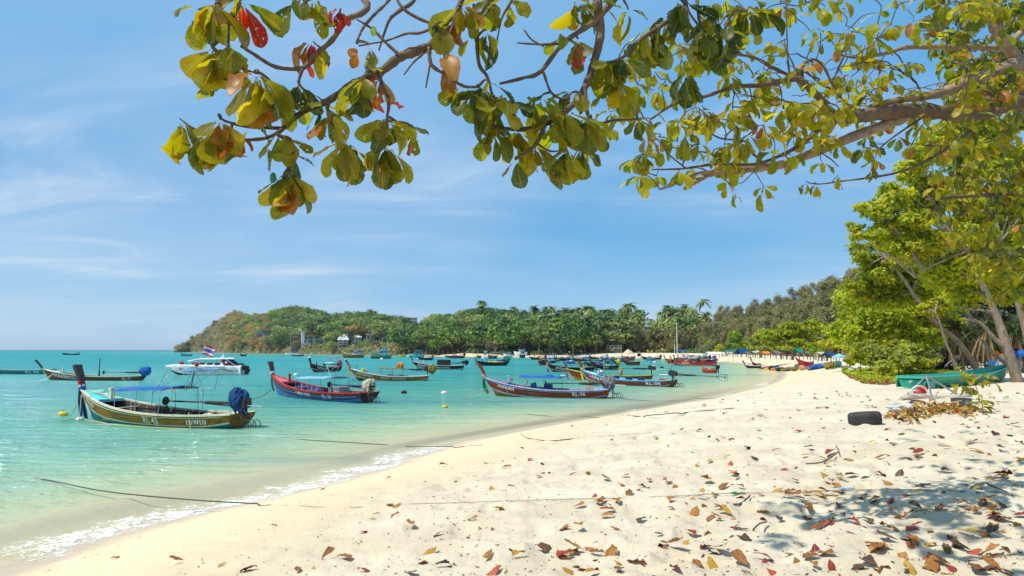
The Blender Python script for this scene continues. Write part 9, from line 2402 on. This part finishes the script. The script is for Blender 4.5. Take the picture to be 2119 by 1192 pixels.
leafy('round_bush', 'dark green clipped bush beside the white post', [(1688, 731, 97, 11, 1.0)], 600, 0.35, 'bright', [([at_y(1688, 745, 97), at_y(1688, 735, 97)], 0.06, 0.03)], 32, cat='bush')
leafy('shrub', 'yellow green shrub in front of the bright blue tarp', [(1850, 735, 45, 40, 0.6), (1890, 735, 45, 38, 0.55), (1820, 735, 46, 30, 0.6), (1800, 725, 47, 26, 0.6), (1910, 750, 44, 32, 0.45), (1875, 755, 43, 36, 0.45), (1835, 757, 43, 28, 0.4), (1860, 712, 46, 26, 0.5)], 8200, 0.27, 'yellow', [([at_y(1860, 785, 44), at_y(1858, 745, 44)], 0.05, 0.02)], 33, cat='shrub', extra_leaf=('olive', 0.35), group='shrubs beside the beach')
leafy('shrub', 'rounded green shrub left of the yellow green one', [(1780, 742, 54, 20, 0.8), (1765, 748, 54, 14, 0.7), (1795, 748, 54, 14, 0.7)], 2200, 0.28, 'yellow', [([at_y(1780, 768, 54), at_y(1780, 745, 54)], 0.05, 0.02)], 34, cat='shrub', group='shrubs beside the beach', extra_leaf=('bright', 0.4))
leafy('shrub', 'grey green feathery shrub in front of the stacked bags', [(1905, 735, 47, 30, 0.7), (1925, 745, 47, 24, 0.6)], 2200, 0.22, 'olive', [([at_y(1915, 775, 47), at_y(1912, 745, 47)], 0.04, 0.02)], 35, cat='shrub', group='shrubs beside the beach', aspect=0.3)
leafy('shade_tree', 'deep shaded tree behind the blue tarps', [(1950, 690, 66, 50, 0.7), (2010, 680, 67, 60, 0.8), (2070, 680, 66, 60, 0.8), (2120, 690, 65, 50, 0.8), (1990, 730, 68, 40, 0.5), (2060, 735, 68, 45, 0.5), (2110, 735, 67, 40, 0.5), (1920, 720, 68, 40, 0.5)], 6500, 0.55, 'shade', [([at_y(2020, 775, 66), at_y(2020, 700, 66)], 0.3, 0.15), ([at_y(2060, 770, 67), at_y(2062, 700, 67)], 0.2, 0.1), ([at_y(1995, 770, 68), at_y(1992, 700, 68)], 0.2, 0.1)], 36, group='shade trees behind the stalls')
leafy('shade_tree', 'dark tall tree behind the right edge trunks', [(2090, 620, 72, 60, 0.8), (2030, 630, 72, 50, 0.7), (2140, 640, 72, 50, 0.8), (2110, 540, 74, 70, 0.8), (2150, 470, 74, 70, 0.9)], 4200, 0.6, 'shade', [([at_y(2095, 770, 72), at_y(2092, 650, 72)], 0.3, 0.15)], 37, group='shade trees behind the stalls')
STRAP = leaf_mat('screw_pine_leaf', [(0, (0.025, 0.045, 0.015)), (0.5, (0.055, 0.085, 0.025)), (1, (0.12, 0.14, 0.05))], 0.3, 0.35, 1.2)
STRAPD = leaf_mat('screw_pine_dead_leaf', [(0, (0.16, 0.10, 0.04)), (1, (0.34, 0.24, 0.11))], 0.2, 0.7, 1.1)
def screw_pine(px, py, Y, size, label, seed, n=46):
 rs = np.random.default_rng(seed); c = at_y(px, py, Y)
 b = Vector((c.x + 0.4, c.y, sand_z(c.x, c.y)))
 root = empty('screw_pine', b); tag(root, label, 'screw pine', 'screw pines behind the trunks')
 mb = MB(); mb.tube([Vector((0, 0, -0.2)), Vector((-0.1, 0, (c.z - b.z) * 0.5)), c - b], [0.13, 0.10, 0.09], 7); mb.build('trunk', BARK, root)
 for dead in (0, 1):
  V, F, T = [], [], []
  for k in range(n if not dead else n // 3):
   a = rs.uniform(0, 2 * PI); el = rs.uniform(-0.1, 1.3) if not dead else rs.uniform(-1.3, -0.6); L = size * rs.uniform(0.8, 1.15)
   d = Vector((math.cos(a), math.sin(a), 0)); s_ = Vector((-math.sin(a), math.cos(a), 0)); w = 0.045 * size
   b0 = len(V)
   for i in range(6):
    q = i / 5
    p = (c - b) + d * L * (math.cos(el) * q) + Vector((0, 0, L * (math.sin(el) * q - 0.62 * q * q)))
    ww = w * (1 - q ** 2 * 0.9)
    V += [p - s_ * ww + Vector((0, 0, ww * 0.5)), p, p + s_ * ww + Vector((0, 0, ww * 0.5))]
   for i in range(5):
    for j in range(2): F.append((b0 + i * 3 + j, b0 + i * 3 + j + 1, b0 + (i + 1) * 3 + j + 1, b0 + (i + 1) * 3 + j)); T.append(float(rs.random()))
  link('dead_leaf_skirt' if dead else 'leaf_head', mesh_np('x', V, F, False, None, {'tint': ('FACE', T)}), root, STRAPD if dead else STRAP)
for q, (px, py, Y, sz, lb) in enumerate(((1978, 682, 49, 2.0, 'screw pine head left of the pale straight trunk'), (2005, 695, 50, 1.9, 'screw pine with a dead leaf skirt behind the pale trunk'), (2040, 680, 47, 2.0, 'screw pine behind the fork of the big tree'), (2100, 690, 46, 2.1, 'screw pine at the right edge above the blue parasol'), (2075, 665, 52, 1.9, 'high screw pine head behind the big trunk'), (2030, 655, 54, 1.9, 'screw pine head high between the two forked branches'))):
 screw_pine(px, py, Y, sz, lb, 50 + q)
n = 9000
px = rng.uniform(1742, 1985, n); t1 = rng.random(n)
lo = np.interp(px, (1742, 1760, 1790, 1830, 1900, 1985), (756, 772, 786, 790, 783, 776)); hi = np.interp(px, (1742, 1790, 1985), (752, 756, 762))
py = hi + (lo - hi) * t1
pts = []
for a_, b_ in zip(px, py):
 pts.append(at_z(a_, b_, 1.95))
P = np.array([tuple(p) for p in pts]); P[:, 2] = sand_h(P[:, 0], P[:, 1], shore_near(P[:, 0], P[:, 1])) + 0.02 + 0.22 * rng.random(n) ** 1.5 * np.clip((1 - t1) * 2, 0.15, 1)
V, F = cards(P, np.tile([0, -0.2, 1.0], (n, 1)), 0.17, rng, 0.8, 0.3, 0.5)
dry_p = np.clip((t1 - 0.62) * 2.2, 0, 0.92)
mi = np.where(rng.random(n) < dry_p, 2, np.where(rng.random(n) < 0.4, 1, 0))
me = mesh_np('creeping_plants', V, F, False, np.repeat(mi, 2), {'tint': ('FACE', np.repeat(rng.random(n), 2))})
me.uv_layers.new(name='UVMap')
tag(link('creeping_plants', me, None, [LEAF['bright'], LEAF['yellow'], DRYM['brown']]), 'creeping green plants edging the sand', None, None, 'stuff')
def sapling(px, py, top, label, ros, seed):
 p = on_sand(px, py); T = Tree(label, p, seed, 'saplings beside the leaf heap'); tag(T.root, cat='sapling')
 T.root.name = 'sapling'
 T.branch([p + Vector((0, 0, -0.1)), p.lerp(at_y(top[0], top[1], p.y), 0.5) + Vector((0.03, 0, 0)), at_y(top[0], top[1], p.y)], 0.018, 0.010, 'stem', BARKS)
 for qx, qy, n, sz, ks, dr in ros:
  P = at_y(qx, qy, p.y + T.rs.uniform(-0.1, 0.1)); T.twig_to(P, 0.007); T.rosette(P, n, sz, ks, dr)
 T.finish()
sapling(2027, 834, (2017, 795), 'tall thin sapling with yellow upright leaves before the green boat', [(1995, 785, 7, 0.30, dict(yellow=4, green=3), -0.6), (2012, 792, 8, 0.32, dict(yellow=4, orange=2, green=3), -0.5), (2046, 785, 5, 0.26, dict(yellow=3, green=2), -0.5), (1985, 795, 5, 0.30, dict(green=3, yellow=1), 0.6), (2008, 800, 6, 0.3, KG, 0.8), (2030, 792, 5, 0.3, dict(yellow=2, green=3), 0.1), (2052, 790, 3, 0.30, KG, 0.4)], 61)
sapling(2032, 855, (2030, 830), 'low sapling with broad green leaves right of the crate', [(2030, 838, 8, 0.34, dict(green=3, fresh=2), 0.1), (2028, 845, 7, 0.32, dict(green=3, dark=2), 0.2), (2036, 828, 5, 0.26, KG, -0.2)], 62)
sapling(1975, 778, (1985, 765), 'tiny seedling behind the middle of the green boat', [(1985, 763, 6, 0.25, dict(fresh=3, green=2), -0.2)], 63)
# ------------------------------------------------------------------ sea haze
HZ = bpy.data.materials.new('haze'); HZ.use_nodes = True
HZ.node_tree.nodes.clear()
_o = HZ.node_tree.nodes.new('ShaderNodeOutputMaterial'); _v = HZ.node_tree.nodes.new('ShaderNodeVolumePrincipled')
_v.inputs['Color'].default_value = (0.80, 0.90, 1.0, 1); _v.inputs['Density'].default_value = 0.00008; _v.inputs['Anisotropy'].default_value = 0.2
HZ.node_tree.links.new(_v.outputs[0], _o.inputs['Volume'])
mb = MB(); mb.box((0, 0, 45), (64000, 64000, 106)); tag(mb.build('haze', HZ), 'thin sea haze over the bay', None, None, 'stuff')
# ------------------------------------------------------------------ labels that repeat: order along the shore tells them apart
_ord = ['leftmost', 'second from left', 'third from left', 'fourth from left', 'fifth from left', 'sixth from left', 'seventh from left', 'eighth from left', 'ninth from left', 'tenth from left']
bpy.context.view_layer.update()
_by = {}
for o in scene.objects:
 if o.parent is None and 'category' in o.keys() and not o.name.startswith('fallen_leaf'):
  _by.setdefault(o['label'], []).append(o)
for lb, os_ in _by.items():
 if len(os_) > 1:
  os_.sort(key=lambda o: o.location.x / max(0.1, o.location.y))
  for i, o in enumerate(os_):
   o['label'] = lb + ', ' + (_ord[i] if i < 10 else '%dth from left' % (i + 1))
